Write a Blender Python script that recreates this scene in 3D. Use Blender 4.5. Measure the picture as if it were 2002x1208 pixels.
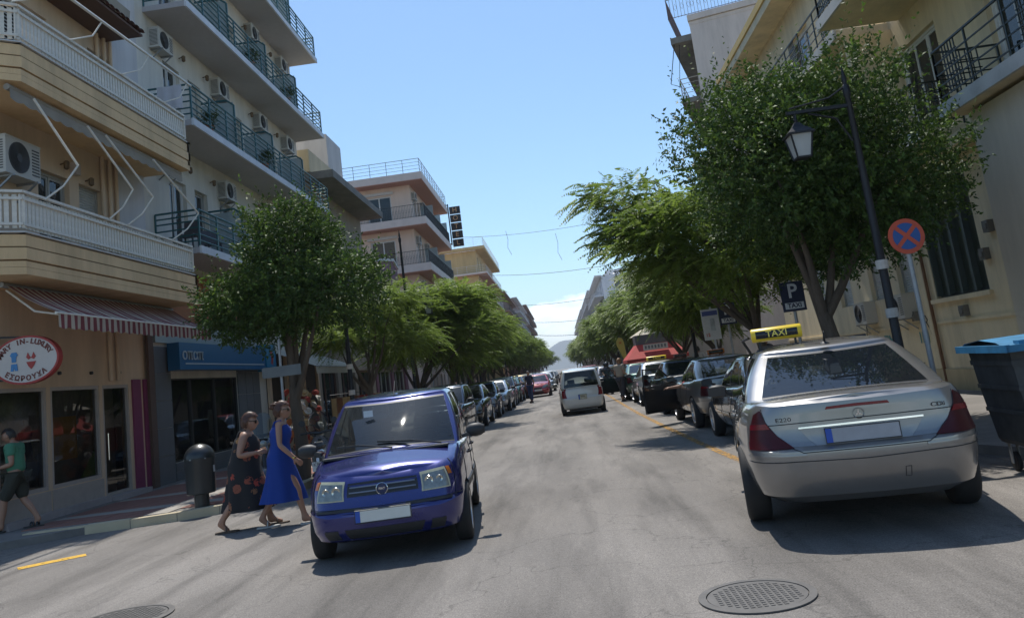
import bpy, bmesh, math, random
import numpy as np
from mathutils import Vector, Matrix, Euler
R=math.radians; PI=math.pi
for o in list(bpy.data.objects): bpy.data.objects.remove(o)
SC=bpy.context.scene; COL=SC.collection
# ---------------- camera, sky, sun, exposure
cd=bpy.data.cameras.new('camera'); cam=bpy.data.objects.new('camera',cd); COL.objects.link(cam)
_y,_p,_r=R(2.272),R(9.668),R(7.407)
fwd=Vector((-math.sin(_y)*math.cos(_p),math.cos(_y)*math.cos(_p),math.sin(_p)))
r0=Vector((math.cos(_y),math.sin(_y),0)); u0=r0.cross(fwd)
rt=r0*math.cos(_r)-u0*math.sin(_r); up=r0*math.sin(_r)+u0*math.cos(_r)
cam.matrix_world=Matrix(((rt.x,up.x,-fwd.x,0),(rt.y,up.y,-fwd.y,0),(rt.z,up.z,-fwd.z,1.62),(0,0,0,1)))
cd.sensor_fit='HORIZONTAL'; cd.sensor_width=36; cd.lens=36*1600/2002.0
cd.shift_y=-146/2002.0; cd.clip_start=.1; cd.clip_end=20000
SC.camera=cam
SUNV=Vector((-.09,.47,1)).normalized()
SUN_E=math.asin(SUNV.z); SUN_A=math.atan2(SUNV.x,SUNV.y)
w=bpy.data.worlds.new('World'); SC.world=w; w.use_nodes=True
nt=w.node_tree; nt.nodes.clear()
def N(nt,t,**k):
    n=nt.nodes.new(t)
    for a,b in k.items():
        if a.startswith('i_'): n.inputs[a[2:].replace('_',' ')].default_value=b
        else: setattr(n,a,b)
    return n
sky=N(nt,'ShaderNodeTexSky',sky_type='NISHITA',sun_disc=False,sun_elevation=SUN_E,sun_rotation=SUN_A,altitude=0,air_density=1.15,dust_density=.55,ozone_density=2.6)
bg=N(nt,'ShaderNodeBackground'); bg.inputs[1].default_value=.15
out=N(nt,'ShaderNodeOutputWorld'); L=nt.links.new
tc=N(nt,'ShaderNodeTexCoord'); sx=N(nt,'ShaderNodeSeparateXYZ'); L(tc.outputs['Generated'],sx.inputs[0])
mp=N(nt,'ShaderNodeMapping'); mp.inputs['Scale'].default_value=(1,1,2.4); mp.inputs['Location'].default_value=(.31,0,.12); L(tc.outputs['Generated'],mp.inputs[0])
nz=N(nt,'ShaderNodeTexNoise'); nz.inputs['Scale'].default_value=9; nz.inputs['Detail'].default_value=9; nz.inputs['Roughness'].default_value=.56; L(mp.outputs[0],nz.inputs[0])
nz2=N(nt,'ShaderNodeTexNoise'); nz2.inputs['Scale'].default_value=26; nz2.inputs['Detail'].default_value=8; L(mp.outputs[0],nz2.inputs[0])
def MATH(nt,op,a,b=None,clamp=False):
    n=N(nt,'ShaderNodeMath',operation=op); n.use_clamp=clamp
    for i,v in enumerate((a,b)):
        if v is None: continue
        if isinstance(v,(int,float)): n.inputs[i].default_value=v
        else: nt.links.new(v,n.inputs[i])
    return n.outputs[0]
# cloud bank low over the horizon, ragged upper edge
edge=MATH(nt,'ADD',MATH(nt,'MULTIPLY',nz.outputs[0],.20),-.018)
d=MATH(nt,'SUBTRACT',edge,sx.outputs[2])
cl=MATH(nt,'MULTIPLY',d,70,True)
lo=MATH(nt,'MULTIPLY',MATH(nt,'SUBTRACT',sx.outputs[2],.012),30,True)
body=MATH(nt,'ADD',MATH(nt,'MULTIPLY',nz2.outputs[0],1.3),.02,True)
cm=MATH(nt,'MULTIPLY',MATH(nt,'MULTIPLY',cl,lo),MATH(nt,'MULTIPLY',body,.75))
# thin high veil
mix=N(nt,'ShaderNodeMix',data_type='RGBA'); L(cm,mix.inputs[0]); tint=N(nt,'ShaderNodeVectorMath',operation='MULTIPLY'); tint.inputs[1].default_value=(.79,.92,.99); L(sky.outputs[0],tint.inputs[0]); L(tint.outputs[0],mix.inputs[6]); mix.inputs[7].default_value=(11.5,11.7,12.2,1)
L(mix.outputs[2],bg.inputs[0]); L(bg.outputs[0],out.inputs[0])
sd=bpy.data.lights.new('sun','SUN'); sd.energy=4.6; sd.angle=R(.53); sd.color=(1,.955,.88)
so=bpy.data.objects.new('sun',sd); COL.objects.link(so); so.rotation_euler=SUNV.to_track_quat('Z','Y').to_euler(); so.location=(0,0,60)
SC.view_settings.view_transform='Standard'; SC.view_settings.look='None'; SC.view_settings.exposure=.12; SC.view_settings.gamma=1
SC.render.engine='CYCLES'
ORD='first second third fourth fifth sixth seventh eighth ninth tenth eleventh twelfth thirteenth fourteenth fifteenth sixteenth seventeenth eighteenth nineteenth twentieth twenty-first twenty-second twenty-third twenty-fourth twenty-fifth'.split()
# ---------------- materials
_M={}
def mat(name,col,rough=.7,metal=0,var=.12,vs=6,bump=0,bs=40,spec=.5,coat=0,alpha=1,trans=0,emit=None,coord='Object',stain=0,sscale=.7,flake=0,stretch=None,rvar=0):
    if name in _M: return _M[name]
    m=bpy.data.materials.new(name); m.use_nodes=True; nt=m.node_tree; b=nt.nodes['Principled BSDF']; L=nt.links.new
    b.inputs['Base Color'].default_value=(*col,1); b.inputs['Roughness'].default_value=rough; b.inputs['Metallic'].default_value=metal
    b.inputs['Specular IOR Level'].default_value=spec
    if coat: b.inputs['Coat Weight'].default_value=coat; b.inputs['Coat Roughness'].default_value=.04
    if trans: b.inputs['Transmission Weight'].default_value=trans
    if alpha<1: b.inputs['Alpha'].default_value=alpha
    if emit: b.inputs['Emission Color'].default_value=(*emit[:3],1); b.inputs['Emission Strength'].default_value=emit[3]
    if var or bump or stain:
        tc=N(nt,'ShaderNodeTexCoord'); src=tc.outputs[coord]
        if stretch:
            mpp=N(nt,'ShaderNodeMapping'); mpp.inputs['Scale'].default_value=stretch; L(src,mpp.inputs[0]); src=mpp.outputs[0]
        n=N(nt,'ShaderNodeTexNoise'); n.inputs['Scale'].default_value=vs; n.inputs['Detail'].default_value=7; n.inputs['Roughness'].default_value=.62; L(src,n.inputs[0])
        oi=N(nt,'ShaderNodeObjectInfo')
        rr=N(nt,'ShaderNodeMapRange'); rr.inputs[1].default_value=.25; rr.inputs[2].default_value=.75; rr.inputs[3].default_value=1-var; rr.inputs[4].default_value=1+var; L(n.outputs[0],rr.inputs[0])
        f=rr.outputs[0]
        if stain:
            n2=N(nt,'ShaderNodeTexNoise'); n2.inputs['Scale'].default_value=sscale; n2.inputs['Detail'].default_value=9; n2.inputs['Roughness'].default_value=.7; L(src,n2.inputs[0])
            r2=N(nt,'ShaderNodeMapRange'); r2.inputs[1].default_value=.42; r2.inputs[2].default_value=.68; r2.inputs[3].default_value=1; r2.inputs[4].default_value=1-stain; L(n2.outputs[0],r2.inputs[0])
            f=MATH(nt,'MULTIPLY',f,r2.outputs[0])
        vm=N(nt,'ShaderNodeVectorMath',operation='SCALE'); vm.inputs[0].default_value=col; L(f,vm.inputs['Scale']); L(vm.outputs[0],b.inputs['Base Color'])
        if rvar:
            r3=N(nt,'ShaderNodeMapRange'); r3.inputs[3].default_value=max(0,rough-rvar); r3.inputs[4].default_value=min(1,rough+rvar); L(n.outputs[0],r3.inputs[0]); L(r3.outputs[0],b.inputs['Roughness'])
        if bump:
            n3=N(nt,'ShaderNodeTexNoise'); n3.inputs['Scale'].default_value=bs; n3.inputs['Detail'].default_value=4; L(src,n3.inputs[0])
            bp=N(nt,'ShaderNodeBump'); bp.inputs['Strength'].default_value=bump; bp.inputs['Distance'].default_value=.02; L(n3.outputs[0],bp.inputs['Height']); L(bp.outputs[0],b.inputs['Normal'])
    _M[name]=m; return m
def glassmat(name,tint=(.02,.025,.03),op=.55,rough=.02):
    # tinted pane: mirror-like coat over a partly see-through dark body
    if name in _M: return _M[name]
    m=bpy.data.materials.new(name); m.use_nodes=True; nt=m.node_tree; nt.nodes.clear(); L=nt.links.new
    o=N(nt,'ShaderNodeOutputMaterial'); t=N(nt,'ShaderNodeBsdfTransparent'); t.inputs[0].default_value=(.62,.68,.68,1)
    d=N(nt,'ShaderNodeBsdfDiffuse'); d.inputs[0].default_value=(*tint,1); g=N(nt,'ShaderNodeBsdfGlossy'); g.inputs['Roughness'].default_value=rough
    m1=N(nt,'ShaderNodeMixShader'); m1.inputs[0].default_value=op; L(t.outputs[0],m1.inputs[1]); L(d.outputs[0],m1.inputs[2])
    fr=N(nt,'ShaderNodeFresnel'); fr.inputs[0].default_value=1.6
    m2=N(nt,'ShaderNodeMixShader'); L(fr.outputs[0],m2.inputs[0]); L(m1.outputs[0],m2.inputs[1]); L(g.outputs[0],m2.inputs[2]); L(m2.outputs[0],o.inputs[0])
    _M[name]=m; return m
# ---------------- mesh builder
class MB:
    def __init__(s): s.v=[]; s.f=[]; s.m=[]; s.mi=0
    def add(s,vs,fs):
        b=len(s.v); s.v+= [tuple(v) for v in vs]; s.f+=[tuple(i+b for i in f) for f in fs]; s.m+=[s.mi]*len(fs); return s
    def box(s,x0,x1,y0,y1,z0,z1,M=None):
        vs=[(x,y,z) for z in (z0,z1) for y in (y0,y1) for x in (x0,x1)]
        if M is not None: vs=[tuple(M@Vector(v)) for v in vs]
        return s.add(vs,[(0,2,3,1),(4,5,7,6),(0,1,5,4),(2,6,7,3),(0,4,6,2),(1,3,7,5)])
    def cb(s,c,d,M=None):
        return s.box(c[0]-d[0]/2,c[0]+d[0]/2,c[1]-d[1]/2,c[1]+d[1]/2,c[2]-d[2]/2,c[2]+d[2]/2,M)
    def beam(s,p,q,w,h=None):
        p=Vector(p);q=Vector(q);h=h or w; d=(q-p); l=d.length; d.normalize()
        a=d.cross(Vector((0,0,1)));
        if a.length<1e-3: a=Vector((1,0,0))
        a.normalize(); b=a.cross(d)
        vs=[]
        for e in (p,q):
            for (i,j) in ((-1,-1),(1,-1),(1,1),(-1,1)): vs.append(e+a*i*w/2+b*j*h/2)
        return s.add(vs,[(0,1,2,3),(7,6,5,4),(0,4,5,1),(1,5,6,2),(2,6,7,3),(3,7,4,0)])
    def tube(s,pts,r,n=8,closed=False):
        pts=[Vector(p) for p in pts]; k=len(pts); rs=r if isinstance(r,(list,tuple)) else [r]*k
        vs=[];prev=None
        for i,p in enumerate(pts):
            t=(pts[min(i+1,k-1)]-pts[max(i-1,0)]); t.normalize()
            if prev is None:
                a=t.cross(Vector((0,0,1)));
                if a.length<1e-2: a=t.cross(Vector((0,1,0)))
            else: a=prev-t*prev.dot(t)
            a.normalize(); prev=a; b=t.cross(a)
            for j in range(n):
                g=2*PI*j/n; vs.append(p+(a*math.cos(g)+b*math.sin(g))*rs[i])
        fs=[(i*n+j,i*n+(j+1)%n,(i+1)*n+(j+1)%n,(i+1)*n+j) for i in range(k-1) for j in range(n)]
        fs+= [tuple(range(n))[::-1],tuple((k-1)*n+j for j in range(n))]
        return s.add(vs,fs)
    def lathe(s,prof,c=(0,0,0),n=20,axis='z',cap=True):
        vs=[]
        for (r,z) in prof:
            for j in range(n):
                g=2*PI*j/n; x,y=r*math.cos(g),r*math.sin(g)
                p={'z':(x,y,z),'x':(z,x,y),'y':(x,z,y)}[axis]; vs.append((p[0]+c[0],p[1]+c[1],p[2]+c[2]))
        k=len(prof); fs=[(i*n+j,i*n+(j+1)%n,(i+1)*n+(j+1)%n,(i+1)*n+j) for i in range(k-1) for j in range(n)]
        if cap: fs+=[tuple(range(n))[::-1],tuple((k-1)*n+j for j in range(n))]
        return s.add(vs,fs)
    def prism(s,pts,a,b,axis='y'):
        # pts 2d polygon; axis = extrusion axis
        def P(u,v,w): return {'y':(u,w,v),'z':(u,v,w),'x':(w,u,v)}[axis]
        n=len(pts); vs=[P(u,v,a) for u,v in pts]+[P(u,v,b) for u,v in pts]
        return s.add(vs,[tuple(range(n)),tuple(range(2*n-1,n-1,-1))]+[(i,(i+1)%n+0,(i+1)%n+n,i+n)[::-1] for i in range(n)])
    def grid(s,rows,close=False):
        n=len(rows[0]); vs=[p for r in rows for p in r]; k=len(rows)
        fs=[(i*n+j,i*n+(j+1)%n,(i+1)*n+(j+1)%n,(i+1)*n+j) for i in range(k-1) for j in range(n if close else n-1)]
        return s.add(vs,fs)
    def mesh(s,name,mats,smooth=None,weld=False,fixn=True):
        me=bpy.data.meshes.new(name); me.from_pydata([tuple(v) for v in s.v],[],s.f)
        if not isinstance(mats,(list,tuple)): mats=[mats]
        for m in mats: me.materials.append(m)
        me.polygons.foreach_set('material_index',s.m)
        if fixn or weld:
            bm=bmesh.new(); bm.from_mesh(me)
            if weld: bmesh.ops.remove_doubles(bm,verts=bm.verts,dist=1e-4)
            if fixn: bmesh.ops.recalc_face_normals(bm,faces=bm.faces)
            bm.to_mesh(me); bm.free()
        if smooth is not None:
            me.polygons.foreach_set('use_smooth',[True]*len(me.polygons)); me.set_sharp_from_angle(angle=R(smooth))
        me.update(); return me
    def build(s,name,mats,parent=None,loc=(0,0,0),rz=0,smooth=None,weld=False,fixn=True):
        return put(name,s.mesh(name,mats,smooth,weld,fixn),parent,loc,rz)
def put(name,me,parent=None,loc=(0,0,0),rot=0,scale=None):
    o=bpy.data.objects.new(name,me); COL.objects.link(o); o.location=loc
    o.rotation_euler=rot if isinstance(rot,(tuple,list,Euler)) else (0,0,rot)
    if scale is not None: o.scale=scale
    if parent: o.parent=parent
    return o
def tag(o,label=None,cat=None,group=None,kind=None):
    if label: o['label']=label
    if cat: o['category']=cat
    if group: o['group']=group
    if kind: o['kind']=kind
    return o
def thing(name,label,cat,loc=(0,0,0),rz=0,group=None):
    o=bpy.data.objects.new(name,None); COL.objects.link(o); o.empty_display_size=.2
    o.location=loc; o.rotation_euler=(0,0,rz); return tag(o,label,cat,group)
def dup(root,loc=None,rz=None,label=None,group=None,scale=None,swap=None):
    r=root.copy(); COL.objects.link(r)
    if loc is not None: r.location=loc
    if rz is not None: r.rotation_euler=(0,0,rz)
    if scale: r.scale=scale
    if label: r['label']=label
    if group: r['group']=group
    def rec(a,b):
        for ch in list(a.children):
            c=ch.copy(); COL.objects.link(c); c.parent=b; sw(c); rec(ch,c)
    def sw(c):
        if swap and c.data:
            for sl in c.material_slots:
                if sl.material and sl.material.name in swap:
                    nm=swap[sl.material.name]; sl.link='OBJECT'; sl.material=nm
    sw(r) if r.data else None
    rec(root,r); return r
_tx={}
def text_mesh(s,size,ext=.004,mt=None,bold=0,sx=1,align='CENTER'):
    k=(s,size,ext,mt.name if mt else '',bold,sx)
    if k in _tx: return _tx[k]
    c=bpy.data.curves.new('lettering','FONT'); c.body=s; c.size=size; c.extrude=ext; c.offset=bold; c.align_x=align; c.align_y='CENTER'; c.resolution_u=3
    o=bpy.data.objects.new('lettering',c); COL.objects.link(o)
    dg=bpy.context.evaluated_depsgraph_get(); me=bpy.data.meshes.new_from_object(o.evaluated_get(dg))
    bpy.data.objects.remove(o)
    me.transform(Matrix.Rotation(PI/2,4,'X')@Matrix.Diagonal((sx,1,1,1)))   # reads facing -Y
    me.materials.clear(); me.materials.append(mt); me.name='lettering'; _tx[k]=me; return me
def lerp(a,b,t): return a+(b-a)*t
def interp(x,xs,ys):
    if x<=xs[0]: return ys[0]
    for i in range(1,len(xs)):
        if x<=xs[i]:
            t=(x-xs[i-1])/(xs[i]-xs[i-1]); t2=t*t*(3-2*t)*.35+t*.65; return lerp(ys[i-1],ys[i],t2)
    return ys[-1]
# ---------------- shared materials
rubber=mat('tyre_rubber',(.018,.018,.019),.75,var=.2,vs=12)
alloy=mat('alloy_rim',(.48,.49,.5),.3,.85,var=.1)
blackpl=mat('black_plastic',(.022,.023,.025),.55,var=.15)
glosspl=mat('gloss_black',(.012,.012,.014),.12,var=0)
cabin=mat('cabin_fabric',(.035,.037,.04),.9,var=.2)
seatm=mat('seat_fabric',(.09,.09,.095),.9,var=.2)
chrome=mat('chrome',(.75,.76,.78),.12,1,var=0)
carglass=glassmat('car_glass',(.010,.014,.018),.5)
darkglass=glassmat('tinted_glass',(.012,.016,.022),.72)
lens_red=mat('red_lens',(.17,.006,.01),.25,var=.25,vs=20,spec=.4)
lens_dk=mat('dark_red_lens',(.05,.004,.007),.3,var=.2,vs=20,spec=.3)
lens_or=mat('amber_lens',(.5,.14,.02),.15,var=.1,coat=.5)
lens_cl=mat('headlamp_lens',(.22,.23,.21),.12,.3,var=.45,vs=22,coat=1)
lens_ye=mat('aged_lens_rim',(.50,.48,.33),.35,var=.15,vs=20)
platew=mat('plate_white',(.62,.62,.58),.5,var=.08)
plateb=mat('plate_blue',(.02,.08,.4),.5,var=0)
def paint(name,col,metal=.35,rough=.28):
    return mat('paint_'+name,col,rough,metal,var=.10,vs=2.2,coat=1,stain=.06,sscale=1.6,rvar=.06)
# ---------------- car body
class Shell:
    """plan outlines stacked by height; half outline, parameter p: 0-1 nose,1-2 corner,2-3 side,3-4 corner,4-5 tail"""
    def __init__(s,S):
        s.S=S
    def zt(s,y): return interp(y,*s.S['belt'])
    def row(s,v):
        K=s.S['levels']
        if v<=K[0][0]: return K[0]
        for i in range(1,len(K)):
            if v<=K[i][0]:
                t=(v-K[i-1][0])/(K[i][0]-K[i-1][0]); return [lerp(a,b,t) for a,b in zip(K[i-1],K[i])]
        return K[-1]
    def xy(s,p,v):
        v_,yf,yr,w,cxf,cyf,bf,cxr,cyr,br=s.row(v)
        xa=w-cxf; ya=yf-bf*(xa/w)**2; yb=ya-cyf
        xd=w-cxr; yd=yr+br*(xd/w)**2; yc=yd+cyr
        sb=s.S.get('sb',.05)
        def wx(y):
            m=(yb+yc)/2; h=(yb-yc)/2; t=(y-m)/h
            return w-(sb*abs(t)**2.6)
        wf,wr=wx(yb),wx(yc)
        if p<=1: x=xa*p; return x,yf-bf*(x/w)**2
        if p<=2:
            a=(p-1)*PI/2; return xa+(wf-xa)*math.sin(a), yb+(ya-yb)*math.cos(a)
        if p<=3:
            y=lerp(yb,yc,p-2); return wx(y),y
        if p<=4:
            a=(p-3)*PI/2; return xd+(wr-xd)*math.cos(a), yc+(yd-yc)*math.sin(a)
        x=xd*(5-p); return x,yr+br*(x/w)**2
    def P(s,p,v):
        x,y=s.xy(p,v); return Vector((x,y,s.S['zb']+v*(s.zt(y)-s.S['zb'])))
    def at(s,p,z,off=0,side=1):
        v=.5
        for _ in range(5):
            x,y=s.xy(p,v); v=(z-s.S['zb'])/(s.zt(y)-s.S['zb']); v=max(0,min(1,v))
        q=s.P(p,v); a=s.P(min(5,p+.02),v); b=s.P(max(0,p-.02),v); t=(a-b)
        n=Vector((-t.y,t.x,0)); n.normalize()
        # tilt with the flank
        up=s.P(p,min(1,v+.03))-s.P(p,max(0,v-.03)); n2=t.cross(up)
        if n2.length>1e-9:
            n2.normalize()
            if n2.dot(n)<0: n2=-n2
            n=n2
        q=q+n*off; return Vector((q.x*side,q.y,q.z))
    def hull(s):
        ps=[i/6 for i in range(6)]+[1+i/6 for i in range(6)]+[2+i/26 for i in range(26)]+[3+i/6 for i in range(6)]+[4+i/6 for i in range(7)]
        vs=sorted(set([k[0] for k in s.S['levels']]+[.12,.3,.45,.6,.75,.88]))
        mb=MB(); cap=s.S.get('crown',.05)
        top=[s.P(p,1) for p in ps]; bot=[s.P(p,0) for p in ps]
        def zc(q,k):
            return q.z+cap*(1-k*k)*s.S['capw'](q.y)
        for sg in (1,-1):
            rows=[[ (q.x*k*sg,q.y,q.z) for q in bot] for k in (0,.5)]
            rows+=[[ (q.x*sg,q.y,q.z) for q in (s.P(p,v) for p in ps)] for v in vs]
            rows+=[[ (q.x*k*sg,q.y,zc(q,k)) for q in top] for k in (.965,.9,.78,.6,.4,.2,0)]
            mb.grid(rows)
        return mb
def boolcut(me,cyls):
    o=bpy.data.objects.new('t',me); COL.objects.link(o); cs=[]
    for mbx in cyls:
        c=bpy.data.objects.new('c',mbx.mesh('c',[blackpl])); COL.objects.link(c); cs.append(c)
        m=o.modifiers.new('b','BOOLEAN'); m.object=c; m.operation='DIFFERENCE'; m.solver='EXACT'
        try: m.material_mode='TRANSFER'
        except Exception: pass
    dg=bpy.context.evaluated_depsgraph_get(); n=bpy.data.meshes.new_from_object(o.evaluated_get(dg))
    for x in [o]+cs: bpy.data.objects.remove(x)
    return n
def make_wheel_meshes(r,wd,spokes,rimm=None,cap=False):
    t=MB(); pr=[(r*.66,-wd*.46),(r*.8,-wd*.5),(r*.93,-wd*.47),(r*.985,-wd*.38),(r,-wd*.2),(r,wd*.2),(r*.985,wd*.38),(r*.93,wd*.47),(r*.8,wd*.5),(r*.66,wd*.46)]
    t.lathe(pr,n=36,axis='x',cap=False); t.lathe([(r*.66,-wd*.46),(r*.66,wd*.3)],n=36,axis='x')
    k=MB(); k.lathe([(r*.655,wd*.40),(r*.67,wd*.47),(r*.60,wd*.45),(r*.58,wd*.2)],n=36,axis='x',cap=False)
    k.lathe([(.001,wd*.34),(r*.16,wd*.34),(r*.2,wd*.27),(r*.2,wd*.1)],n=20,axis='x')
    for i in range(spokes):
        a=2*PI*i/spokes; ca,sa=math.cos(a),math.sin(a)
        hw=r*(.085 if spokes>6 else .12)
        def pt(rad,tw,x): return (x,rad*ca-tw*sa,rad*sa+tw*ca)
        k.add([pt(r*.12,-hw,wd*.32),pt(r*.12,hw,wd*.32),pt(r*.6,hw*.75,wd*.40),pt(r*.6,-hw*.75,wd*.40),pt(r*.12,-hw,wd*.2),pt(r*.12,hw,wd*.2),pt(r*.6,hw*.75,wd*.2),pt(r*.6,-hw*.75,wd*.2)],
              [(0,1,2,3),(4,7,6,5),(0,4,5,1),(1,5,6,2),(2,6,7,3),(3,7,4,0)])
    return t.mesh('wheel',rubber,40), k.mesh('rim',rimm or alloy,35)
def patch(sh,c,off,mt,name,parent,side=1,nu=8,nv=3,th=.012,smooth=30):
    """c: four (p,z) corners: bottom-a, bottom-b, top-b, top-a"""
    mb=MB(); rows=[];back=[]
    for j in range(nv+1):
        v=j/nv; r=[];b=[]
        for i in range(nu+1):
            u=i/nu
            p=lerp(lerp(c[0][0],c[1][0],u),lerp(c[3][0],c[2][0],u),v); z=lerp(lerp(c[0][1],c[1][1],u),lerp(c[3][1],c[2][1],u),v)
            r.append(sh.at(p,z,off,side)); b.append(sh.at(p,z,off-th,side))
        rows.append(r); back.append(b)
    mb.grid(rows); mb.grid([r for r in back])
    mb.grid([rows[0],back[0]]); mb.grid([rows[-1],back[-1]]); mb.grid([[r[0] for r in rows],[r[0] for r in back]]); mb.grid([[r[-1] for r in rows],[r[-1] for r in back]])
    return mb.build(name,mt,parent,smooth=smooth,weld=True)
def seam(sh,pts,parent,side=1,wd=.006,mt=None,name='panel_gap',off=.0015):
    """a thin dark joint line following (p,z) points"""
    mb=MB()
    for s_ in ((side,) if side in (1,-1) else (1,-1)):
        P=[]
        for (a,b) in zip(pts[:-1],pts[1:]):
            n=max(2,int(8*max(abs(a[0]-b[0]),abs(a[1]-b[1])*2))+2)
            for i in range(n): P.append((lerp(a[0],b[0],i/n),lerp(a[1],b[1],i/n)))
        P.append(pts[-1])
        Q=[sh.at(p,z,off,s_) for p,z in P]
        mb.tube(Q,wd/2,4)
    return mb
def make_car(S,label,cat,pm,near=True,glass=None,name='parked_car'):
    root=thing(name,label,cat); sh=Shell(S); glass=glass or carglass
    mb=sh.hull(); me=mb.mesh('body',[pm],None,weld=True)
    wr=S['wr']; cy=[]; W2=S['levels'][3][3]
    for y in (S['yfa'],S['yra']):
        for sg in (1,-1):
            c=MB(); x0,x1=(W2-.27)*sg,(W2+.3)*sg
            c.lathe([(wr*1.13,x0),(wr*1.13,x1)],(0,y,wr),28,'x'); cy.append(c)
    me=boolcut(me,cy); me.name='body'
    me.polygons.foreach_set('use_smooth',[True]*len(me.polygons)); me.set_sharp_from_angle(angle=R(28))
    body=put('body',me,root)
    # greenhouse
    G=S['gh']; gb=Shell(dict(zb=0,belt=([-9,9],[1,1]),levels=[(0,*G['base'])],sb=G.get('sb',.02))); gt=Shell(dict(zb=0,belt=([-9,9],[1,1]),levels=[(0,*G['top'])],sb=G.get('sb',.02)))
    rz=lambda y: interp(y,*G['roofz'])
    cuts=G['cuts']; ps=[0,.25,.5,.75,.98,1,1.33,1.66,2]
    side=[]
    for (ty,a,b) in cuts:
        n=max(1,int((b-a)*14)); side+=[2+lerp(a,b,i/n) for i in range(n)]
    ps+=side[1:] if abs(side[0]-2)<1e-6 else side
    ps+=[3,3.33,3.66,4,4.05,4.3,4.6,4.8,5]
    T=[0,.03,.055,.25,.5,.75,.94,.97,1]; bul=G.get('bulge',.03)
    def gp(p,t,sg=1,off=0):
        xb,yb=gb.xy(p,0); xt,yt=gt.xy(p,0)
        zb=sh.zt(yb)-.015+G.get('lift',0)+ .05*S['capw'](yb)*(1-min(1,(xb/gb.row(0)[3])**2)); zt=rz(yt)
        bu=bul*4*t*(1-t)+off
        x=lerp(xb,xt,t);y=lerp(yb,yt,t)
        nx=min(1,max(0,(p if p<2.5 else 5-p)-.8)/1.0); ny=(1-nx)*(1 if p<2.5 else -1)
        fr= bul if False else 0
        return Vector(((x+nx*bu)*sg,y+ny*bu*G.get('fb',1),lerp(zb,zt,t)))
    def typ(pm_):
        if pm_<.98: return 'F'
        if pm_<2: return 'A'
        if pm_<3:
            for i,(ty,a,b) in enumerate(cuts):
                if a<=pm_-2<=b: return ty if ty!='w' else 'w%d'%i
        if pm_<4.05: return 'C'
        return 'R'
    gm=MB(); wins={}
    for sg in (1,-1):
        for i in range(len(ps)-1):
            pmid=(ps[i]+ps[i+1])/2; ty=typ(pmid)
            for j in range(len(T)-1):
                tm=(T[j]+T[j+1])/2
                q=[gp(ps[i],T[j],sg),gp(ps[i+1],T[j],sg),gp(ps[i+1],T[j+1],sg),gp(ps[i],T[j+1],sg)]
                isw=ty[0] in 'FRw' and .055<tm<.94
                key=ty if ty in 'FR' else ty+str(sg)
                if isw: wins.setdefault(key,MB()).add(q,[(0,1,2,3)])
                else:
                    gm.mi=1 if (ty[0] in 'wFR' and (.03<tm<.055 or .94<tm<.97)) or ty=='b' and .03<tm<.97 else 0
                    gm.add(q,[(0,1,2,3)])
        # roof
        gm.mi=0; top=[gp(p,1,sg) for p in ps]; cr=G.get('crown',.05)
        rows=[[(q.x*k,lerp(q.y,(gt.row(0)[1]+gt.row(0)[2])/2,(1-ky)),q.z+cr*(1-k**2)*.0+dz) for q in top] for k,ky,dz in ((1,1,0),(.975,.992,.018),(.93,.975,.03),(.8,.93,.030+cr*.3),(.55,.8,.03+cr*.7),(.25,.6,.03+cr*.95),(0,.45,.03+cr))]
        # keep the roof as a crowned sheet
        gm.grid(rows)
    gme=gm.mesh('cabin_shell',[pm,blackpl],None,weld=True,fixn=True)
    gme.polygons.foreach_set('use_smooth',[True]*len(gme.polygons)); gme.set_sharp_from_angle(angle=R(32))
    put('roof',gme,body)
    names={'F':'windshield','R':'rear_window'}
    for k,b in wins.items():
        b.build(names.get(k,'side_window'),glass if k!='R' or not S.get('darkrear') else darkglass,root,smooth=60,weld=True)
    # interior
    if near:
        it=MB(); yb0,yb1=G['base'][0],G['base'][1]; zw=sh.zt((yb0+yb1)/2); wI=G['base'][2]-.10
        it.box(-wI,wI,yb1+.15,yb0-.5,zw-.02,zw+.055)
        it.box(-wI,wI,yb0-.62,yb0-.28,zw-.05,zw+.07)
        # steering wheel ring
        cs=[(-.33*wI/.68+.17*math.cos(a), yb0-.72-.05*math.sin(a), zw+.02+.16*math.sin(a)) for a in [2*PI*i/16 for i in range(17)]]
        it.tube(cs,.012,5); it.build('dashboard',cabin,body)
        hs=min(.26,(S['H']-zw)*.62)
        for (yy,) in [(a,) for a in S['seats']]:
            for sx_ in (-1,1):
                sm=MB(); cx=sx_*wI*.5
                sm.lathe([(.001,-.20),(.16,-.2),(.235,-.1),(.25,.0),(.24,.06),(.15,.1),(.001,.1)],(0,0,0),14,'z')
                sm.v=[(cx+v[0],yy+v[1]*.28,zw+.0+v[2]*1.1) for v in sm.v]
                n0=len(sm.v); sm.box(cx-.12,cx+.12,yy-.045,yy+.045,zw+.13,zw+hs)
                sm.build('seat',seatm,body,smooth=50)
    # wheels
    tm,rm=make_wheel_meshes(wr,S['ww'],S.get('spokes',7))
    for y in (S['yfa'],S['yra']):
        for sg in (1,-1):
            w_=put('wheel',tm,root,(sg*(W2-S['ww']/2-.005),y,wr),(0,0,0 if sg>0 else PI)); put('rim',rm,w_)
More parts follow.
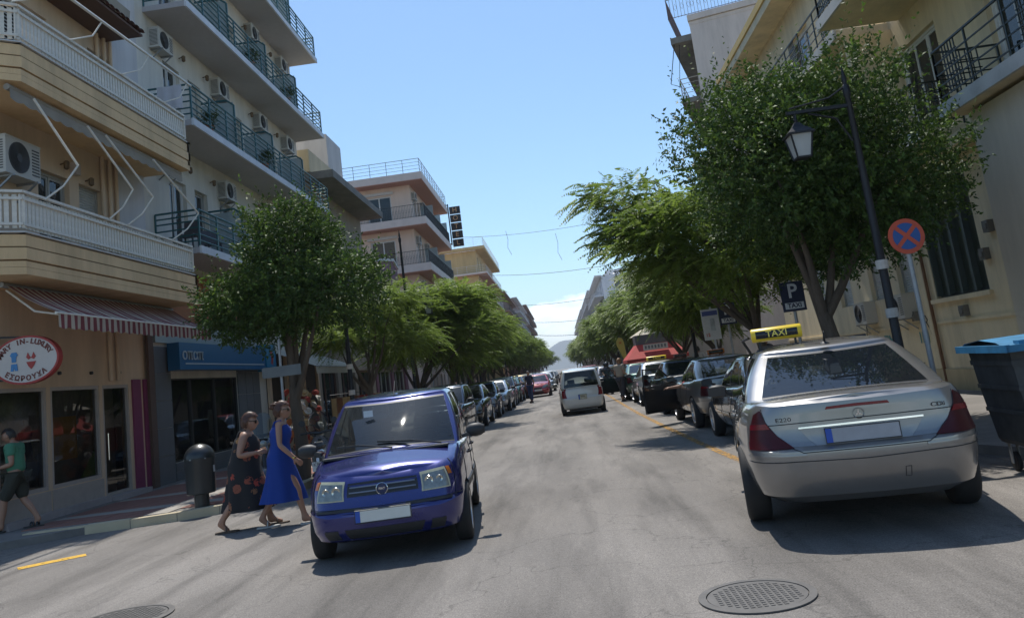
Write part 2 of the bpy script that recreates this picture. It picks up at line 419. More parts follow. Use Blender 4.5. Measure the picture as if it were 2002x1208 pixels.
    # mirrors
    for sg in (1,-1):
        yM=G['base'][0]-.36; zM=sh.zt(yM)+.06; xM=W2+.02
        m=MB(); pr=[(0.001,-.115),(.045,-.11),(.07,-.06),(.075,0),(.07,.06),(.045,.11),(.001,.115)]
        m.lathe(pr,(0,0,0),14,'x'); m.v=[((xM+.09+v[0]*.86)*sg,yM+v[1]*.85,zM+.03+v[2]*.98) for v in m.v]
        m.beam((sg*(xM-.06),yM+.03,zM-.02),(sg*(xM+.03),yM+.01,zM),.05,.04)
        o=m.build('mirror',blackpl if S.get('bm',True) else pm,root,smooth=50)
        g=MB(); g.box(sg*(xM+.1)-.09,sg*(xM+.1)+.09,yM-.068,yM-.060,zM-.02,zM+.08); g.build('mirror_glass',mat('mirror_face',(.03,.035,.04),.1,0,var=0),o)
    # door joints and handles
    sm=MB()
    for pts in S['seams']:
        q=seam(sh,pts,None,0,S.get('sw',.007)); sm.add(q.v,q.f)
    tag(sm.build('panel_gap',blackpl,body),kind='stuff')
    for (p,z) in S['handles']:
        for sg in (1,-1):
            h=MB(); a=sh.at(p-.028,z,.022,sg); b=sh.at(p+.028,z+.004,.022,sg); h.tube([sh.at(p-.032,z,0,sg),a,b,sh.at(p+.032,z+.004,0,sg)],.013,6)
            h.build('door_handle',S.get('hm',blackpl) or pm,root,smooth=50)
    # lights, bumpers and trims given by the model
    for (nm,c,off,mt,sides) in S['patches']:
        mt=pm if mt=='paint' else mt
        for sg in sides: patch(sh,c,off,mt,nm,root,sg)
    u=MB(); u.box(-W2+.28,W2-.28,S['yra']-.1,S['yfa']+.1,S['zb']-.05,S['zb']+.03); u.build('underbody',blackpl,body)
    return root,sh,body
# ---------------- car models (origin at the middle of the wheelbase outline, nose towards +Y)
def one(y): return 1.0
def spec_small():
    S=dict(L=3.54,H=1.55,zb=.2,wr=.285,ww=.17,yfa=1.07,yra=-1.23,spokes=7,bm=True,sb=.05,crown=.045,
      belt=([-1.8,-1.5,.3,.72,.98,1.45,1.62,1.72],[.96,.985,.955,.965,.955,.85,.79,.73]),
      capw=lambda y: interp(y,[-1.8,.6,1.0,1.5,1.7],[.2,.6,1.1,1.0,.4]),
      levels=[(0,1.58,-1.62,.69,.3,.3,.10,.2,.2,.04),(.06,1.69,-1.71,.745,.34,.32,.12,.2,.2,.05),(.2,1.745,-1.765,.775,.34,.34,.13,.2,.2,.05),
              (.40,1.765,-1.775,.79,.34,.35,.13,.2,.2,.05),(.49,1.765,-1.775,.795,.34,.35,.13,.2,.2,.05),(.53,1.735,-1.75,.79,.34,.35,.13,.18,.18,.05),
              (.60,1.72,-1.735,.795,.33,.35,.13,.16,.16,.05),(.80,1.69,-1.725,.785,.33,.34,.13,.15,.15,.05),(.92,1.66,-1.715,.765,.33,.33,.13,.15,.15,.05),(.97,1.63,-1.70,.748,.33,.32,.12,.15,.15,.05),(1,1.58,-1.68,.72,.33,.3,.12,.15,.15,.05)],
      gh=dict(base=(1.0,-1.70,.735,.045,.07,.26,.10,.14,.05),top=(.18,-1.50,.610,.04,.06,.14,.08,.10,.05),
              roofz=([-1.6,-1.3,-.4,.1,.3],[1.455,1.50,1.515,1.49,1.455]),bulge=.035,crown=.035,
              cuts=[('p',0,.03),('w',.03,.40),('b',.40,.45),('w',.45,.72),('b',.72,.76),('w',.76,.93),('p',.93,1)],fb=.8),
      seats=[-.15,-.95],
      seams=[[(1.55,.5),(1.62,.88)],[(2.1,.30),(2.12,.93)],[(2.47,.30),(2.47,.95)],[(2.1,.30),(2.47,.30)],[(2.47,.30),(2.66,.30),(2.8,.62),(2.79,.95)],[(0,.525),(1.9,.535)]],
      handles=[(2.40,.80),(2.72,.82)],sw=.007)
    B=(1,-1)
    S['patches']=[
      ('headlight',[(.80,.60),(1.42,.605),(1.40,.79),(.84,.77)],.008,lens_ye,B),
      ('headlight_lens',[(.83,.61),(1.38,.615),(1.36,.765),(.87,.745)],.014,lens_cl,B),
      ('turn_signal',[(1.43,.72),(1.52,.72),(1.50,.79),(1.42,.79)],.006,lens_or,B),
      ('bumper_strip',[(.45,.50),(1.45,.50),(1.45,.525),(.45,.525)],.012,blackpl,B),
      ('side_strip',[(2.14,.50),(2.45,.50),(2.45,.57),(2.14,.57)],.01,blackpl,B),('side_strip',[(2.49,.50),(2.70,.50),(2.70,.57),(2.49,.57)],.01,blackpl,B),
      ('lower_grille',[(0,.23),(.8,.23),(.85,.34),(0,.34)],.004,blackpl,B),('fog_recess',[(1.0,.25),(1.3,.25),(1.3,.34),(1.0,.34)],.004,blackpl,B),
      ('tail_light',[(3.9,.70),(3.35,.70),(3.35,1.0),(3.9,1.0)],.01,lens_red,B)]
    return S
def spec_sedan(k=1):
    S=dict(L=4.82,H=1.45,zb=.27,wr=.325,ww=.205,yfa=1.55,yra=-1.30,spokes=10,bm=True,sb=.09,crown=.05,
      belt=([-2.42,-2.30,-2.1,-1.5,-1.0,.5,.95,1.3,2.0,2.3,2.42],[1.005,1.03,1.045,1.035,.985,.94,.955,.945,.84,.75,.70]),
      capw=lambda y: interp(y,[-2.4,-2.2,-1.6,.6,1.0,1.8,2.3],[.35,.45,.6,.8,1.1,1.1,.6]),
      levels=[(0,2.2,-2.22,.76,.35,.3,.16,.36,.3,.10),(.08,2.34,-2.33,.85,.4,.36,.18,.40,.34,.12),(.22,2.40,-2.385,.885,.42,.42,.2,.42,.38,.13),
              (.36,2.41,-2.415,.905,.42,.44,.2,.42,.40,.13),(.50,2.40,-2.425,.908,.42,.44,.2,.42,.40,.13),(.545,2.375,-2.42,.908,.42,.44,.2,.42,.40,.13),(.575,2.36,-2.365,.908,.42,.44,.2,.40,.38,.12),
              (.62,2.34,-2.345,.905,.40,.44,.2,.38,.37,.12),(.8,2.30,-2.335,.885,.40,.44,.2,.36,.36,.12),(.93,2.25,-2.33,.845,.40,.42,.2,.34,.34,.12),(.975,2.2,-2.325,.818,.40,.4,.18,.33,.32,.12),(1,2.12,-2.29,.785,.38,.36,.18,.32,.30,.12)],
      gh=dict(base=(1.05,-1.88,.785,.12,.14,.24,.11,.13,.20),top=(.22,-1.00,.600,.09,.10,.12,.08,.09,.12),
              roofz=([-1.2,-.9,-.35,.1,.3],[1.345,1.385,1.405,1.385,1.35]),bulge=.03,crown=.04,fb=.7,lift=.0,
              cuts=[('p',0,.02),('w',.02,.42),('b',.42,.46),('w',.46,.80),('b',.80,.82),('w',.82,.93),('p',.93,1)]),
      seats=[-.05,-.95],
      seams=[[(2.23,.28),(2.25,.93)],[(2.45,.28),(2.45,.93)],[(2.23,.28),(2.60,.28)],[(2.60,.28),(2.62,.5),(2.70,.75),(2.69,.97)],
             [(0,.655),(1.9,.66)],[(5,.660),(4.12,.660),(3.98,.70),(3.50,.995)],[(5,.875),(3.70,.872)],[(3.10,.60),(4.0,.600),(5,.588)]],
      handles=[(2.40,.83),(2.63,.85)],hm=None,sw=.007,darkrear=True)
    B=(1,-1)
    S['patches']=[
      ('headlight',[(.72,.56),(1.55,.58),(1.5,.74),(.8,.73)],.008,lens_cl,B),
      ('tail_light',[(3.24,.69),(4.03,.695),(3.50,.985),(3.36,.955)],.008,lens_dk,B),
      ('tail_light_band',[(3.26,.70),(3.99,.705),(3.90,.755),(3.28,.75)],.011,lens_red,B),
      ('tail_light_band',[(3.31,.84),(3.75,.845),(3.68,.885),(3.33,.88)],.011,lens_red,B),
      ('bumper_chrome',[(3.14,.637),(4.16,.633),(4.16,.655),(3.14,.657)],.008,'paint',B),
      ('side_strip',[(2.26,.50),(2.44,.50),(2.44,.55),(2.26,.55)],.012,'paint',B),('side_strip',[(2.46,.50),(2.62,.50),(2.62,.55),(2.46,.55)],.012,'paint',B),
      ('grille',[(0,.56),(.55,.56),(.5,.73),(0,.73)],.008,blackpl,B),
      ('lower_grille',[(0,.27),(.8,.27),(.8,.38),(0,.38)],.004,blackpl,B)]
    return S
def spec_hatch():
    S=dict(L=4.05,H=1.46,zb=.19,wr=.31,ww=.19,yfa=1.22,yra=-1.32,spokes=6,bm=True,sb=.08,crown=.05,
      belt=([-2.0,-1.6,.3,.8,1.1,1.7,1.9,2.02],[1.0,1.01,.945,.945,.93,.83,.76,.70]),
      capw=lambda y: interp(y,[-2,.6,1.0,1.6,1.9],[.2,.7,1.1,1.0,.5]),
      levels=[(0,1.84,-1.86,.72,.36,.34,.14,.3,.3,.08),(.08,1.95,-1.94,.80,.38,.38,.16,.3,.3,.08),(.25,2.01,-2.0,.83,.4,.42,.18,.3,.3,.08),
              (.42,2.02,-2.02,.845,.4,.42,.18,.3,.3,.08),(.52,2.01,-2.02,.85,.4,.42,.18,.3,.3,.08),(.56,1.975,-1.98,.85,.4,.42,.18,.28,.28,.08),
              (.70,1.93,-1.95,.845,.4,.42,.18,.26,.26,.08),(.86,1.88,-1.93,.82,.4,.42,.18,.24,.24,.08),(.96,1.8,-1.91,.785,.4,.40,.18,.24,.24,.08),(1,1.73,-1.88,.755,.38,.36,.18,.22,.22,.08)],
      gh=dict(base=(1.16,-1.90,.765,.10,.12,.26,.13,.16,.10),top=(.24,-1.50,.59,.08,.09,.14,.10,.12,.08),
              roofz=([-1.6,-1.3,-.4,.1,.3],[1.37,1.41,1.425,1.40,1.36]),bulge=.035,crown=.035,fb=.8,
              cuts=[('p',0,.03),('w',.03,.42),('b',.42,.46),('w',.46,.78),('p',.78,1)]),
      seats=[-.1,-1.0],
      seams=[[(2.13,.28),(2.14,.92)],[(2.47,.28),(2.47,.93)],[(2.13,.28),(2.66,.28)],[(2.66,.28),(2.78,.62),(2.77,.95)],[(0,.62),(1.8,.63)]],
      handles=[(2.41,.80),(2.72,.82)],sw=.009)
    B=(1,-1)
    S['patches']=[
      ('headlight',[(.62,.56),(1.6,.60),(1.55,.78),(.8,.70)],.008,lens_cl,B),
      ('grille',[(0,.50),(.6,.50),(.55,.61),(0,.61)],.006,blackpl,B),('lower_grille',[(0,.24),(.8,.24),(.8,.38),(0,.38)],.004,blackpl,B),
      ('tail_light',[(3.95,.70),(3.3,.70),(3.35,.98),(3.9,.98)],.01,lens_red,B)]
    return S
def spec_mpv():
    S=spec_small(); S.update(H=1.62)
    S['belt']=([-1.8,-1.5,.3,.9,1.15,1.55,1.66,1.74],[.97,.98,.97,.99,.97,.86,.79,.72])
    S['gh']=dict(base=(1.12,-1.72,.735,.20,.26,.20,.08,.09,.04),top=(.42,-1.58,.62,.14,.16,.10,.07,.08,.05),
              roofz=([-1.6,-1.3,-.4,.2,.45],[1.53,1.565,1.58,1.55,1.50]),bulge=.035,crown=.035,
              cuts=[('p',0,.03),('w',.03,.40),('b',.40,.45),('w',.45,.72),('b',.72,.76),('w',.76,.93),('p',.93,1)],fb=.8)
    S['bm']=False
    B=(1,-1)
    S['patches']=[S['patches'][0],S['patches'][1],S['patches'][6],
      ('tail_light',[(4.14,.74),(3.5,.74),(3.4,1.30),(4.04,1.30)],.02,lens_red,B),('plate_recess',[(4.45,.60),(5,.60),(5,.76),(4.45,.76)],.003,'paint',B)]
    S['patches'][3]=('tail_light',[(4.10,.62),(3.45,.62),(3.45,.965),(4.06,.965)],.012,lens_red,B)
    return S
def plate(parent,y,z,facing,mt=None,wd=.52,h=.115):
    """flat number plate; facing +1 = nose, -1 = tail"""
    m=MB(); m.box(-wd/2,wd/2,-.008,.008,-h/2,h/2); o=m.build('number_plate',mt or platew,parent,(0,y,z),0 if facing<0 else PI)
    f=MB()
    for a in (-h/2,h/2-.006): f.box(-wd/2,wd/2,-.0105,-.0085,a,a+.006)
    for a in (-wd/2,wd/2-.006): f.box(a,a+.006,-.0105,-.0085,-h/2,h/2)
    f.build('plate_border',blackpl,o)
    b=MB(); b.box(-wd/2+.006,-wd/2+.05,-.0108,-.0086,-h/2+.006,h/2-.006); b.build('plate_band',plateb,o)
    return o
def wipers(parent,pts):
    for (a,b,c) in pts:
        m=MB(); m.tube([a,b],.009,6); m.tube([b,c],.006,5); m.beam(Vector(b)+Vector((0,0,-.004)),Vector(c),.012,.02)
        m.build('wiper',blackpl,parent,smooth=50)
def taxi_sign(parent,y,z,big=True,colr=None,txt='TAXI',x=0):
    ye=colr or mat('sign_yellow',(.80,.56,.03),.35,var=.05)
    o=MB()
    w_=.36 if big else .2; h=.075 if big else .06
    pr=[(.001,-w_),(h*.9,-w_+.004),(h,-w_+.02),(h,w_-.02),(h*.9,w_-.004),(.001,w_)]
    o.lathe(pr,(0,0,0),20,'x'); s=o.build('roof_sign',ye,parent,(x,y,z),smooth=40)
    b=MB(); n=10
    rows=[]
    for sg in (-1,):
        for j in range(7):
            a=PI+(-.55+1.1*j/6)*1.0
            rows.append([(xx,(h+.002)*math.cos(a),(h+.002)*math.sin(a)*-1) for xx in (-w_*.82,w_*.82)])
    b.grid(rows); b.build('sign_band',glosspl,s,smooth=60,fixn=False)
    t=text_mesh(txt,h*1.25,.003,mat('sign_letter_yellow',(.85,.68,.12),.5,var=0) if big else glosspl,.001,1.45)
    put('sign_lettering',t,s,(0,-h-.005,0))
    f=MB()
    for sx_ in (-1,1): f.beam((sx_*w_*.7,0,-h*.8),(sx_*w_*.7,0,-h-.085),.03,.03)
    f.box(-w_*.85,w_*.85,-.03,.03,-h-.10,-h-.08); f.build('sign_bracket',blackpl,s)
    return s
# ---------------- trees
def leafmat(name,c0,c1,rough=.4,tr=.25,sp=.35):
    m=bpy.data.materials.new(name); m.use_nodes=True; nt=m.node_tree; b=nt.nodes['Principled BSDF']; L=nt.links.new
    a=N(nt,'ShaderNodeAttribute',attribute_name='tone'); mx=N(nt,'ShaderNodeMix',data_type='RGBA'); L(a.outputs['Fac'],mx.inputs[0]); mx.inputs[6].default_value=(*c0,1); mx.inputs[7].default_value=(*c1,1)
    L(mx.outputs[2],b.inputs['Base Color']); b.inputs['Roughness'].default_value=rough; b.inputs['Specular IOR Level'].default_value=sp
    t=N(nt,'ShaderNodeBsdfTranslucent'); L(mx.outputs[2],t.inputs[0]); ms=N(nt,'ShaderNodeMixShader'); ms.inputs[0].default_value=tr
    L(b.outputs[0],ms.inputs[1]); L(t.outputs[0],ms.inputs[2]); L(ms.outputs[0],nt.nodes['Material Output'].inputs[0]); return m
citrus=leafmat('citrus_leaf',(.028,.058,.014),(.20,.31,.05),.58,.25,.28)
mimosa=leafmat('feather_leaf',(.075,.125,.018),(.32,.43,.08),.5,.48)
planel=leafmat('broad_leaf',(.03,.055,.014),(.10,.15,.035),.5,.3)
palml=leafmat('palm_leaf',(.04,.06,.02),(.10,.12,.04),.5,.2)
bark=mat('bark',(.10,.075,.055),.9,var=.35,vs=9,bump=.8,bs=30,stretch=(1,1,.25))
def nrm(a): return a/np.maximum(1e-9,np.linalg.norm(a,axis=-1,keepdims=True))
def leafquads(name,c,ax,wd,ln,w,tone,mt,fold=.12):
    """c,ax,wd: (n,3); kite shaped leaves"""
    n=len(c); ax=nrm(ax); wd=nrm(wd-ax*(wd*ax).sum(1,keepdims=True)); nr=np.cross(ax,wd)
    ln=ln[:,None]; w=w[:,None]
    V=np.stack([c,c+ax*ln*.45+wd*w*.5+nr*w*fold,c+ax*ln-nr*ln*.08,c+ax*ln*.45-wd*w*.5+nr*w*fold],1).reshape(-1,3)
    me=bpy.data.meshes.new(name); me.vertices.add(4*n); me.vertices.foreach_set('co',V.astype(np.float32).ravel())
    me.loops.add(4*n); me.loops.foreach_set('vertex_index',np.arange(4*n,dtype=np.int32)); me.polygons.add(n)
    me.polygons.foreach_set('loop_start',np.arange(0,4*n,4,dtype=np.int32)); me.polygons.foreach_set('loop_total',np.full(n,4,dtype=np.int32))
    a=me.attributes.new('tone','FLOAT','FACE'); a.data.foreach_set('value',np.clip(tone,0,1).astype(np.float32))
    me.materials.append(mt); me.update(calc_edges=True); me.validate(); return me
def blobs(rs,n,rx,ry,rz_,r0,r1,low=-.5):
    out=[]
    while len(out)<n:
        d=rs.normal(size=3); d/=np.linalg.norm(d)
        if d[2]<low: continue
        k=rs.uniform(.3,1.12)**.6; r=rs.uniform(r0,r1)
        out.append((d[0]*(rx-r*.75)*k,d[1]*(ry-r*.75)*k,d[2]*(rz_-r*.75)*k,r))
    return np.array(out)
def sprig_crown(seed,B,nsp,nl,ln,w,mt,up=.35,spl=.22,dens=None,light=.12):
    rs=np.random.RandomState(seed); p=B[:,3]**2; p/=p.sum(); idx=rs.choice(len(B),nsp,p=p)
    d=nrm(rs.normal(size=(nsp,3))); rr=B[idx,3]*np.clip(rs.normal(.82,.20,nsp),.1,1.2)
    pos=B[idx,:3]+d*rr[:,None]*np.array([1,1,.85]); out=nrm(nrm(pos)*.5+d+np.array([0,0,up]))
    sp=rs.uniform(.6,1.35,nsp)*spl; sh=(rs.rand(nsp)<.07)&(pos[:,2]>-.2); sp=np.where(sh,sp*rs.uniform(1.8,3.4,nsp),sp); out[sh]=nrm(out[sh]+np.array([0,0,.9])); young=(rs.rand(nsp)<light*2)*1.0; young*=(out[:,2]>.1)
    t=np.tile(np.linspace(.05,1,nl),nsp); I=np.repeat(np.arange(nsp),nl)
    c=pos[I]+out[I]*(t*sp[I])[:,None]; rnd=nrm(rs.normal(size=(nsp*nl,3)))
    ax=nrm(out[I]*.55+rnd*.95+np.array([0,0,-.18])); wd=rs.normal(size=(nsp*nl,3))
    sz=rs.uniform(.7,1.25,nsp*nl)
    tone=rs.beta(1.6,5,nsp*nl)*.75+young[I]*t*.55
    return leafquads('crown',c,ax,wd,ln*sz,w*sz,tone,mt)
def frond_crown(seed,B,nf,fl,npair,pl,pw,mt,spread=.5):
    """feathery compound leaves: each frond a drooping rachis with paired leaflets"""
    rs=np.random.RandomState(seed); p=B[:,3]**2; p/=p.sum(); idx=rs.choice(len(B),nf,p=p)
    d=nrm(rs.normal(size=(nf,3))*np.array([1,1,.75])+np.array([0,0,.25])); rr=B[idx,3]*np.clip(rs.normal(.72,.28,nf),.05,1.1)
    pos=B[idx,:3]+d*rr[:,None]*np.array([1,1,.6])
    h=nrm((nrm(pos)*.9+d)*np.array([1,1,.3])+rs.normal(size=(nf,3))*.6)
    L_=fl*rs.uniform(.7,1.25,nf); young=rs.rand(nf)
    ts=np.linspace(.12,1,npair); I=np.repeat(np.arange(nf),npair); t=np.tile(ts,nf)
    droop=rs.uniform(.25,.8,nf)
    c=pos[I]+h[I]*(L_[I]*t)[:,None]+np.array([0,0,-1])*(droop[I]*L_[I]*t**2*.75)[:,None]+np.array([0,0,.12])*(L_[I]*t)[:,None]
    tang=nrm(h[I]+np.array([0,0,-1])*(1.5*droop[I]*t)[:,None]+np.array([0,0,.12]))
    side=nrm(np.cross(tang,np.array([0,0,1.0])))
    prof=np.sin(np.clip(t,0,1)*PI*.86+.32)**.7
    C=[];A=[];W=[];LN=[];TN=[]
    for s in (-1,1):
        ax=nrm(side*s+tang*.55+np.array([0,0,-.38])+rs.normal(size=c.shape)*.10)
        C.append(c);A.append(ax);W.append(np.cross(ax,side*s+np.array([0,0,1.]))+rs.normal(size=c.shape)*.1+tang)
        LN.append(pl*prof*rs.uniform(.85,1.15,len(c)));TN.append(.18+.5*young[I]**2+rs.normal(size=len(c))*.07+.15*(pos[I,2]/3))
    C=np.concatenate(C);A=np.concatenate(A);W=np.concatenate(W);LN=np.concatenate(LN);TN=np.concatenate(TN)
    return leafquads('crown',C,A,W,LN,np.full(len(C),pw),TN,mt,.1)
def limbs_to(parent,base,B,rs,r0,n,lean=(0,0),fork=.0,trunk_h=1.8,tc=(0,0)):
    B=B[B[:,2]>-.25*B[:,2].max()]
    """tapered trunk and forked limbs reaching into the crown; B in crown space, base = crown centre height"""
    m=MB(); th=trunk_h; top=Vector((lean[0],lean[1],th))
    pts=[];rad=[]
    for i in range(7):
        t=i/6; pts.append((top.x*t+.05*math.sin(t*5),top.y*t+.04*math.sin(t*4+1),th*t-.05)); rad.append(r0*(1.35 if i==0 else 1.12 if i==1 else 1-.28*t))
    m.tube(pts,rad,12); tr=m.build('trunk',bark,parent,smooth=60)
    sel=B[np.argsort(-B[:,3])][:n]
    for b in sel:
        e=Vector((b[0]+tc[0],b[1]+tc[1],b[2]+base)); s=Vector(pts[-1])-Vector((0,0,rs.uniform(0,.35)));
        mid=s.lerp(e,.45)+Vector((rs.uniform(-.12,.12),rs.uniform(-.12,.12),-.10)); l=MB()
        l.tube([s,s.lerp(mid,.5)+Vector((0,0,-.03)),mid,mid.lerp(e,.5)+Vector((rs.uniform(-.1,.1),rs.uniform(-.1,.1),.06)),e],[r0*.58,r0*.46,r0*.34,r0*.2,r0*.07],8)
        for k in range(3):
            e2=e+Vector(rs.normal(size=3)*.5*b[3]); 
        l.build('limb',bark,parent,smooth=60)
    return tr
def citrus_tree(label,loc,h,rx,ry,rz_,seed,nsp,cz,th,r0=.13,lean=(0,0),off=(0,0),nb=26,group=None,ln=.085,nl=9):
    rs=np.random.RandomState(seed); t=thing('citrus_tree',label,'tree',loc,0,group)
    B=blobs(rs,nb,rx,ry,rz_,.26*rx,.50*rx,-.9)
    c=put('crown',sprig_crown(seed,B,nsp,nl,ln,ln*.46,citrus),t,(off[0],off[1],cz))
    limbs_to(t,cz,B,rs,r0,7,lean,0,th,off); return t,B
def mimosa_tree(label,loc,rx,ry,rz_,seed,nf,cz,th,r0=.12,lean=(0,0),off=(0,0),nb=20,fl=.5,npair=11,pl=.13,pw=.03,group=None):
    rs=np.random.RandomState(seed); t=thing('mimosa_tree',label,'tree',loc,0,group)
    B=blobs(rs,nb,rx,ry,rz_,.26*rx,.42*rx,-.85)
    put('crown',frond_crown(seed,B,nf,fl,npair,pl,pw,mimosa),t,(off[0],off[1],cz))
    limbs_to(t,cz,B,rs,r0,7,lean,0,th,off); return t,B
def palm_tree(label,loc,h,seed):
    rs=np.random.RandomState(seed); t=thing('palm_tree',label,'palm tree',loc)
    m=MB(); m.lathe([(.26,0),(.2,.4),(.17,h*.5),(.17,h*.9),(.24,h*.95),(.22,h)],n=12); m.build('trunk',bark,t,smooth=50)
    for k in range(26):
        a=rs.uniform(0,2*PI); el=rs.uniform(-.3,1.1); L_=rs.uniform(1.7,2.3); hv=np.array([math.cos(a),math.sin(a),0])
        n=26; tt=np.linspace(.1,1,n); c=np.array([0,0,h])+hv*(L_*tt*math.cos(el))[:,None]+np.array([0,0,1])*(L_*(tt*math.sin(el)-.45*tt**2))[:,None]
        sd_=np.cross(hv,[0,0,1]); C=np.concatenate([c,c]); A=np.concatenate([sd_+hv*.5+[0,0,-.3]]*n+[-sd_+hv*.5+[0,0,-.3]]*n).reshape(-1,3)
        me=leafquads('frond',C,A,np.tile(hv,(2*n,1)),np.tile(.45*np.sin(tt*PI*.9+.2)**.6,2),np.full(2*n,.045),rs.uniform(.1,.6,2*n),palml)
        put('frond',me,t)
    return t
# ---------------- people
skinm=mat('skin',(.34,.18,.115),.5,var=.06,vs=8); hairm=mat('auburn_hair',(.060,.019,.007),.5,var=.35,vs=40,stretch=(1,1,.2)); hairdk=mat('dark_hair',(.02,.015,.012),.5,var=.3,vs=40)
def skinmesh(name,J,E,mt,sub=2,root=None):
    me=bpy.data.meshes.new(name); ks=list(J); me.from_pydata([J[k][:3] for k in ks],[(ks.index(a),ks.index(b)) for a,b in E],[])
    o=bpy.data.objects.new(name,me); COL.objects.link(o); o.modifiers.new('s','SKIN'); o.modifiers.new('u','SUBSURF').levels=sub
    sv=me.skin_vertices[0].data
    for i,k in enumerate(ks):
        r=J[k][3]; sv[i].radius=(r,r) if not isinstance(r,tuple) else r
        sv[i].use_root=(k==(root or ks[0]))
    dg=bpy.context.evaluated_depsgraph_get(); n=bpy.data.meshes.new_from_object(o.evaluated_get(dg)); bpy.data.objects.remove(o)
    n.materials.clear(); n.materials.append(mt); return n
def head_mesh(c,yaw,pitch=0,s=1.0):
    """head with brow, nose, lips, chin and ears, looking along +Y before yaw"""
    bm=bmesh.new(); bmesh.ops.create_icosphere(bm,subdivisions=4,radius=1)
    for v in bm.verts:
        x,y,z=v.co; X=x*.075;Y=y*.095;Z=z*.115
        if z<0: X*=1-.22*(-z)**1.5; Y+= -.012*(-z) if y<0 else .006*(-z)
        f=max(0,y)
        Y+=f*(.026*math.exp(-((x/.16)**2))*math.exp(-(((z+.12)/.20)**2)) +.012*math.exp(-((z+.12-.28)/.1)**2)*math.exp(-(x/.6)**2)
              -.014*(math.exp(-(((abs(x)-.38)/.17)**2)))*math.exp(-((z-.06)/.13)**2)+.008*math.exp(-((z+.52)/.09)**2)*math.exp(-(x/.3)**2)-.006*math.exp(-((z+.44)/.04)**2)*math.exp(-(x/.3)**2)
              +.014*math.exp(-((z+.85)/.18)**2)*math.exp(-(x/.4)**2))
        v.co=(X,Y,Z)
    for sg in (-1,1):
        r=bmesh.ops.create_icosphere(bm,subdivisions=2,radius=1)
        for v in r['verts']: v.co=Vector((sg*.076+v.co.x*.012,-.005+v.co.y*.018,-.01+v.co.z*.032))
    M=Matrix.Translation(c)@Euler((pitch,0,yaw)).to_matrix().to_4x4()@Matrix.Scale(s,4)
    bm.transform(M); me=bpy.data.meshes.new('head'); bm.to_mesh(me); bm.free(); return me,M
def joinrem(name,mes,mt,vox=.008):
    bm=bmesh.new()
    for m in mes: bm.from_mesh(m)
    me=bpy.data.meshes.new(name); bm.to_mesh(me); bm.free()
    o=bpy.data.objects.new(name,me); COL.objects.link(o); m=o.modifiers.new('r','REMESH'); m.mode='VOXEL'; m.voxel_size=vox; m.use_smooth_shade=True
    dg=bpy.context.evaluated_depsgraph_get(); n=bpy.data.meshes.new_from_object(o.evaluated_get(dg)); bpy.data.objects.remove(o)
    n.materials.clear(); n.materials.append(mt); n.name=name; return n
def hand_joints(J,E,key,wp,dirv,upv,curl=.5,s=1.0,side=1):
    """palm and five unequal bent fingers from wrist point wp along dirv; upv = back of the hand"""
    d=Vector(dirv).normalized(); u=Vector(upv); u=(u-d*u.dot(d)).normalized(); l=d.cross(u)*side
    pk=key+'palm'; q=wp+d*.055*s; J[pk]=(*q,.026*s); E.append((key,pk))
    for i,(off,ln) in enumerate(((-.030,.066),(-.010,.076),(.010,.072),(.028,.058))):
        b=q+l*off*s+d*.03*s; p1=b+(d*math.cos(curl*.5)-u*math.sin(curl*.5))*ln*.5*s; p2=p1+(d*math.cos(curl*1.5)-u*math.sin(curl*1.5))*ln*.5*s
        for n_,p_,r_ in (('a',b,.0105),('b',p1,.009),('c',p2,.0075)): J[key+'f%d'%i+n_]=(*p_,r_*s)
        E+= [(pk,key+'f%da'%i),(key+'f%da'%i,key+'f%db'%i),(key+'f%db'%i,key+'f%dc'%i)]
    b=wp+d*.03*s-l*.028*s; p1=b+(d*.6-l*.75-u*.3).normalized()*.032*s; p2=p1+(d*.9-l*.2-u*.4).normalized()*.028*s
    for n_,p_,r_ in (('a',b,.013),('b',p1,.011),('c',p2,.009)): J[key+'t'+n_]=(*p_,r_*s)
    E+= [(key,key+'ta'),(key+'ta',key+'tb'),(key+'tb',key+'tc')]
def V3(*a): return Vector(a)
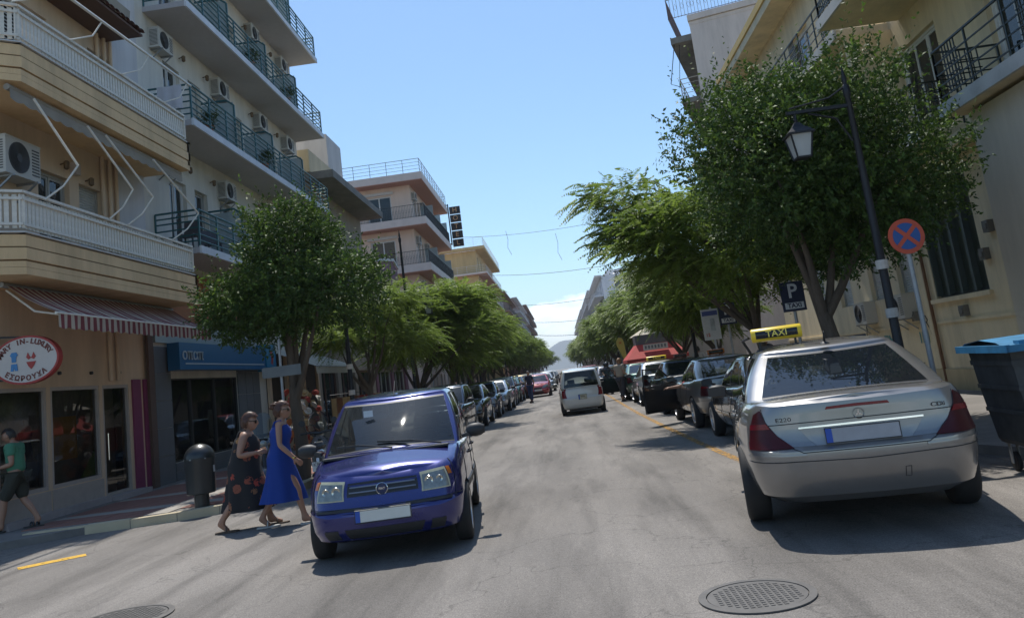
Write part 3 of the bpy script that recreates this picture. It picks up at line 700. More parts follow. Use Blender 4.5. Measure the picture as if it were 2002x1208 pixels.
def human(label,loc,rz,P,cat='person'):
    """P: joint positions (x right, y forward, z up), builds one continuous body; returns thing and head matrix"""
    t=thing('person',label,cat,loc,rz); s=P.get('w',1.0); J={};E=[]
    def j(k,p,r): J[k]=(*p,r)
    pe=P['pelvis']; ch=P['chest']; nk=P['neck']; hd=P['head']
    j('pelvis',pe,(.135*s,.11*s)); j('waist',pe.lerp(ch,.45),(.125*s,.10*s)); j('chest',ch,(.145*s,.105*s)); j('nb',ch.lerp(nk,.7),(.09*s,.07*s)); j('neck',nk,.052); j('nt',nk.lerp(hd,.6),.050)
    E+=[('pelvis','waist'),('waist','chest'),('chest','nb'),('nb','neck'),('neck','nt')]
    for sd_ in ('l','r'):
        sh=P['sh'+sd_]; el=P['el'+sd_]; wr=P['wr'+sd_]; hp=P['hp'+sd_]; kn=P['kn'+sd_]; an=P['an'+sd_]; to=P['to'+sd_]
        j('sh'+sd_,sh,.052*s); j('ua'+sd_,sh.lerp(el,.45),.050*s); j('el'+sd_,el,.038*s); j('fa'+sd_,el.lerp(wr,.35),.040*s); j('wr'+sd_,wr,.026)
        E+=[('nb','sh'+sd_),('sh'+sd_,'ua'+sd_),('ua'+sd_,'el'+sd_),('el'+sd_,'fa'+sd_),('fa'+sd_,'wr'+sd_)]
        j('hp'+sd_,hp,.092*s); j('th'+sd_,hp.lerp(kn,.45),.082*s); j('kn'+sd_,kn,.055*s); j('ca'+sd_,kn.lerp(an,.3)+V3(0,-.015,0),.056*s); j('an'+sd_,an,.034)
        E+=[('pelvis','hp'+sd_),('hp'+sd_,'th'+sd_),('th'+sd_,'kn'+sd_),('kn'+sd_,'ca'+sd_),('ca'+sd_,'an'+sd_)]
        hl=an+V3(0,-.04,-.045); j('he'+sd_,hl,.030); md=an.lerp(to,.6); md.z=min(md.z,to.z+.03); j('mf'+sd_,md,.034); j('to'+sd_,to,.024)
        E+=[('an'+sd_,'he'+sd_),('an'+sd_,'mf'+sd_),('mf'+sd_,'to'+sd_)]
        hand_joints(J,E,'wr'+sd_,wr,wr-el,P.get('hu'+sd_,V3(0,0,1)),P.get('curl'+sd_,.5),side=1 if sd_=='l' else -1)
    bm_=skinmesh('body',J,E,skinm,2,'pelvis'); hm,M=head_mesh(hd,P.get('hyaw',0),P.get('hpitch',0))
    me=joinrem('body',[bm_,hm],skinm); body=put('body',me,t)
    return t,M,J,body
def dress_mesh(rings,n=40,seed=0,fold=.02,nf=9):
    rs=random.Random(seed); mb=MB(); rows=[]; ph=rs.uniform(0,6)
    for i,(c,rx,ry,fo) in enumerate(rings):
        r=[]
        for k in range(n):
            a=2*PI*k/n; f=1+fo*(math.sin(nf*a+ph+i*.18)*.7+math.sin((nf//2)*a+1.7+i*.1)*.5)
            r.append((c[0]+rx*math.cos(a)*f,c[1]+ry*math.sin(a)*f,c[2]))
        rows.append(r)
    mb.grid(rows,True); return mb
def shoe(parent,an,to,mt,name='sandal',full=False):
    d=(to-an); d.z=0; d.normalize(); s=d.cross(V3(0,0,1)); c=(an+to)/2; m=MB(); pts=[]
    rot=Matrix.Translation((an.x,an.y,min(an.z-.085,to.z-.02)))@Matrix(((s.x,d.x,0,0),(s.y,d.y,0,0),(0,0,1,0),(0,0,0,1)))
    L_=(to-an).length+.10
    out=[(-.035,-.07),(.035,-.07),(.04,0),(.052,L_*.55),(.035,L_-.05),(0,L_-.015),(-.035,L_-.05),(-.052,L_*.55),(-.04,0)]
    b=MB(); b.prism(out,0,.022,'z'); b.v=[tuple(rot@Vector(v)) for v in b.v]; o=b.build(name,mt,parent)
    for yy in ((.08,) if not full else (.02,.07,.12)):
        a=MB(); a.tube([rot@Vector((x*.056,yy,.02+.062*math.sqrt(max(0,1-x*x)))) for x in (-1,-.7,-.3,0,.3,.7,1)],.009 if not full else .016,6); a.build('strap',mt,o,smooth=60)
    return o
# ---------------- scooter
def scooter(label,loc,rz,pm,accent=None,topcase=False,plate_txt=None,screen=True,group=None):
    t=thing('scooter',label,'scooter',loc,rz,group); r=.23
    tm,rm=make_wheel_meshes(r,.11,5)
    for y in (.62,-.62):
        w_=put('wheel',tm,t,(0,y,r)); put('rim',rm,w_); put('rim',rm,w_,(0,0,0),(0,0,PI))
    def loft(rows,nm,mt,par=t,n=14):
        m=MB(); R_=[]
        for (y,z,w,h) in rows: R_.append([(w*math.cos(2*PI*k/n)*abs(math.cos(2*PI*k/n))**-.25 if abs(math.cos(2*PI*k/n))>.05 else 0,y,z+h*math.sin(2*PI*k/n)) for k in range(n)])
        m.grid(R_,True); m.add(R_[0],[tuple(range(n))]); m.add(R_[-1],[tuple(range(n))]); return m.build(nm,mt,par,smooth=50,weld=True)
    b=loft([(-.86,.70,.03,.03),(-.80,.70,.085,.07),(-.55,.66,.14,.12),(-.2,.55,.16,.16),(.02,.42,.14,.14),(.1,.34,.10,.06)],'body_panel',pm)
    loft([(.12,.27,.16,.04),(-.15,.27,.17,.05),(-.3,.3,.12,.06)],'footboard',blackpl,t)
    loft([(-.82,.80,.06,.02),(-.72,.82,.11,.045),(-.35,.80,.14,.055),(-.1,.76,.12,.05),(.0,.74,.06,.03)],'seat',mat('seat_vinyl',(.02,.02,.02),.5,var=.1))
    m=MB(); rows=[]
    for (z,y,w) in ((.25,.30,.12),(.45,.34,.20),(.7,.37,.21),(.88,.35,.15),(.95,.33,.10)): rows.append([(w*math.sin(a),y-.10*(1-math.cos(a))+(.06 if z<.9 else .03),z) for a in [-1.4+2.8*k/10 for k in range(11)]])
    m.grid(rows); m.grid([[(p[0]*.9,p[1]-.04,p[2]) for p in r_] for r_ in rows]); m.build('front_shield',pm,t,smooth=60)
    m=MB(); m.tube([(0,.36,.9),(0,.62,.35)],.035,8); m.beam((.07,.62,.23),(.07,.55,.55),.03);m.beam((-.07,.62,.23),(-.07,.55,.55),.03); m.build('fork',blackpl,t)
    f=MB(); f.grid([[(x,.62+(r+.035)*math.cos(a),r+(r+.035)*math.sin(a)) for x in (-.07,-.04,.04,.07)] for a in [R(15+i*15) for i in range(9)]]); f.build('mudguard',pm,t,smooth=60)
    f=MB(); f.grid([[(x,-.62+(r+.04)*math.cos(a),r+(r+.04)*math.sin(a)) for x in (-.08,0,.08)] for a in [R(60+i*15) for i in range(9)]]); f.build('mudguard',blackpl,t,smooth=60)
    h=MB(); h.tube([(-.34,.22,1.02),(-.2,.27,1.03),(0,.33,1.0),(.2,.27,1.03),(.34,.22,1.02)],[.02,.018,.03,.018,.02],8); hb=h.build('handlebar',blackpl,t,smooth=50)
    for sg in (-1,1):
        s_=MB(); s_.tube([(sg*.22,.26,1.04),(sg*.28,.24,1.18)],.007,5); s_.lathe([(.001,-.01),(.055,-.008),(.06,0),(.055,.008),(.001,.01)],(sg*.30,.23,1.22),14,'y'); s_.build('mirror',blackpl,t,smooth=50)
    l=MB(); l.lathe([(.001,.02),(.05,.015),(.065,0),(.06,-.03)],(0,.44,.86),14,'y'); l.build('headlight',lens_cl,t,smooth=50)
    if screen:
        m=MB(); m.grid([[(w_*math.sin(a),.42-.08*(1-math.cos(a))-zz*.25,.95+zz) for a in [-1.2+2.4*k/8 for k in range(9)]] for zz,w_ in ((0,.14),(.15,.2),(.3,.2),(.42,.15),(.46,.08))]); m.build('windscreen',glassmat('smoky_screen',(.1,.1,.09),.25),t,smooth=60)
    tl=loft([(-.885,.70,.10,.025),(-.86,.70,.115,.035),(-.80,.69,.13,.04)],'tail_light',lens_red)
    for sg in (-1,1):
        s_=MB(); s_.lathe([(.001,-.03),(.03,-.025),(.032,.01),(.001,.02)],(sg*.15,-.84,.66),10,'y'); s_.build('turn_signal',lens_or,t,smooth=50)
    p=MB(); p.box(-.1,.1,-.93,-.92,.40,.56,Matrix.Identity(4)); p.beam((0,-.86,.62),(0,-.925,.56),.05,.02); po=p.build('number_plate',platew,t)
    if plate_txt:
        for i,s_ in enumerate(plate_txt): put('plate_lettering',text_mesh(s_,.085,.001,blackpl),po,(0,-.932,.515-.075*i))
    rk=MB(); rk.tube([(-.09,-.62,.86),(-.10,-.86,.90),(0,-.94,.90),(.10,-.86,.90),(.09,-.62,.86)],.011,6); rk.build('grab_rail',chrome,t,smooth=60)
    e=MB(); e.lathe([(.02,0),(.05,.05),(.055,.35),(.03,.42)],(.16,-.8,.30),12,'y'); e.build('exhaust',chrome,t,smooth=50)
    st=MB(); st.tube([(-.06,-.2,.28),(-.2,-.22,.01)],.012,6); st.build('stand',blackpl,t)
    if topcase: 
        k=loft([(-1.0,.98,.10,.06),(-.98,1.02,.19,.13),(-.7,1.04,.2,.15),(-.62,1.0,.15,.1)],'top_case',accent or pm); r_=loft([(-1.005,.98,.12,.02),(-1.0,.98,.15,.025),(-.98,.98,.18,.03)],'reflector',lens_red,k)
    return t
# ---------------- building kit (local frame: facade along +X, street side is -Y, up +Z)
def stucco(name,col,var=.07,stain=.16,sscale=.35): return mat(name,col,.85,var=var,vs=1.3,bump=.25,bs=60,stain=stain*1.25,sscale=sscale*1.6,stretch=(1.8,1.8,.32))
frame_w=mat('white_frame',(.62,.62,.60),.5,var=.05); frame_a=mat('aluminium_frame',(.42,.41,.38),.4,.3,var=.08); frame_d=mat('dark_frame',(.03,.035,.035),.45,var=.05)
pane_m=glassmat('window_glass',(.02,.03,.035),.8,.015); shut_m=mat('roller_shutter',(.50,.49,.45),.6,var=.1); wood_m=mat('brown_wood',(.10,.05,.03),.7,var=.2)
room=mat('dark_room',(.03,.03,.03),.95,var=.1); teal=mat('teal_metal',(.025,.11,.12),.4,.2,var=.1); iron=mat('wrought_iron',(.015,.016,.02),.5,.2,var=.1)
dkgreen=mat('dark_green_iron',(.012,.022,.02),.45,.2,var=.1); galv=mat('galvanised_steel',(.30,.31,.32),.5,.5,var=.15,vs=20)
acm=mat('ac_casing',(.52,.50,.45),.6,var=.08,stain=.15,sscale=3); grillm=mat('ac_grille',(.06,.06,.06),.6,var=.1)
conc=mat('raw_concrete',(.20,.19,.175),.9,var=.2,vs=3,bump=.3,stain=.3,sscale=.8)
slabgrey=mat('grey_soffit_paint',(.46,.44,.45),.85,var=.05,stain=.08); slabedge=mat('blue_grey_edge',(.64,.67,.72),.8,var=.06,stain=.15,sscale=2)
def wallmesh(mb,u0,u1,z0,z1,ops,y=0,dep=.2,M=None):
    us=sorted(set([u0,u1]+[o[0] for o in ops]+[o[1] for o in ops])); zs=sorted(set([z0,z1]+[o[2] for o in ops]+[o[3] for o in ops]))
    us=[u for u in us if u0<=u<=u1]; zs=[z for z in zs if z0<=z<=z1]
    T=(lambda p: tuple(M@Vector(p))) if M is not None else (lambda p:p)
    for a,b in zip(us[:-1],us[1:]):
        for c,d in zip(zs[:-1],zs[1:]):
            um,zm=(a+b)/2,(c+d)/2
            if any(o[0]<um<o[1] and o[2]<zm<o[3] for o in ops): continue
            mb.add([T(p) for p in ((a,y,c),(b,y,c),(b,y,d),(a,y,d))],[(0,1,2,3)])
    for o in ops:
        a,b,c,d=o[:4]; q=y+dep
        for P in (((a,y,c),(a,q,c),(a,q,d),(a,y,d)),((b,y,c),(b,y,d),(b,q,d),(b,q,c)),((a,y,c),(b,y,c),(b,q,c),(a,q,c)),((a,y,d),(a,q,d),(b,q,d),(b,y,d))): mb.add([T(p) for p in P],[(0,1,2,3)])
_wc={}
def winmesh(w,h,ty,fm):
    k=(round(w,2),round(h,2),ty,fm.name)
    if k in _wc: return _wc[k]
    f=MB(); t=.055
    f.box(-w/2,w/2,-.03,.05,0,t); f.box(-w/2,w/2,-.03,.05,h-t,h); f.box(-w/2,-w/2+t,-.03,.05,t,h-t); f.box(w/2-t,w/2,-.03,.05,t,h-t)
    p=MB()
    if ty in('slide','door','slide3'):
        n=2 if w>.9 else 1
        if ty=='slide3': n=3
        for i in range(n):
            a=-w/2+t+(w-2*t)*i/n; b=-w/2+t+(w-2*t)*(i+1)/n; oy=.0 if i%2 else .018
            f.box(a,a+.045,-.015+oy,.03+oy,t,h-t); f.box(b-.045,b,-.015+oy,.03+oy,t,h-t); f.box(a+.045,b-.045,-.012+oy,.027+oy,t,t+.05); f.box(a+.045,b-.045,-.012+oy,.027+oy,h-t-.05,h-t)
            p.add([(a+.04,.008+oy,t+.04),(b-.04,.008+oy,t+.04),(b-.04,.008+oy,h-t-.04),(a+.04,.008+oy,h-t-.04)],[(0,1,2,3)])
    if ty=='fixed': p.add([(-w/2+t,.01,t),(w/2-t,.01,t),(w/2-t,.01,h-t),(-w/2+t,.01,h-t)],[(0,1,2,3)])
    s=MB()
    if ty=='shut':
        n=int((h-2*t)/.055)
        for i in range(n):
            z=t+i*(h-2*t)/n; s.add([(-w/2+t,-.004,z),(w/2-t,-.004,z),(w/2-t,.012,z+.030),(-w/2+t,.012,z+.030),(w/2-t,-.002,z+.055),(-w/2+t,-.002,z+.055)],[(0,1,2,3),(3,2,4,5)])
    if ty=='louv':
        n=int((h-2*t)/.075)
        for sx_ in (-1,1):
            for i in range(n):
                z=t+i*(h-2*t)/n; a,b=(-w/2+t,-.02) if sx_<0 else (.02,w/2-t)
                s.add([(a,-.02,z),(b,-.02,z),(b,.02,z+.06),(a,.02,z+.06)],[(0,1,2,3)])
        s.box(-.02,.02,-.03,.03,t,h-t)
    r=(f.mesh('window',fm),p.mesh('pane',pane_m,fixn=False) if p.v else None,s.mesh('shutter',shut_m if fm is not wood_m else wood_m,fixn=False) if s.v else None); _wc[k]=r; return r
def window(par,u,z,w,h,ty='slide',fm=None,y=.14,rz=0,x=None,sill=True,sm=None):
    a,b,c=winmesh(w,h,ty,fm or frame_a)
    o=put('door' if ty=='door' else 'window',a,par,(u,y,z),rz)
    if b: put('pane',b,o)
    if c:
        q=put('shutter',c,o); tag(q,kind='stuff')
        if sm: q.material_slots[0].link='OBJECT'; q.material_slots[0].material=sm
    return o
_ac={}
def ac_meshes():
    if not _ac:
        m=MB(); m.box(-.40,.40,-.30,0,0,.55); m.box(-.41,.41,-.31,.01,.55,.57); _ac['c']=m.mesh('casing',acm)
        g=MB(); g.lathe([(.205,-.305),(.235,-.312),(.235,-.30)],(-.1,0,.28),24,'y',cap=False); g.lathe([(.001,-.308),(.06,-.310),(.06,-.302)],(-.1,0,.28),14,'y')
        for i in range(9):
            rr=.07+i*.018; g.lathe([(rr,-.309),(rr+.006,-.312),(rr+.006,-.304)],(-.1,0,.28),24,'y',cap=False)
        g.lathe([(.001,-.3015),(.21,-.3015)],(-.1,0,.28),24,'y',cap=False)
        _ac['g']=g.mesh('fan_grille',grillm)
        v=MB()
        for i in range(12): v.box(-.405,-.398,-.26,-.04,.06+i*.038,.075+i*.038)
        for i in range(9): v.box(.2,.37,-.306,-.3,.08+i*.048,.1+i*.048)
        _ac['v']=v.mesh('vent_slats',grillm)
        b=MB(); 
        for x in (-.28,.28): b.beam((x,0,-.02),(x,-.34,-.02),.03); b.beam((x,0,-.28),(x,-.30,-.035),.025)
        _ac['b']=b.mesh('bracket',galv)
    return _ac
def ac_unit(root,u,z,label,group=None,y=0,rz=0,s=1):
    M=root.matrix_basis; loc=M@Vector((u,y,z)); t=thing('air_conditioner',label,'air conditioner',loc,root.rotation_euler.z+rz,group); t.scale=(s,s,s)
    a=ac_meshes(); c=put('casing',a['c'],t); put('fan_grille',a['g'],t); tag(put('vent_slats',a['v'],c),kind='stuff'); tag(put('bracket',a['b'],t),kind='stuff'); return t
def shell(root,L,D,H,wm,ops,z0=0,sideops=(),side='l',parapet=.0,wins=True,fm=None,sidewm=None):
    """walls with real openings; ops=(u0,u1,z0,z1,type)"""
    m=MB(); wallmesh(m,0,L,z0,H,ops)
    m.build('wall',wm,root)
    sm_=MB()
    # side walls: local x=0 faces -X ; x=L faces +X
    Ml=Matrix(((0,1,0,0),(-1,0,0,D),(0,0,1,0),(0,0,0,1))); Mr=Matrix(((0,-1,0,L),(1,0,0,0),(0,0,1,0),(0,0,0,1)))
    wallmesh(sm_,0,D,z0,H,sideops if side=='l' else [],0,.2,Ml); wallmesh(sm_,0,D,z0,H,sideops if side=='r' else [],0,.2,Mr)
    sm_.add([(0,D,z0),(L,D,z0),(L,D,H),(0,D,H)],[(3,2,1,0)]); sm_.build('side_wall',sidewm or wm,root,fixn=False)
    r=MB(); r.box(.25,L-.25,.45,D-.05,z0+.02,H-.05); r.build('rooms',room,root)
    rr=MB(); rr.box(-.02,L+.02,-.02,D+.02,H,H+.18); rr.build('roof',wm if sidewm is None else sidewm,root)
    if wins:
        for o in ops:
            if len(o)>4 and o[4]: window(root,(o[0]+o[1])/2,o[2],o[1]-o[0],o[3]-o[2],o[4],o[5] if len(o)>5 else fm)
        for o in sideops:
            if len(o)>4 and o[4]:
                uc=(o[0]+o[1])/2
                if side=='l': window(root,.14,o[2],o[1]-o[0],o[3]-o[2],o[4],o[5] if len(o)>5 else fm,y=D-uc,rz=-PI/2)
                else: window(root,L-.14,o[2],o[1]-o[0],o[3]-o[2],o[4],o[5] if len(o)>5 else fm,y=uc,rz=PI/2)
def railrun(par,pts,style,mt,h,step=.12,z=0,child='rail'):
    """railing along polyline pts (x,y); separate posts, rails and bars"""
    segs=list(zip(pts[:-1],pts[1:]))
    for (a,b) in segs:
        A=Vector((a[0],a[1],z));B=Vector((b[0],b[1],z)); d=B-A; L_=d.length; d.normalize(); up_=Vector((0,0,1)); rzz=math.atan2(d.y,d.x)
        if style=='slat':
            for zz,w_ in ((h,.06),(h-.12,.035),(.12,.035)):
                m=MB(); m.beam((0,0,0),(L_,0,0),w_,.045); m.build('rail',mt,par,A+up_*zz,rzz)
            k=('slat',mt.name)
            if k not in _wc: s_=MB(); s_.box(-.035,.035,-.014,.014,0,h-.10); _wc[k]=s_.mesh('slat',mt)
            n=int(L_/step)
            for i in range(n+1): put('slat',_wc[k],par,A+d*(i*L_/n)+up_*.05-Vector((-d.y,d.x,0))*.03,rzz)
        elif style=='pipes':
            for zz in (h,h-.14,h-.28,h-.46,h-.64,h-.80):
                if zz<.03: continue
                m=MB(); m.tube([(0,0,0),(L_,0,0)],.021 if zz<h else .028,7); m.build('rail',mt,par,A+up_*zz,rzz,smooth=50)
            n=max(1,round(L_/1.1))
            k=('post',mt.name,h)
            if k not in _wc: s_=MB(); s_.box(-.02,.02,-.02,.02,0,h); _wc[k]=s_.mesh('post',mt)
            for i in range(n+1): put('post',_wc[k],par,A+d*(i*L_/n),rzz)
        elif style in('bars','thin','deco'):
            m=MB(); m.beam((0,0,0),(L_,0,0),.04,.03); m.build('rail',mt,par,A+up_*h,rzz)
            if style=='thin':
                for q in range(1,4): m=MB(); m.beam((0,0,0),(L_,0,0),.02,.02); m.build('rail',mt,par,A+up_*(h*q/4),rzz)
                bs=MB(); n=max(1,int(L_/1.2))
                for i in range(n+1): bs.beam(A+d*(i*L_/n),A+d*(i*L_/n)+up_*h,.03)
                tag(bs.build('bars',mt,par),kind='stuff')
            elif style=='bars':
                m=MB(); m.beam((0,0,0),(L_,0,0),.03,.02); m.build('rail',mt,par,A+up_*.08,rzz)
                bs=MB(); n=max(1,int(L_/step))
                for i in range(n+1):
                    c=A+d*(i*L_/n); bs.beam(c+up_*.03,c+up_*h,.016)
                    if i%2==0 and i<n: bs.tube([c+up_*.55*h,c+d*step*.5+up_*.72*h,c+d*step+up_*.55*h,c+d*step*.5+up_*.38*h,c+up_*.55*h],.008,4)
                tag(bs.build('bars',mt,par),kind='stuff')
            else:
                for zz in (.12,.32,.52,.72):
                    m=MB(); m.beam((0,0,0),(L_,0,0),.022,.022); m.build('rail',mt,par,A+up_*(zz*h/.95),rzz)
                n=max(1,round(L_/1.15)); g=MB()
                for i in range(n+1): g.beam(A+d*(i*L_/n),A+d*(i*L_/n)+up_*h,.03)
                for i in range(n):
                    if i%2==0:
                        c=A+d*((i+.5)*L_/n)
                        for q in (-.2,-.1,0,.1,.2): g.beam(c+d*q+up_*.1,c+d*q+up_*(h-.02),.018)
                        for q in (.22,.42,.62,.80): g.beam(c-d*.24+up_*q*h,c+d*.24+up_*q*h,.018)
                tag(g.build('bars',mt,par),kind='stuff')
def balcony(root,u0,u1,z,dep,th,style,mt,slabm,edgem=None,h=.9,ends='lr',step=.12,inset=.06,name='balcony',proud=0):
    m=MB(); m.box(u0,u1,-dep+.05,0,-th,-.012); b=m.build(name,slabm,root,(0,0,z))
    e=MB(); e.box(u0-.012,u1+.012,-dep-.012,-dep+.045,-th-.012,.02); e.build('slab_edge',edgem or slabm,b)
    if style:
        pts=[]
        if 'l' in ends: pts.append((u0+inset,-.02))
        pts+=[(u0+inset,-dep+inset),(u1-inset,-dep+inset)]
        if 'r' in ends: pts.append((u1-inset,-.02))
        railrun(b,pts,style,mt,h,step,.02)
    return b
def place(root,u,y,z): return root.matrix_basis@Vector((u,y,z))
def wall_lamp(root,u,z,y=0):
    l=MB(); l.tube([(0,0,0),(0,-.12,.02)],.015,6); l.lathe([(.03,.06),(.06,.03),(.055,-.10),(.02,-.13)],(0,-.14,0),8,'z'); l.build('wall_lamp',mat('bronze',(.16,.10,.05),.5,.3,var=.2),root,(u,y,z))
# ================= SETTING =================
asph=bpy.data.materials.new('asphalt'); asph.use_nodes=True
def asphalt():
    nt=asph.node_tree; b=nt.nodes['Principled BSDF']; L=nt.links.new; tc=N(nt,'ShaderNodeTexCoord'); src=tc.outputs['Object']
    def noise(sc,det,st=(1,1,1),ro=.6):
        mp=N(nt,'ShaderNodeMapping'); mp.inputs['Scale'].default_value=st; L(src,mp.inputs[0]); n=N(nt,'ShaderNodeTexNoise'); n.inputs['Scale'].default_value=sc; n.inputs['Detail'].default_value=det; n.inputs['Roughness'].default_value=ro; L(mp.outputs[0],n.inputs[0]); return n.outputs[0]
    def mr(v,a,b_,c,d): m=N(nt,'ShaderNodeMapRange'); m.inputs[1].default_value=a;m.inputs[2].default_value=b_;m.inputs[3].default_value=c;m.inputs[4].default_value=d; L(v,m.inputs[0]); return m.outputs[0]
    fine=mr(noise(85,4),.3,.7,.55,1.5); grit=mr(noise(24,5,(1,1,1),.75),.35,.65,.84,1.16); big=mr(noise(.55,6,(1,.35,1)),.35,.65,.74,1.18); patch_=mr(noise(1.1,5,(1.4,.22,1),.6),.50,.60,1.0,.80)
    sxn=N(nt,'ShaderNodeSeparateXYZ'); L(src,sxn.inputs[0]); 
    # tyre-polished wheel tracks running along the street
    tr=MATH(nt,'ABSOLUTE',MATH(nt,'SINE',MATH(nt,'MULTIPLY',MATH(nt,'ADD',sxn.outputs[0],MATH(nt,'MULTIPLY',noise(.3,2),.5)),1.7))); track=mr(tr,0,1,.90,1.08)
    oil=mr(noise(1.3,5,(1.6,.12,1)),.50,.70,1,.64)
    v=N(nt,'ShaderNodeTexVoronoi',feature='DISTANCE_TO_EDGE'); v.inputs['Scale'].default_value=.55
    wn=N(nt,'ShaderNodeTexNoise'); wn.inputs['Scale'].default_value=2.5; wn.inputs['Detail'].default_value=5; L(src,wn.inputs[0]); vm=N(nt,'ShaderNodeVectorMath',operation='SCALE'); vm.inputs['Scale'].default_value=.7; L(wn.outputs[1],vm.inputs[0]); va=N(nt,'ShaderNodeVectorMath',operation='ADD'); L(src,va.inputs[0]); L(vm.outputs[0],va.inputs[1]); L(va.outputs[0],v.inputs['Vector'])
    crack=mr(v.outputs['Distance'],0,.008,.66,1)
    cm=mr(noise(.22,3),.40,.46,1,0); crack=MATH(nt,'MAXIMUM',crack,cm)
    f=fine
    for q in (grit,big,patch_,track,oil,crack): f=MATH(nt,'MULTIPLY',f,q)
    s=N(nt,'ShaderNodeVectorMath',operation='SCALE'); s.inputs[0].default_value=(.190,.174,.157); L(f,s.inputs['Scale']); L(s.outputs[0],b.inputs['Base Color'])
    b.inputs['Roughness'].default_value=.82; b.inputs['Specular IOR Level'].default_value=.35
    bp=N(nt,'ShaderNodeBump'); bp.inputs['Strength'].default_value=.55; bp.inputs['Distance'].default_value=.01; L(noise(150,3),bp.inputs['Height']); L(bp.outputs[0],b.inputs['Normal'])
asphalt()
def struct(o): return tag(o,kind='structure')
m=MB(); 
ys=[-30,0,10,20,30,45,60,90,140,220,400,900,3800]; xs=[-3000,-300,-40,-10,-6,-2,2,6,10,40,300,3000]
m.grid([[(x,y,0) for x in xs] for y in ys]); struct(m.build('road',asph,fixn=False))
redp=mat('red_paving',(.26,.125,.095),.85,var=.16,vs=9,bump=.3,stain=.25,sscale=2); palep=mat('pale_paving',(.34,.31,.27),.85,var=.12,vs=9,stain=.2,sscale=2); kerbm=mat('kerb_stone',(.55,.46,.31),.85,var=.18,vs=6,bump=.5,bs=25,stain=.3,sscale=3)
pavem=mat('pavement_grey',(.20,.185,.17),.88,var=.15,vs=4,bump=.2,stain=.3,sscale=1.2)
# left pavement: outline of the corner, then along the street
def poly_slab(name,pts,z0,z1,mt,bev=0):
    m=MB(); m.prism(pts,z0,z1,'z'); return m.build(name,mt)
LC=[(-9.8,13.3),(-8.9,13.16),(-7.9,13.2),(-7.2,13.3),(-6.5,13.45),(-5.9,13.7),(-5.45,14.1),(-5.2,14.7),(-5.1,15.5),(-5.08,17),(-5.08,22)]
pl=struct(poly_slab('pavement',[(-30,12.2),(-9.8,12.3),(-8.8,12.6)]+LC[2:-1]+[(-5.08,400),(-9.9,400),(-30,14.4)],-.3,.112,pavem))
# raised shelf of the shop fronts
kz=.13
def kerb_run(pts,par,w=.18,h=.14,L_=.9,gap=.012,side=1):
    d=0; out=[]
    P=[Vector((x,y,0)) for x,y in pts]
    for a,b in zip(P[:-1],P[1:]):
        v=b-a; l=v.length; n=max(1,round(l/L_)); v.normalize(); nr=Vector((-v.y,v.x,0))*side
        for i in range(n):
            s=a+v*(l*i/n+gap/2); e=a+v*(l*(i+1)/n-gap/2); dz=random.Random(i*7+int(l*100)).uniform(-.006,.006)
            q=MB(); q.prism([(s.x,s.y),(e.x,e.y),(e.x+nr.x*w,e.y+nr.y*w),(s.x+nr.x*w,s.y+nr.y*w)],-.05,h+dz,'z'); 
            # eased arris towards the road
            q.v=[(x,y,z) for x,y,z in q.v]; q.build('kerb_stone',kerbm,par)
kerb_run([(x,y-.004) if i<6 else (x+.004,y) for i,(x,y) in enumerate(LC[1:-1])],pl,h=.135,side=1,L_=.8)
kerb_run([(-5.076,17),(-5.076,45)],pl,h=.135,side=1,L_=1.0)
# paving: red and pale tiles of the corner, each laid on its own joint
tile_cache={}
def tilem(w,l,mt):
    k=(w,l,mt.name)
    if k not in tile_cache: q=MB(); q.box(0,w,0,l,0,.03); tile_cache[k]=q.mesh('tile',mt)
    return tile_cache[k]
rs=random.Random(4); cnt=0
def inside(x,y):
    if x<-7.9: yk=13.2+.0*x
    else:
        yk=interp(x,[p[0] for p in LC[2:-1]][:7],[p[1] for p in LC[2:-1]][:7]) if x<-5.2 else 99
    return y>yk+.24
y=13.3; T=.42
while y<21.5:
    x=-9.3
    while x<-5.75:
        if all(inside(a,b) for a,b in ((x,y),(x+T,y))) and cnt<290:
            band=(int((x+9.8)/T)%6==0) or (int((y-13.3)/T)%6==2)
            put('tile',tilem(T-.008,T-.008,palep if band else redp),pl,(x+.004,y+.004,.092+rs.uniform(-.003,.003)+.004)); cnt+=1
        x+=T
    y+=T
RC=[(4.35,11.6),(3.95,12.2),(3.85,13.5),(3.85,400)]
pr=struct(poly_slab('pavement',[(5.4,-10),(5.4,8.2),(4.35,11.6),(3.95,12.2),(3.85,13.5),(3.85,400),(8.4,400),(8.4,-10)],-.3,.115,pavem))
kerb_run([(3.846,13.5),(3.846,45)],pr,h=.135,side=-1,L_=1.0)
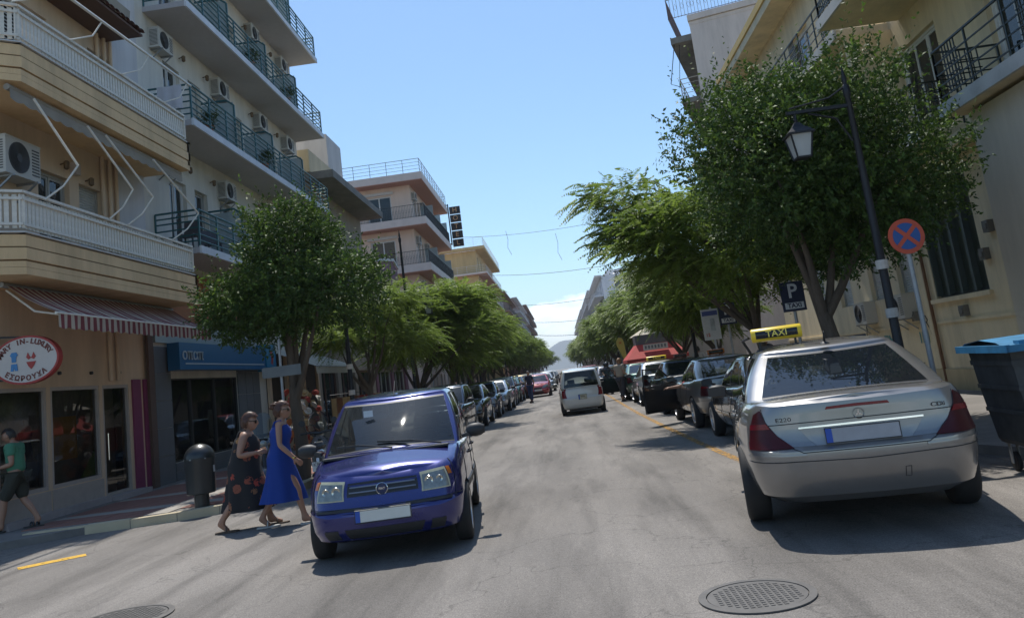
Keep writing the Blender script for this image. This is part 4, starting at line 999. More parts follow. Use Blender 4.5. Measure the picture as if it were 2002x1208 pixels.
# road markings, worn paint
def wornpaint(name,col,thr):
    m=bpy.data.materials.new(name); m.use_nodes=True; nt=m.node_tree; b=nt.nodes['Principled BSDF']; L=nt.links.new; b.inputs['Base Color'].default_value=(*col,1); b.inputs['Roughness'].default_value=.7
    tc=N(nt,'ShaderNodeTexCoord'); n=N(nt,'ShaderNodeTexNoise'); n.inputs['Scale'].default_value=11; n.inputs['Detail'].default_value=9; n.inputs['Roughness'].default_value=.75; L(tc.outputs['Object'],n.inputs[0])
    L(MATH(nt,'MULTIPLY',MATH(nt,'SUBTRACT',n.outputs[0],thr),9,True),b.inputs['Alpha']); return m
yl=wornpaint('worn_yellow',(.42,.22,.03),.44); yl2=wornpaint('worn_yellow_bright',(.62,.36,.03),.36); wl=wornpaint('worn_white',(.5,.5,.48),.60)
def strip(name,pts,w,mt,z=.005):
    P=[Vector((x,y,0)) for x,y in pts]; m=MB(); rows=[]
    for i,p in enumerate(P):
        t=(P[min(i+1,len(P)-1)]-P[max(0,i-1)]).normalized(); nr=Vector((-t.y,t.x,0)); rows.append([(p.x+nr.x*w/2,p.y+nr.y*w/2,z),(p.x-nr.x*w/2,p.y-nr.y*w/2,z)])
    m.grid(rows); return struct(m.build(name,mt,fixn=False))
strip('yellow_line',[(2.42,10.6),(2.36,12),(2.26,15),(2.16,20),(2.08,26),(2.08,34),(2.1,60)],.13,yl)
strip('yellow_line',[(-7.25,10.62),(-6.95,10.86),(-6.62,11.08)],.24,yl2)
strip('centre_line',[(-.42,16),(-.42,60)],.11,wl); strip('centre_line',[(-.42,62),(-.42,160)],.11,wl,.006)
# mountain ridge and the coast beyond the town
mt_m=mat('mountain_scrub',(.085,.095,.075),.95,var=.25,vs=.004,stain=.2,sscale=.002)
m=MB(); rows=[]
def hz(x,y): 
    t=x/900.0
    return 118*math.exp(-((x-250)/520)**2)*(1+.10*math.sin(x/61)+.06*math.sin(x/23+1))+70*math.exp(-((x+900)/700)**2)*(1+.1*math.sin(x/80))+75*math.exp(-((x-1500)/600)**2)
for j in range(9):
    f=[0,.25,.5,.75,.92,1,.8,.4,0][j]; y=3150+j*90
    rows.append([(x,y+25*math.sin(x/45+j),f*hz(x,y)*(1+.05*math.sin(x/33+j*1.7))-1) for x in range(-2600,2700,25)])
m.grid(rows); struct(m.build('mountain',mt_m,smooth=80))
# ================= LEFT: corner building with the striped awning =================
cream=stucco('cream_stucco',(.68,.51,.35)); ochre=stucco('ochre_fascia',(.76,.53,.29),stain=.2); pinkm=mat('magenta_paint',(.20,.03,.09),.6,var=.1); whitewood=mat('white_rail_paint',(.74,.69,.60),.6,var=.12,vs=14,stain=.15,sscale=6)
ba=thing('apartment_building','cream corner apartment building with ribbed ochre balconies above a lingerie shop','building',(-9.8,13.8,0),PI/2)
opsA=[(.12,1.5,.62,2.52,None),(1.62,3.3,.62,2.52,None),(3.42,4.5,.2,2.52,None),(1.45,2.5,4.6,6.85,'slide'),(2.85,3.75,5.2,6.85,'shut'),(.3,1.9,7.95,10.2,'louv',frame_w),(3.4,4.3,8.2,10.2,'shut'),(1.2,2.2,11.4,13.4,'shut')]
shell(ba,5.62,9,15,cream,opsA,0,[(1,2.6,4.7,6.8,'shut'),(1,2.6,8,10.1,'shut')],'l',fm=frame_a)
# light painted strip, drain pipes and plinth
m=MB(); m.box(4.35,5.64,-.025,0,4.35,15); m.build('painted_strip',stucco('pale_grey_stucco',(.60,.58,.57)),ba)
for u in (4.0,4.28,3.7):
    m=MB(); m.tube([(u,-.06,2.6 if u<4.2 else 4.4),(u,-.06,14.8)],.045,8); m.build('drain_pipe',cream,ba,smooth=60)
m=MB(); m.box(4.62,4.98,-.04,0,0,2.62); m.box(5.12,5.60,-.05,0,0,2.62); m.build('magenta_pilaster',pinkm,ba)
m=MB(); m.box(-.02,.10,-.03,0,0,2.62); m.build('magenta_pilaster',pinkm,ba)
m=MB(); m.box(5.25,5.5,-.12,-.052,0,4.3); m.build('downpipe_box',mat('brown_pilaster',(.12,.075,.055),.8,var=.15),ba)
shopf=mat('shop_frame',(.42,.37,.33),.5,.1,var=.1)
def shopwindow(par,u0,u1,z0,z1,fm,door=False,t=.07,y=.06):
    w,h=u1-u0,z1-z0; f=MB(); f.box(u0,u1,y-.05,y+.05,z0,z0+t); f.box(u0,u1,y-.05,y+.05,z1-t,z1); f.box(u0,u0+t,y-.049,y+.049,z0+t,z1-t); f.box(u1-t,u1,y-.049,y+.049,z0+t,z1-t)
    o=f.build('shop_door' if door else 'shop_window',fm,par); p=MB(); p.add([(u0+t,y,z0+t),(u1-t,y,z0+t),(u1-t,y,z1-t),(u0+t,y,z1-t)],[(0,1,2,3)]); p.build('pane',glassmat('shop_glass',(.03,.03,.03),.12,.01),o,fixn=False)
    if door: q=MB(); q.tube([(u0+t+.06,y-.08,z0+.75),(u0+t+.06,y-.08,z0+1.3)],.012,6); q.build('handle',chrome,o)
    return o
shopwindow(ba,.12,1.5,.62,2.52,shopf); shopwindow(ba,1.62,3.3,.62,2.52,shopf); shopwindow(ba,3.42,4.5,.2,2.52,shopf,True)
m=MB(); m.box(.12,1.53,-.02,.0,.22,.6); m.build('plinth_panel',shopf,ba); m=MB(); m.box(1.59,3.32,-.02,0,.22,.6); m.build('plinth_panel',shopf,ba)
m=MB(); m.box(.1,3.35,-.16,-.022,.112,.235); m.build('sill_step',mat('marble',(.42,.37,.36),.5,var=.1,stain=.2),ba); m=MB(); m.box(3.38,4.7,-.34,-.02,.112,.21); m.build('door_step',mat('marble',(.42,.37,.36)),ba)
for u in (1.9,3.0,4.1):
    m=MB(); m.lathe([(.001,-.06),(.035,-.05),(.035,0)],(u,0,2.78),10,'y'); m.build('spotlight',blackpl,ba)
# shop interior
shopback=mat('shop_interior',(.34,.29,.24),.9,var=.3,vs=3)
m=MB(); m.box(.1,4.55,.40,.43,.2,2.6); m.build('shop_back_wall',shopback,ba); 
m=MB(); m.box(2.05,3.0,.34,.38,1.1,1.95); m.build('display_board',mat('orange_board',(.62,.30,.04),.8,var=.1),ba)
def mannequin(u,z,col,nm,lab):
    t=thing('mannequin',lab,'mannequin',place(ba,u,.2,z),PI/2); q=MB()
    q.tube([(0,0,.0),(0,0,.55)],.012,6); b=q.build('stand',chrome,t)
    q=MB(); q.grid([[(rx*math.cos(a),ry*math.sin(a)*.8,zz) for a in [2*PI*k/16 for k in range(16)]] for zz,rx,ry in ((.5,.13,.1),(.62,.16,.12),(.78,.11,.09),(.98,.16,.11),(1.06,.15,.08),(1.12,.05,.05),(1.2,.045,.045))],True); q.build('torso',mat('mannequin_skin',(.4,.3,.22),.5),t,smooth=60)
    q=MB(); q.grid([[(rx*math.cos(a),ry*math.sin(a)*.8,zz) for a in [2*PI*k/16 for k in range(16)]] for zz,rx,ry in ((.45,.17,.14),(.62,.165,.125),(.78,.115,.095),(.98,.165,.115))],True); q.build('garment',col,t,smooth=60)
mannequin(.45,.75,mat('cream_cloth',(.4,.34,.25),.9),'m','mannequin bust in a cream garment in the leftmost shop window'); mannequin(1.15,.75,mat('navy_cloth',(.015,.015,.05),.9),'m','mannequin bust in a navy robe behind the leftmost shop window')
# green price poster and white pet-like basket in the display
m=MB(); m.add([(2.7,.10,.70),(3.22,.10,.70),(3.22,.10,1.22)],[(0,1,2)]); m.add([(2.7,.115,.70),(3.22,.115,.70),(3.22,.115,1.22)],[(2,1,0)]); m.build('green_poster',mat('green_card',(.14,.30,.04),.6,var=.1),ba,fixn=False)
# balconies of the corner building
def ribbed_balcony(z0,ztop,hr):
    m=MB(); x0,x1,de=-1.05,5.72,1.2
    out=[(x1,0),(x1,-de),(x0+.25,-de),(x0,-de+.3),(x0,9.0),(0,9.0),(0,0)]
    m.prism(out,z0,z0+.12,'z'); ins=[(x1-.09,0),(x1-.09,-de+.09),(x0+.3,-de+.09),(x0+.09,-de+.36),(x0+.09,9.0)]
    b=m.build('balcony',ochre,ba)
    # upstand in three ribs
    h=ztop-z0; zz=[z0+.125,z0+h*.36,z0+h*.68,ztop]
    for i in range(3):
        q=MB(); o=.0 if i!=1 else .018
        path=[(x1+o,-.01),(x1+o,-de-o),(x0+.25-o*.4,-de-o),(x0-o,-de+.3),(x0-o,9.0)]
        for (a,c) in zip(path[:-1],path[1:]):
            v=Vector((c[0]-a[0],c[1]-a[1],0)).normalized(); nr=Vector((v.y,-v.x,0)); ou=-nr
            q.prism([(a[0],a[1]),(c[0],c[1]),(c[0]+nr.x*.1,c[1]+nr.y*.1),(a[0]+nr.x*.1,a[1]+nr.y*.1)],zz[i],zz[i+1]-.028,'z')
        q.build('fascia_band',ochre,b)
        if i<2:
            q=MB()
            for (a,c) in zip(path[:-1],path[1:]):
                v=Vector((c[0]-a[0],c[1]-a[1],0)).normalized(); nr=Vector((v.y,-v.x,0))
                q.prism([(a[0]+nr.x*.03,a[1]+nr.y*.03),(c[0]+nr.x*.03,c[1]+nr.y*.03),(c[0]+nr.x*.08,c[1]+nr.y*.08),(a[0]+nr.x*.08,a[1]+nr.y*.08)],zz[i+1]-.028,zz[i+1],'z')
            q.build('groove',mat('groove_brown',(.20,.13,.07),.9),b)
    c=MB(); 
    for (a,d_) in zip([(x1+.03,-.01),(x1+.03,-de-.03),(x0+.22,-de-.03),(x0-.03,-de+.28)],[(x1+.03,-de-.03),(x0+.22,-de-.03),(x0-.03,-de+.28),(x0-.03,9)]):
        v=Vector((d_[0]-a[0],d_[1]-a[1],0)).normalized(); nr=Vector((v.y,-v.x,0)); c.prism([a,d_,(d_[0]+nr.x*.16,d_[1]+nr.y*.16),(a[0]+nr.x*.16,a[1]+nr.y*.16)],ztop+.001,ztop+.025,'z')
    c.build('coping',mat('white_coping',(.55,.54,.52),.7,var=.1),b)
    railrun(b,[(x1-.05,0),(x1-.05,-de+.06),(x0+.28,-de+.06),(x0+.06,-de+.33),(x0+.06,2.5)],'slat',whitewood,hr,.105,ztop+.05)
    return b
ribbed_balcony(4.28,4.98,.68); ribbed_balcony(7.66,8.36,.68)
# tiled canopy high on the wall
cn=MB(); cn.box(.9,4.2,-.92,0,11.0,11.05); canopy=cn.build('tile_canopy',wood_m,ba,(0,0,-.35))
tm_=MB(); 
tm_.grid([[(.11*math.cos(a)-.0,-yy,.06*math.sin(a)+.30-yy*.28) for a in [PI*k/6 for k in range(7)]] for yy in (0,.98)]); tm_.grid([[(.09*math.cos(a)-.0,-yy,.045*math.sin(a)+.29-yy*.28) for a in [PI*k/6 for k in range(7)]] for yy in (0,.98)]); tme=tm_.mesh('roof_tile',mat('brown_roof_tile',(.10,.045,.035),.8,var=.3,vs=8))
for i in range(15): put('roof_tile',tme,canopy,(1.0+i*.22,0,11.05))
ac_unit(ba,.45,6.35,'large rusty air conditioner at the corner under the upper ochre balcony','air conditioners on the corner building',s=1.25)
wall_lamp(ba,2.2,7.1); wall_lamp(ba,3.1,6.95)
m=MB(); m.box(2.55,2.75,-.12,0,6.98,7.25); m.build('alarm_box',mat('alarm_white',(.5,.42,.38),.5),ba); 
# awnings
def cloth_stripes():
    m=bpy.data.materials.new('red_striped_canvas'); m.use_nodes=True; nt=m.node_tree; b=nt.nodes['Principled BSDF']; L=nt.links.new; tc=N(nt,'ShaderNodeTexCoord'); s=N(nt,'ShaderNodeSeparateXYZ'); L(tc.outputs['Object'],s.inputs[0])
    w_=MATH(nt,'GREATER_THAN',MATH(nt,'FRACT',MATH(nt,'MULTIPLY',s.outputs[0],5.1)),.52); mx=N(nt,'ShaderNodeMix',data_type='RGBA'); L(w_,mx.inputs[0]); mx.inputs[6].default_value=(.22,.055,.06,1); mx.inputs[7].default_value=(.50,.43,.34,1)
    n=N(nt,'ShaderNodeTexNoise'); n.inputs['Scale'].default_value=2.5; n.inputs['Detail'].default_value=6; L(tc.outputs['Object'],n.inputs[0]); v=N(nt,'ShaderNodeVectorMath',operation='SCALE'); L(mx.outputs[2],v.inputs[0]); L(MATH(nt,'ADD',MATH(nt,'MULTIPLY',n.outputs[0],.5),.75),v.inputs['Scale']); L(v.outputs[0],b.inputs['Base Color']); b.inputs['Roughness'].default_value=.9
    t=N(nt,'ShaderNodeBsdfTranslucent'); L(v.outputs[0],t.inputs[0]); ms=N(nt,'ShaderNodeMixShader'); ms.inputs[0].default_value=.3; L(b.outputs[0],ms.inputs[1]); L(t.outputs[0],ms.inputs[2]); L(ms.outputs[0],nt.nodes['Material Output'].inputs[0]); return m
canvas=cloth_stripes()
aw=thing('awning','red and cream striped canvas awning with scalloped edge over the lingerie shop','awning',place(ba,0,0,0),PI/2)
m=MB(); n=120; rows=[]
for j in range(9):
    t=j/8; rows.append([(lerp(-.45,5.6,i/n),-.55-.95*t, 4.24-.62*t-.05*math.sin(PI*t)+.012*math.sin(i*1.1+2*t)*t+.02*math.sin(i*.31)*t) for i in range(n+1)])
m.grid(rows); m.build('canvas',canvas,aw,smooth=70)
m=MB(); rows=[]
for j in range(3):
    t=j/2; rows.append([(lerp(-.45,5.6,i/n),-1.505-.012*math.sin(i*.9)*t, 3.615-.23*t-(.035*abs(math.sin(i*PI/6)))*(t==1)) for i in range(n+1)])
m.grid(rows); m.build('valance',canvas,aw,smooth=70)
m=MB(); m.tube([(-.5,-1.49,3.62),(5.65,-1.49,3.62)],.022,8); m.build('front_bar',whitewood,aw,smooth=50)
for u in (-.3,5.5):
    m=MB(); m.tube([(u,-.5,4.15),(u,-1.0,3.72),(u,-1.48,3.6)],.018,6); m.build('folding_arm',whitewood,aw)
m=MB(); m.tube([(-.5,-.55,4.22),(5.65,-.55,4.22)],.05,8); m.build('roller',galv,aw,smooth=50)
grime=mat('grimy_canvas',(.34,.30,.24),.9,var=.2,stain=.3,sscale=3)
a2=thing('awning','retracted awning with four long bent arms under the upper ochre balcony','awning',place(ba,0,0,0),PI/2,'rolled up awnings of the corner building')
m=MB(); m.tube([(-.9,-1.0,7.56),(5.55,-1.0,7.56)],.06,10); m.build('roller',grime,a2,smooth=60)
m=MB(); m.grid([[(lerp(-.9,5.55,i/90),-1.06,7.52-.16*t-(.04*abs(math.sin(i*PI/5)))*(t==1)) for i in range(91)] for t in (0,1)]); m.build('valance',grime,a2)
for k,(a,b,c) in enumerate((((-.55,-1.25,7.42),(.3,-1.5,6.38),(-.2,-1.17,5.68)),((1.1,-1.25,7.42),(2.25,-1.5,6.36),(1.9,-1.17,5.72)),((1.75,-1.25,7.42),(3.1,-1.5,6.38),(2.6,-1.17,5.72)),((3.7,-1.25,7.42),(5.35,-1.5,6.45),(4.6,-1.17,5.72)))):
    m=MB(); m.tube([a,b],.022,7); m.tube([b,tuple(lerp(b[i],c[i],.45)-(.1 if i==2 else 0) for i in range(3)),c],.018,7); m.build('arm',whitewood,a2,smooth=50)
a3=thing('awning','slim white awning bar held on bent arms above the upper ochre balcony rail','awning',place(ba,0,0,0),PI/2,'rolled up awnings of the corner building')
m=MB(); m.tube([(-.9,-1.42,9.72),(5.55,-1.42,9.82)],.03,8); m.build('front_bar',mat('white_bar',(.7,.68,.62),.35,.2,var=.05),a3,smooth=50)
m=MB(); m.grid([[(lerp(-.9,3.6,i/60),-.95+.1*t,11.02-.9*t-(.05*abs(math.sin(i*PI/5)))*(t>.9)) for i in range(61)] for t in (0,.3)]); m.build('valance',grime,a3)
for u in (-.2,1.5,3.4,5.3):
    m=MB(); m.tube([(u,-1.42,9.76),(u-.25,-1.35,9.35),(u-.75,-1.17,9.08)],.017,6); m.build('arm',whitewood,a3,smooth=50)
# oval shop sign, hung square to the wall
sg=thing('shop_sign','oval white shop sign with red lettering, blue shirt and red bikini','sign',(-9.22,13.9,2.95))
redp_=mat('sign_red',(.38,.035,.03),.5,var=.1); signw=mat('sign_white',(.60,.54,.50),.5,var=.06,stain=.1); bluep=mat('sign_blue',(.05,.22,.48),.5)
m=MB(); rows=[[(rx*math.cos(a),y,rz*math.sin(a)) for a in [2*PI*k/48 for k in range(48)]] for y,rx,rz in ((-.02,.60,.42),(-.06,.60,.42),(-.06,.565,.385))]; m.grid([[(p[0],.06,p[2]) for p in rows[0]]]+rows,True); m.add([(p[0],.06,p[2]) for p in rows[0]],[tuple(range(48))]); m.build('rim',redp_,sg,smooth=40)
m=MB(); m.add([(.57*math.cos(2*PI*k/48),-.058,.39*math.sin(2*PI*k/48)) for k in range(48)],[tuple(range(48))]); m.add([(.57*math.cos(2*PI*k/48),-.04,.39*math.sin(2*PI*k/48)) for k in range(48)],[tuple(range(48))]); m.build('face',signw,sg)
brown=mat('sign_brown',(.16,.03,.02),.5)
def arctext(s,cx,cz,r,a0,a1,size,mt,par,flip=False,sq=.68):
    n=len(s)
    for i,ch in enumerate(s):
        if ch==' ': continue
        a=lerp(a0,a1,i/(n-1)); x=cx+r*math.sin(a); z=cz+(r*sq*math.cos(a) if not flip else -r*sq*math.cos(a))
        tl=-a*.72 if not flip else a*.72
        put('lettering',text_mesh(ch,size,.003,mt,.004),par,(x,-.064,z),(0,-tl,0))
arctext('MARY IN-LUXURY',0,0,.47,-1.22,1.22,.125,brown,sg); arctext('ΕΣΩΡΟΥΧΑ',0,0,.47,-.78,.78,.12,brown,sg,True)
m=MB()
def flat(m,pts,y0=-.070,y1=-.060): m.prism(pts,y0,y1,'y')
flat(m,[(-.27,.10),(-.24,.15),(-.16,.15),(-.13,.10),(-.16,.07),(-.165,-.02),(-.24,-.02),(-.245,.07)]); m.build('shirt_emblem',bluep,sg)
m=MB(); flat(m,[(-.25,-.05),(-.15,-.05),(-.135,-.17),(-.185,-.17),(-.20,-.11),(-.215,-.17),(-.265,-.17)]); m.build('shorts_emblem',bluep,sg)
m=MB(); flat(m,[(.02,.04),(.05,.12),(.09,.04),(.12,.04),(.15,.12),(.19,.04),(.15,.0),(.105,.03),(.06,.0)]); m.build('bikini_top_emblem',redp_,sg); m=MB(); flat(m,[(.02,-.04),(.19,-.04),(.15,-.12),(.105,-.17),(.06,-.12)]); m.build('bikini_bottom_emblem',redp_,sg)
m=MB(); m.beam((.0,0,.4),(-.58,0,.46),.03); m.beam((-.3,0,-.3),(-.58,0,-.3),.03); m.build('bracket',iron,sg)
# ================= LEFT: pale hotel block with teal railings =================
palew=stucco('pale_cream_stucco',(.67,.63,.55)); bb=thing('apartment_building','pale cream apartment block with grey balcony slabs and teal pipe railings','building',(-9.8,19.45,0),PI/2)
opsB=[(.85,5.1,.55,2.62,None)]
for z in (5.85,9.2,12.5,15.85):
    for k in range(4):
        u=.9+3.3*k
        if u+.9<13: opsB.append((u+.55,u+1.55,z,z+2.15,'door',frame_w if (k+int(z))%2 else frame_a))
        if u+2.9<13: opsB.append((u+2.1,u+2.95,z+.0,z+2.15,'shut' if (k*3+int(z))%3==0 else 'door'))
shell(bb,13.2,10,19.5,palew,opsB,0)
for li,z in enumerate((5.65,9.02,12.32,15.67)):
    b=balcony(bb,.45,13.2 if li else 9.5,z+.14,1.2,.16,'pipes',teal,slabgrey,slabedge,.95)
    for k in range(4):
        u=.5+3.3*(k+1)
        if u<13 and not(li==0 and u>9.4):
            m=MB(); m.box(u-.02,u+.02,-1.0,-.05,.15,1.6); dv=m.build('divider_panel',mat('frosted_panel',(.36,.43,.44),.3,var=.08,alpha=.72),b)
            m=MB(); m.beam((u,-1.02,.02),(u,-1.02,1.5),.05); m.beam((u,-1.02,1.5),(u,-.8,1.68),.05); m.beam((u,-.8,1.68),(u,-.02,1.68),.05); m.build('divider_frame',teal,b)
gac='air conditioners under the slabs of the pale block'
names=['first','second','third','fourth']; row=['lowest row','second row up','third row up']
for li,(z,us) in enumerate(((8.05,(1.15,5.0,9.1)),(11.4,(1.1,5.0,8.55,11.5)),(14.75,(1.3,5.0,8.4,11.6)))):
    for k,u in enumerate(us): ac_unit(bb,u,z,'beige air conditioner, %s from the corner in the %s under a grey slab'%(names[k],row[li]),gac)
for z in (8.45,11.8,15.1):
    for u in (2.5,4.1,7.8,10.4): wall_lamp(bb,u,z)
# shop front with the blue lottery sign
tilegrey=mat('grey_tile',(.13,.14,.15),.45,var=.12,vs=3)
tg=MB(); tg.box(0,.9,-.035,0,0,.66); 
for r_ in range(5):
    for (a,b_) in ((0.02,.84),(5.12,5.72),(5.74,6.3),(6.32,6.9)):
        m=MB(); m.box(a,b_-.01,-.04,0,.115+r_*.66,.115+r_*.66+.65); m.build('stone_panel',tilegrey,bb)
for k in range(6):
    m=MB(); m.box(.86+k*.71,.86+k*.71+.70,-.045,0,.12,.33); m.build('stone_panel',tilegrey,bb); m=MB(); m.box(.86+k*.71,.86+k*.71+.70,-.05,0,.335,.54); m.build('stone_panel',tilegrey,bb)
shopwindow(bb,.86,2.0,.56,2.62,frame_d,t=.03); shopwindow(bb,2.02,3.5,.56,2.62,frame_d,t=.03); shopwindow(bb,3.52,5.1,.56,2.62,frame_d,t=.03)
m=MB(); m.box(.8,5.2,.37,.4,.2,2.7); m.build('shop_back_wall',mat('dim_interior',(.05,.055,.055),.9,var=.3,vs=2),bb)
m=MB(); m.box(3.2,3.65,.1,.12,1.0,1.75); m.build('poster',mat('poster_grey',(.28,.3,.3),.6,var=.3,vs=6),bb)
orange=mat('orange_panel',(.36,.11,.02),.6,var=.15,stain=.1); m=MB(); m.box(.05,8.5,-.06,0,4.1,5.42); m.build('orange_panel',orange,bb)
m=MB(); m.box(.05,6.9,-.08,0,3.5,4.08); m.build('window_band',mat('pale_band',(.30,.36,.38),.4,var=.1),bb)
os_=thing('shop_sign','long dark blue shop fascia sign with white lettering and underline','sign',place(bb,0,0,0),PI/2)
dkblue=mat('sign_dark_blue',(.01,.11,.25),.35,var=.05); m=MB(); m.box(.6,6.55,-.40,-.09,2.80,3.48); m.build('panel',dkblue,os_)
signlt=mat('sign_lettering_pale',(.40,.45,.48),.4,var=.05); put('lettering',text_mesh('οπαπ',.40,.008,signlt,.001,1.25),os_,(1.35,-.41,3.17)); m=MB(); m.box(.9,6.4,-.412,-.40,2.93,2.965); m.build('underline',signlt,os_)
o2=thing('shop_sign','square light blue sign with a small red figure at the end of the blue fascia','sign',place(bb,0,0,0),PI/2)
m=MB(); m.box(6.62,7.5,-.42,-.1,2.75,3.6); m.build('panel',mat('sign_light_blue',(.02,.20,.36),.4),o2); m=MB(); 
m.prism([(7.0,2.95),(7.08,3.15),(6.98,3.3),(7.05,3.42),(7.15,3.36),(7.18,3.2),(7.3,3.28),(7.2,3.08),(7.16,2.9),(7.1,3.05)],-.43,-.42,'y'); m.build('figure_emblem',mat('emblem_red',(.4,.05,.03),.5),o2)
# kiosk fronts beyond: souvenir shop
m=MB(); m.box(7.6,13.1,-.03,0,.12,3.4); m.build('shop_recess',mat('brown_recess',(.06,.045,.035),.9,var=.3,vs=2),bb)
for u in (7.55,9.3,11.2,13.0): m=MB(); m.box(u,u+.18,-.14,-.035,.12,3.4); m.build('pilaster',cream,bb)
sa=thing('awning','plain cream canvas awning over the souvenir shop display','awning',place(bb,0,0,0),PI/2); m=MB(); m.grid([[(u,-y_,z_) for u in (7.6,10,13.0)] for y_,z_ in ((.1,3.45),(1.7,2.75),(1.72,2.5))]); m.build('canvas',mat('cream_canvas',(.50,.45,.36),.9,var=.1),sa); m=MB(); m.tube([(7.6,-1.7,2.74),(13,-1.7,2.74)],.02,6); m.build('front_bar',galv,sa)
# towel over the rail
tw=thing('towel','white towel hanging over the end of the teal balcony rail','towel',place(bb,.46,-.62,10.1),0)
m=MB(); m.grid([[( -.33+.66*i/10,.0+.03*math.sin(i*1.3+s_)*(abs(s_)),z_+.01*math.sin(i)) for i in range(11)] for s_,z_ in ((1,-.62),(.7,-.3),(.2,-.02),(0,.02))]); m.v=[(v[0],v[1]-.04,v[2]) for v in m.v]; m.build('cloth',mat('white_towel',(.55,.55,.6),.95,var=.08,vs=8),tw,smooth=70)
# ================= LEFT, further on =================
bc=thing('house','brown shaded house with a wide raw concrete eave beside the pale hotel block','building',(-9.8,32.9,0),PI/2)
brownw=stucco('brown_stucco',(.30,.25,.19)); shell(bc,10.2,9,10.8,brownw,[(1.5,2.6,6.2,8.4,'shut'),(4,5,6.2,8.4,'shut'),(7,8,6.2,8.4,'door'),(.5,3,.3,2.8,'slide3'),(3.5,6,.3,2.8,'slide3'),(6.5,9.5,.3,2.8,'slide3')],0,fm=wood_m)
m=MB(); m.box(.5,10.3,-1.25,1,10.82,11.15); m.build('concrete_eave',conc,bc); balcony(bc,1,9.8,6.1,1.1,.18,'bars',iron,conc,h=.9)
bc2=thing('rooftop_house','white stair house on a lit yellow parapet roof behind the concrete eave','building',(-9.8,32.9,0),PI/2)
m=MB(); m.box(.4,9.2,-.3,6.2,11.16,12.15); m.build('parapet',stucco('yellow_parapet',(.55,.46,.30)),bc2)
m=MB(); m.box(4.3,6.9,-.1,5,12.152,14.0); m.build('stair_house',stucco('white_stucco',(.55,.53,.52)),bc2)
def aerial(label,loc,rz=0,s=1):
    t=thing('tv_aerial',label,'aerial',loc,rz); m=MB(); m.tube([(0,0,0),(0,0,2.2)],.025,6); m.build('mast',galv,t)
    m=MB(); m.tube([(-.7,0,2.1),(.7,0,2.15)],.015,5); m.tube([(-.3,0,1.6),(.3,0,1.62)],.012,5); m.build('boom',galv,t)
    m=MB()
    for i in range(8): m.tube([(-.6+i*.17,-.25,2.1+i*.006),(-.6+i*.17,.25,2.1+i*.006)],.008,4)
    m.tube([(.7,0,1.9),(.62,.0,2.45)],.012,4); tag(m.build('elements',galv,t),kind='stuff'); t.scale=(s,s,s); return t
aerial('thin rooftop aerial left of the pink hotel railing against the sky',(-11.1,41,12.5),R(15))
bd=thing('house','low purple gabled house in front of the pink hotel','building',(-9.8,43.4,0),PI/2)
purp=stucco('purple_stucco',(.20,.09,.12)); shell(bd,8.8,8,7.9,purp,[(1.5,2.6,4.2,6.2,'slide',frame_w),(5,6.1,4.2,6.2,'slide',frame_w),(.5,4,.3,2.8,'slide3'),(4.6,8,.3,2.8,'slide3')],0,[(5.2,6.4,5.2,7,'slide',frame_w)])
m=MB(); m.prism([(-.05,8.05),(8.85,8.05),(8.85,9.2),(7.5,9.6),(-.05,8.6)],-.03,6,'y'); m.build('gable',purp,bd); m=MB(); m.beam((-.1,-.08,8.68),(7.5,-.08,9.7),.1,.16); m.beam((7.5,-.08,9.7),(8.9,-.08,9.3),.1,.16); m.build('gable_trim',mat('white_coping',(.55,.54,.52)),bd)
# pink hotel
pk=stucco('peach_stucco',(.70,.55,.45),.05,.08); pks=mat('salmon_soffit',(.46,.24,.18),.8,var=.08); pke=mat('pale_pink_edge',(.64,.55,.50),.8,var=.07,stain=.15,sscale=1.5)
be=thing('hotel','peach pink hotel with dark iron railings round its corner balconies','building',(-9.8,60.9,0),PI/2)
ops=[]
for z in (.3,3.6,7.2,10.65,14.1):
    for k in range(3):
        u=1.2+4.1*k; ops.append((u,u+1.1,z,z+2.1,'door',frame_w)); ops.append((u+1.9,u+2.7,z,z+2.1,'shut'))
so_=[]
for z in (3.6,7.2,10.65,14.1): so_.append((5.6,7.5,z+.02,z+2.15,'door',frame_w))
shell(be,12.9,9,16.8,pk,ops,0,so_,'l')
for z in (14.1,10.65,7.2):
    m=MB(); m.box(-.14,-.0,1.3,3.6,z+2.25,z+2.45); m.build('shutter_box',mat('white_coping',(.55,.54,.52)),be)
def wrap_slab(root,L_,z0,z1,sm,em,style,mt,h,dep=1.2,side=1.3,back=8,step=.12,off=0):
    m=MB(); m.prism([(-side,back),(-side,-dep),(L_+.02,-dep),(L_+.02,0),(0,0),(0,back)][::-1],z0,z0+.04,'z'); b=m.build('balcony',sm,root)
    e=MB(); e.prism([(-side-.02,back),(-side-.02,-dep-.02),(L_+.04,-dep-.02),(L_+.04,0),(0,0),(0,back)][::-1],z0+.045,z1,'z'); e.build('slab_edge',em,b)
    if style:
        railrun(b,[(-side+.08,back),(-side+.08,-dep+.08),(L_-.06,-dep+.08),(L_-.06,-.02)],style,mt,h,step,z1)
    return b
wrap_slab(be,12.9,13.45,14.05,pks,pke,'bars',iron,1.0); wrap_slab(be,12.9,9.95,10.55,pks,pke,'bars',iron,1.0); wrap_slab(be,12.9,6.5,7.1,pks,pke,'bars',iron,1.0)
wrap_slab(be,12.9,16.9,17.5,pks,pke,'thin',iron,1.05,back=9)
for z,zz in ((14.1,'top'),(10.65,'middle'),(7.2,'lowest')):
    for k,u in enumerate((.9,4.9,9.0)): ac_unit(be,u,z+1.75,'small air conditioner, %s along the %s balcony of the pink hotel'%(ORD[k],zz),'air conditioners on the pink hotel')
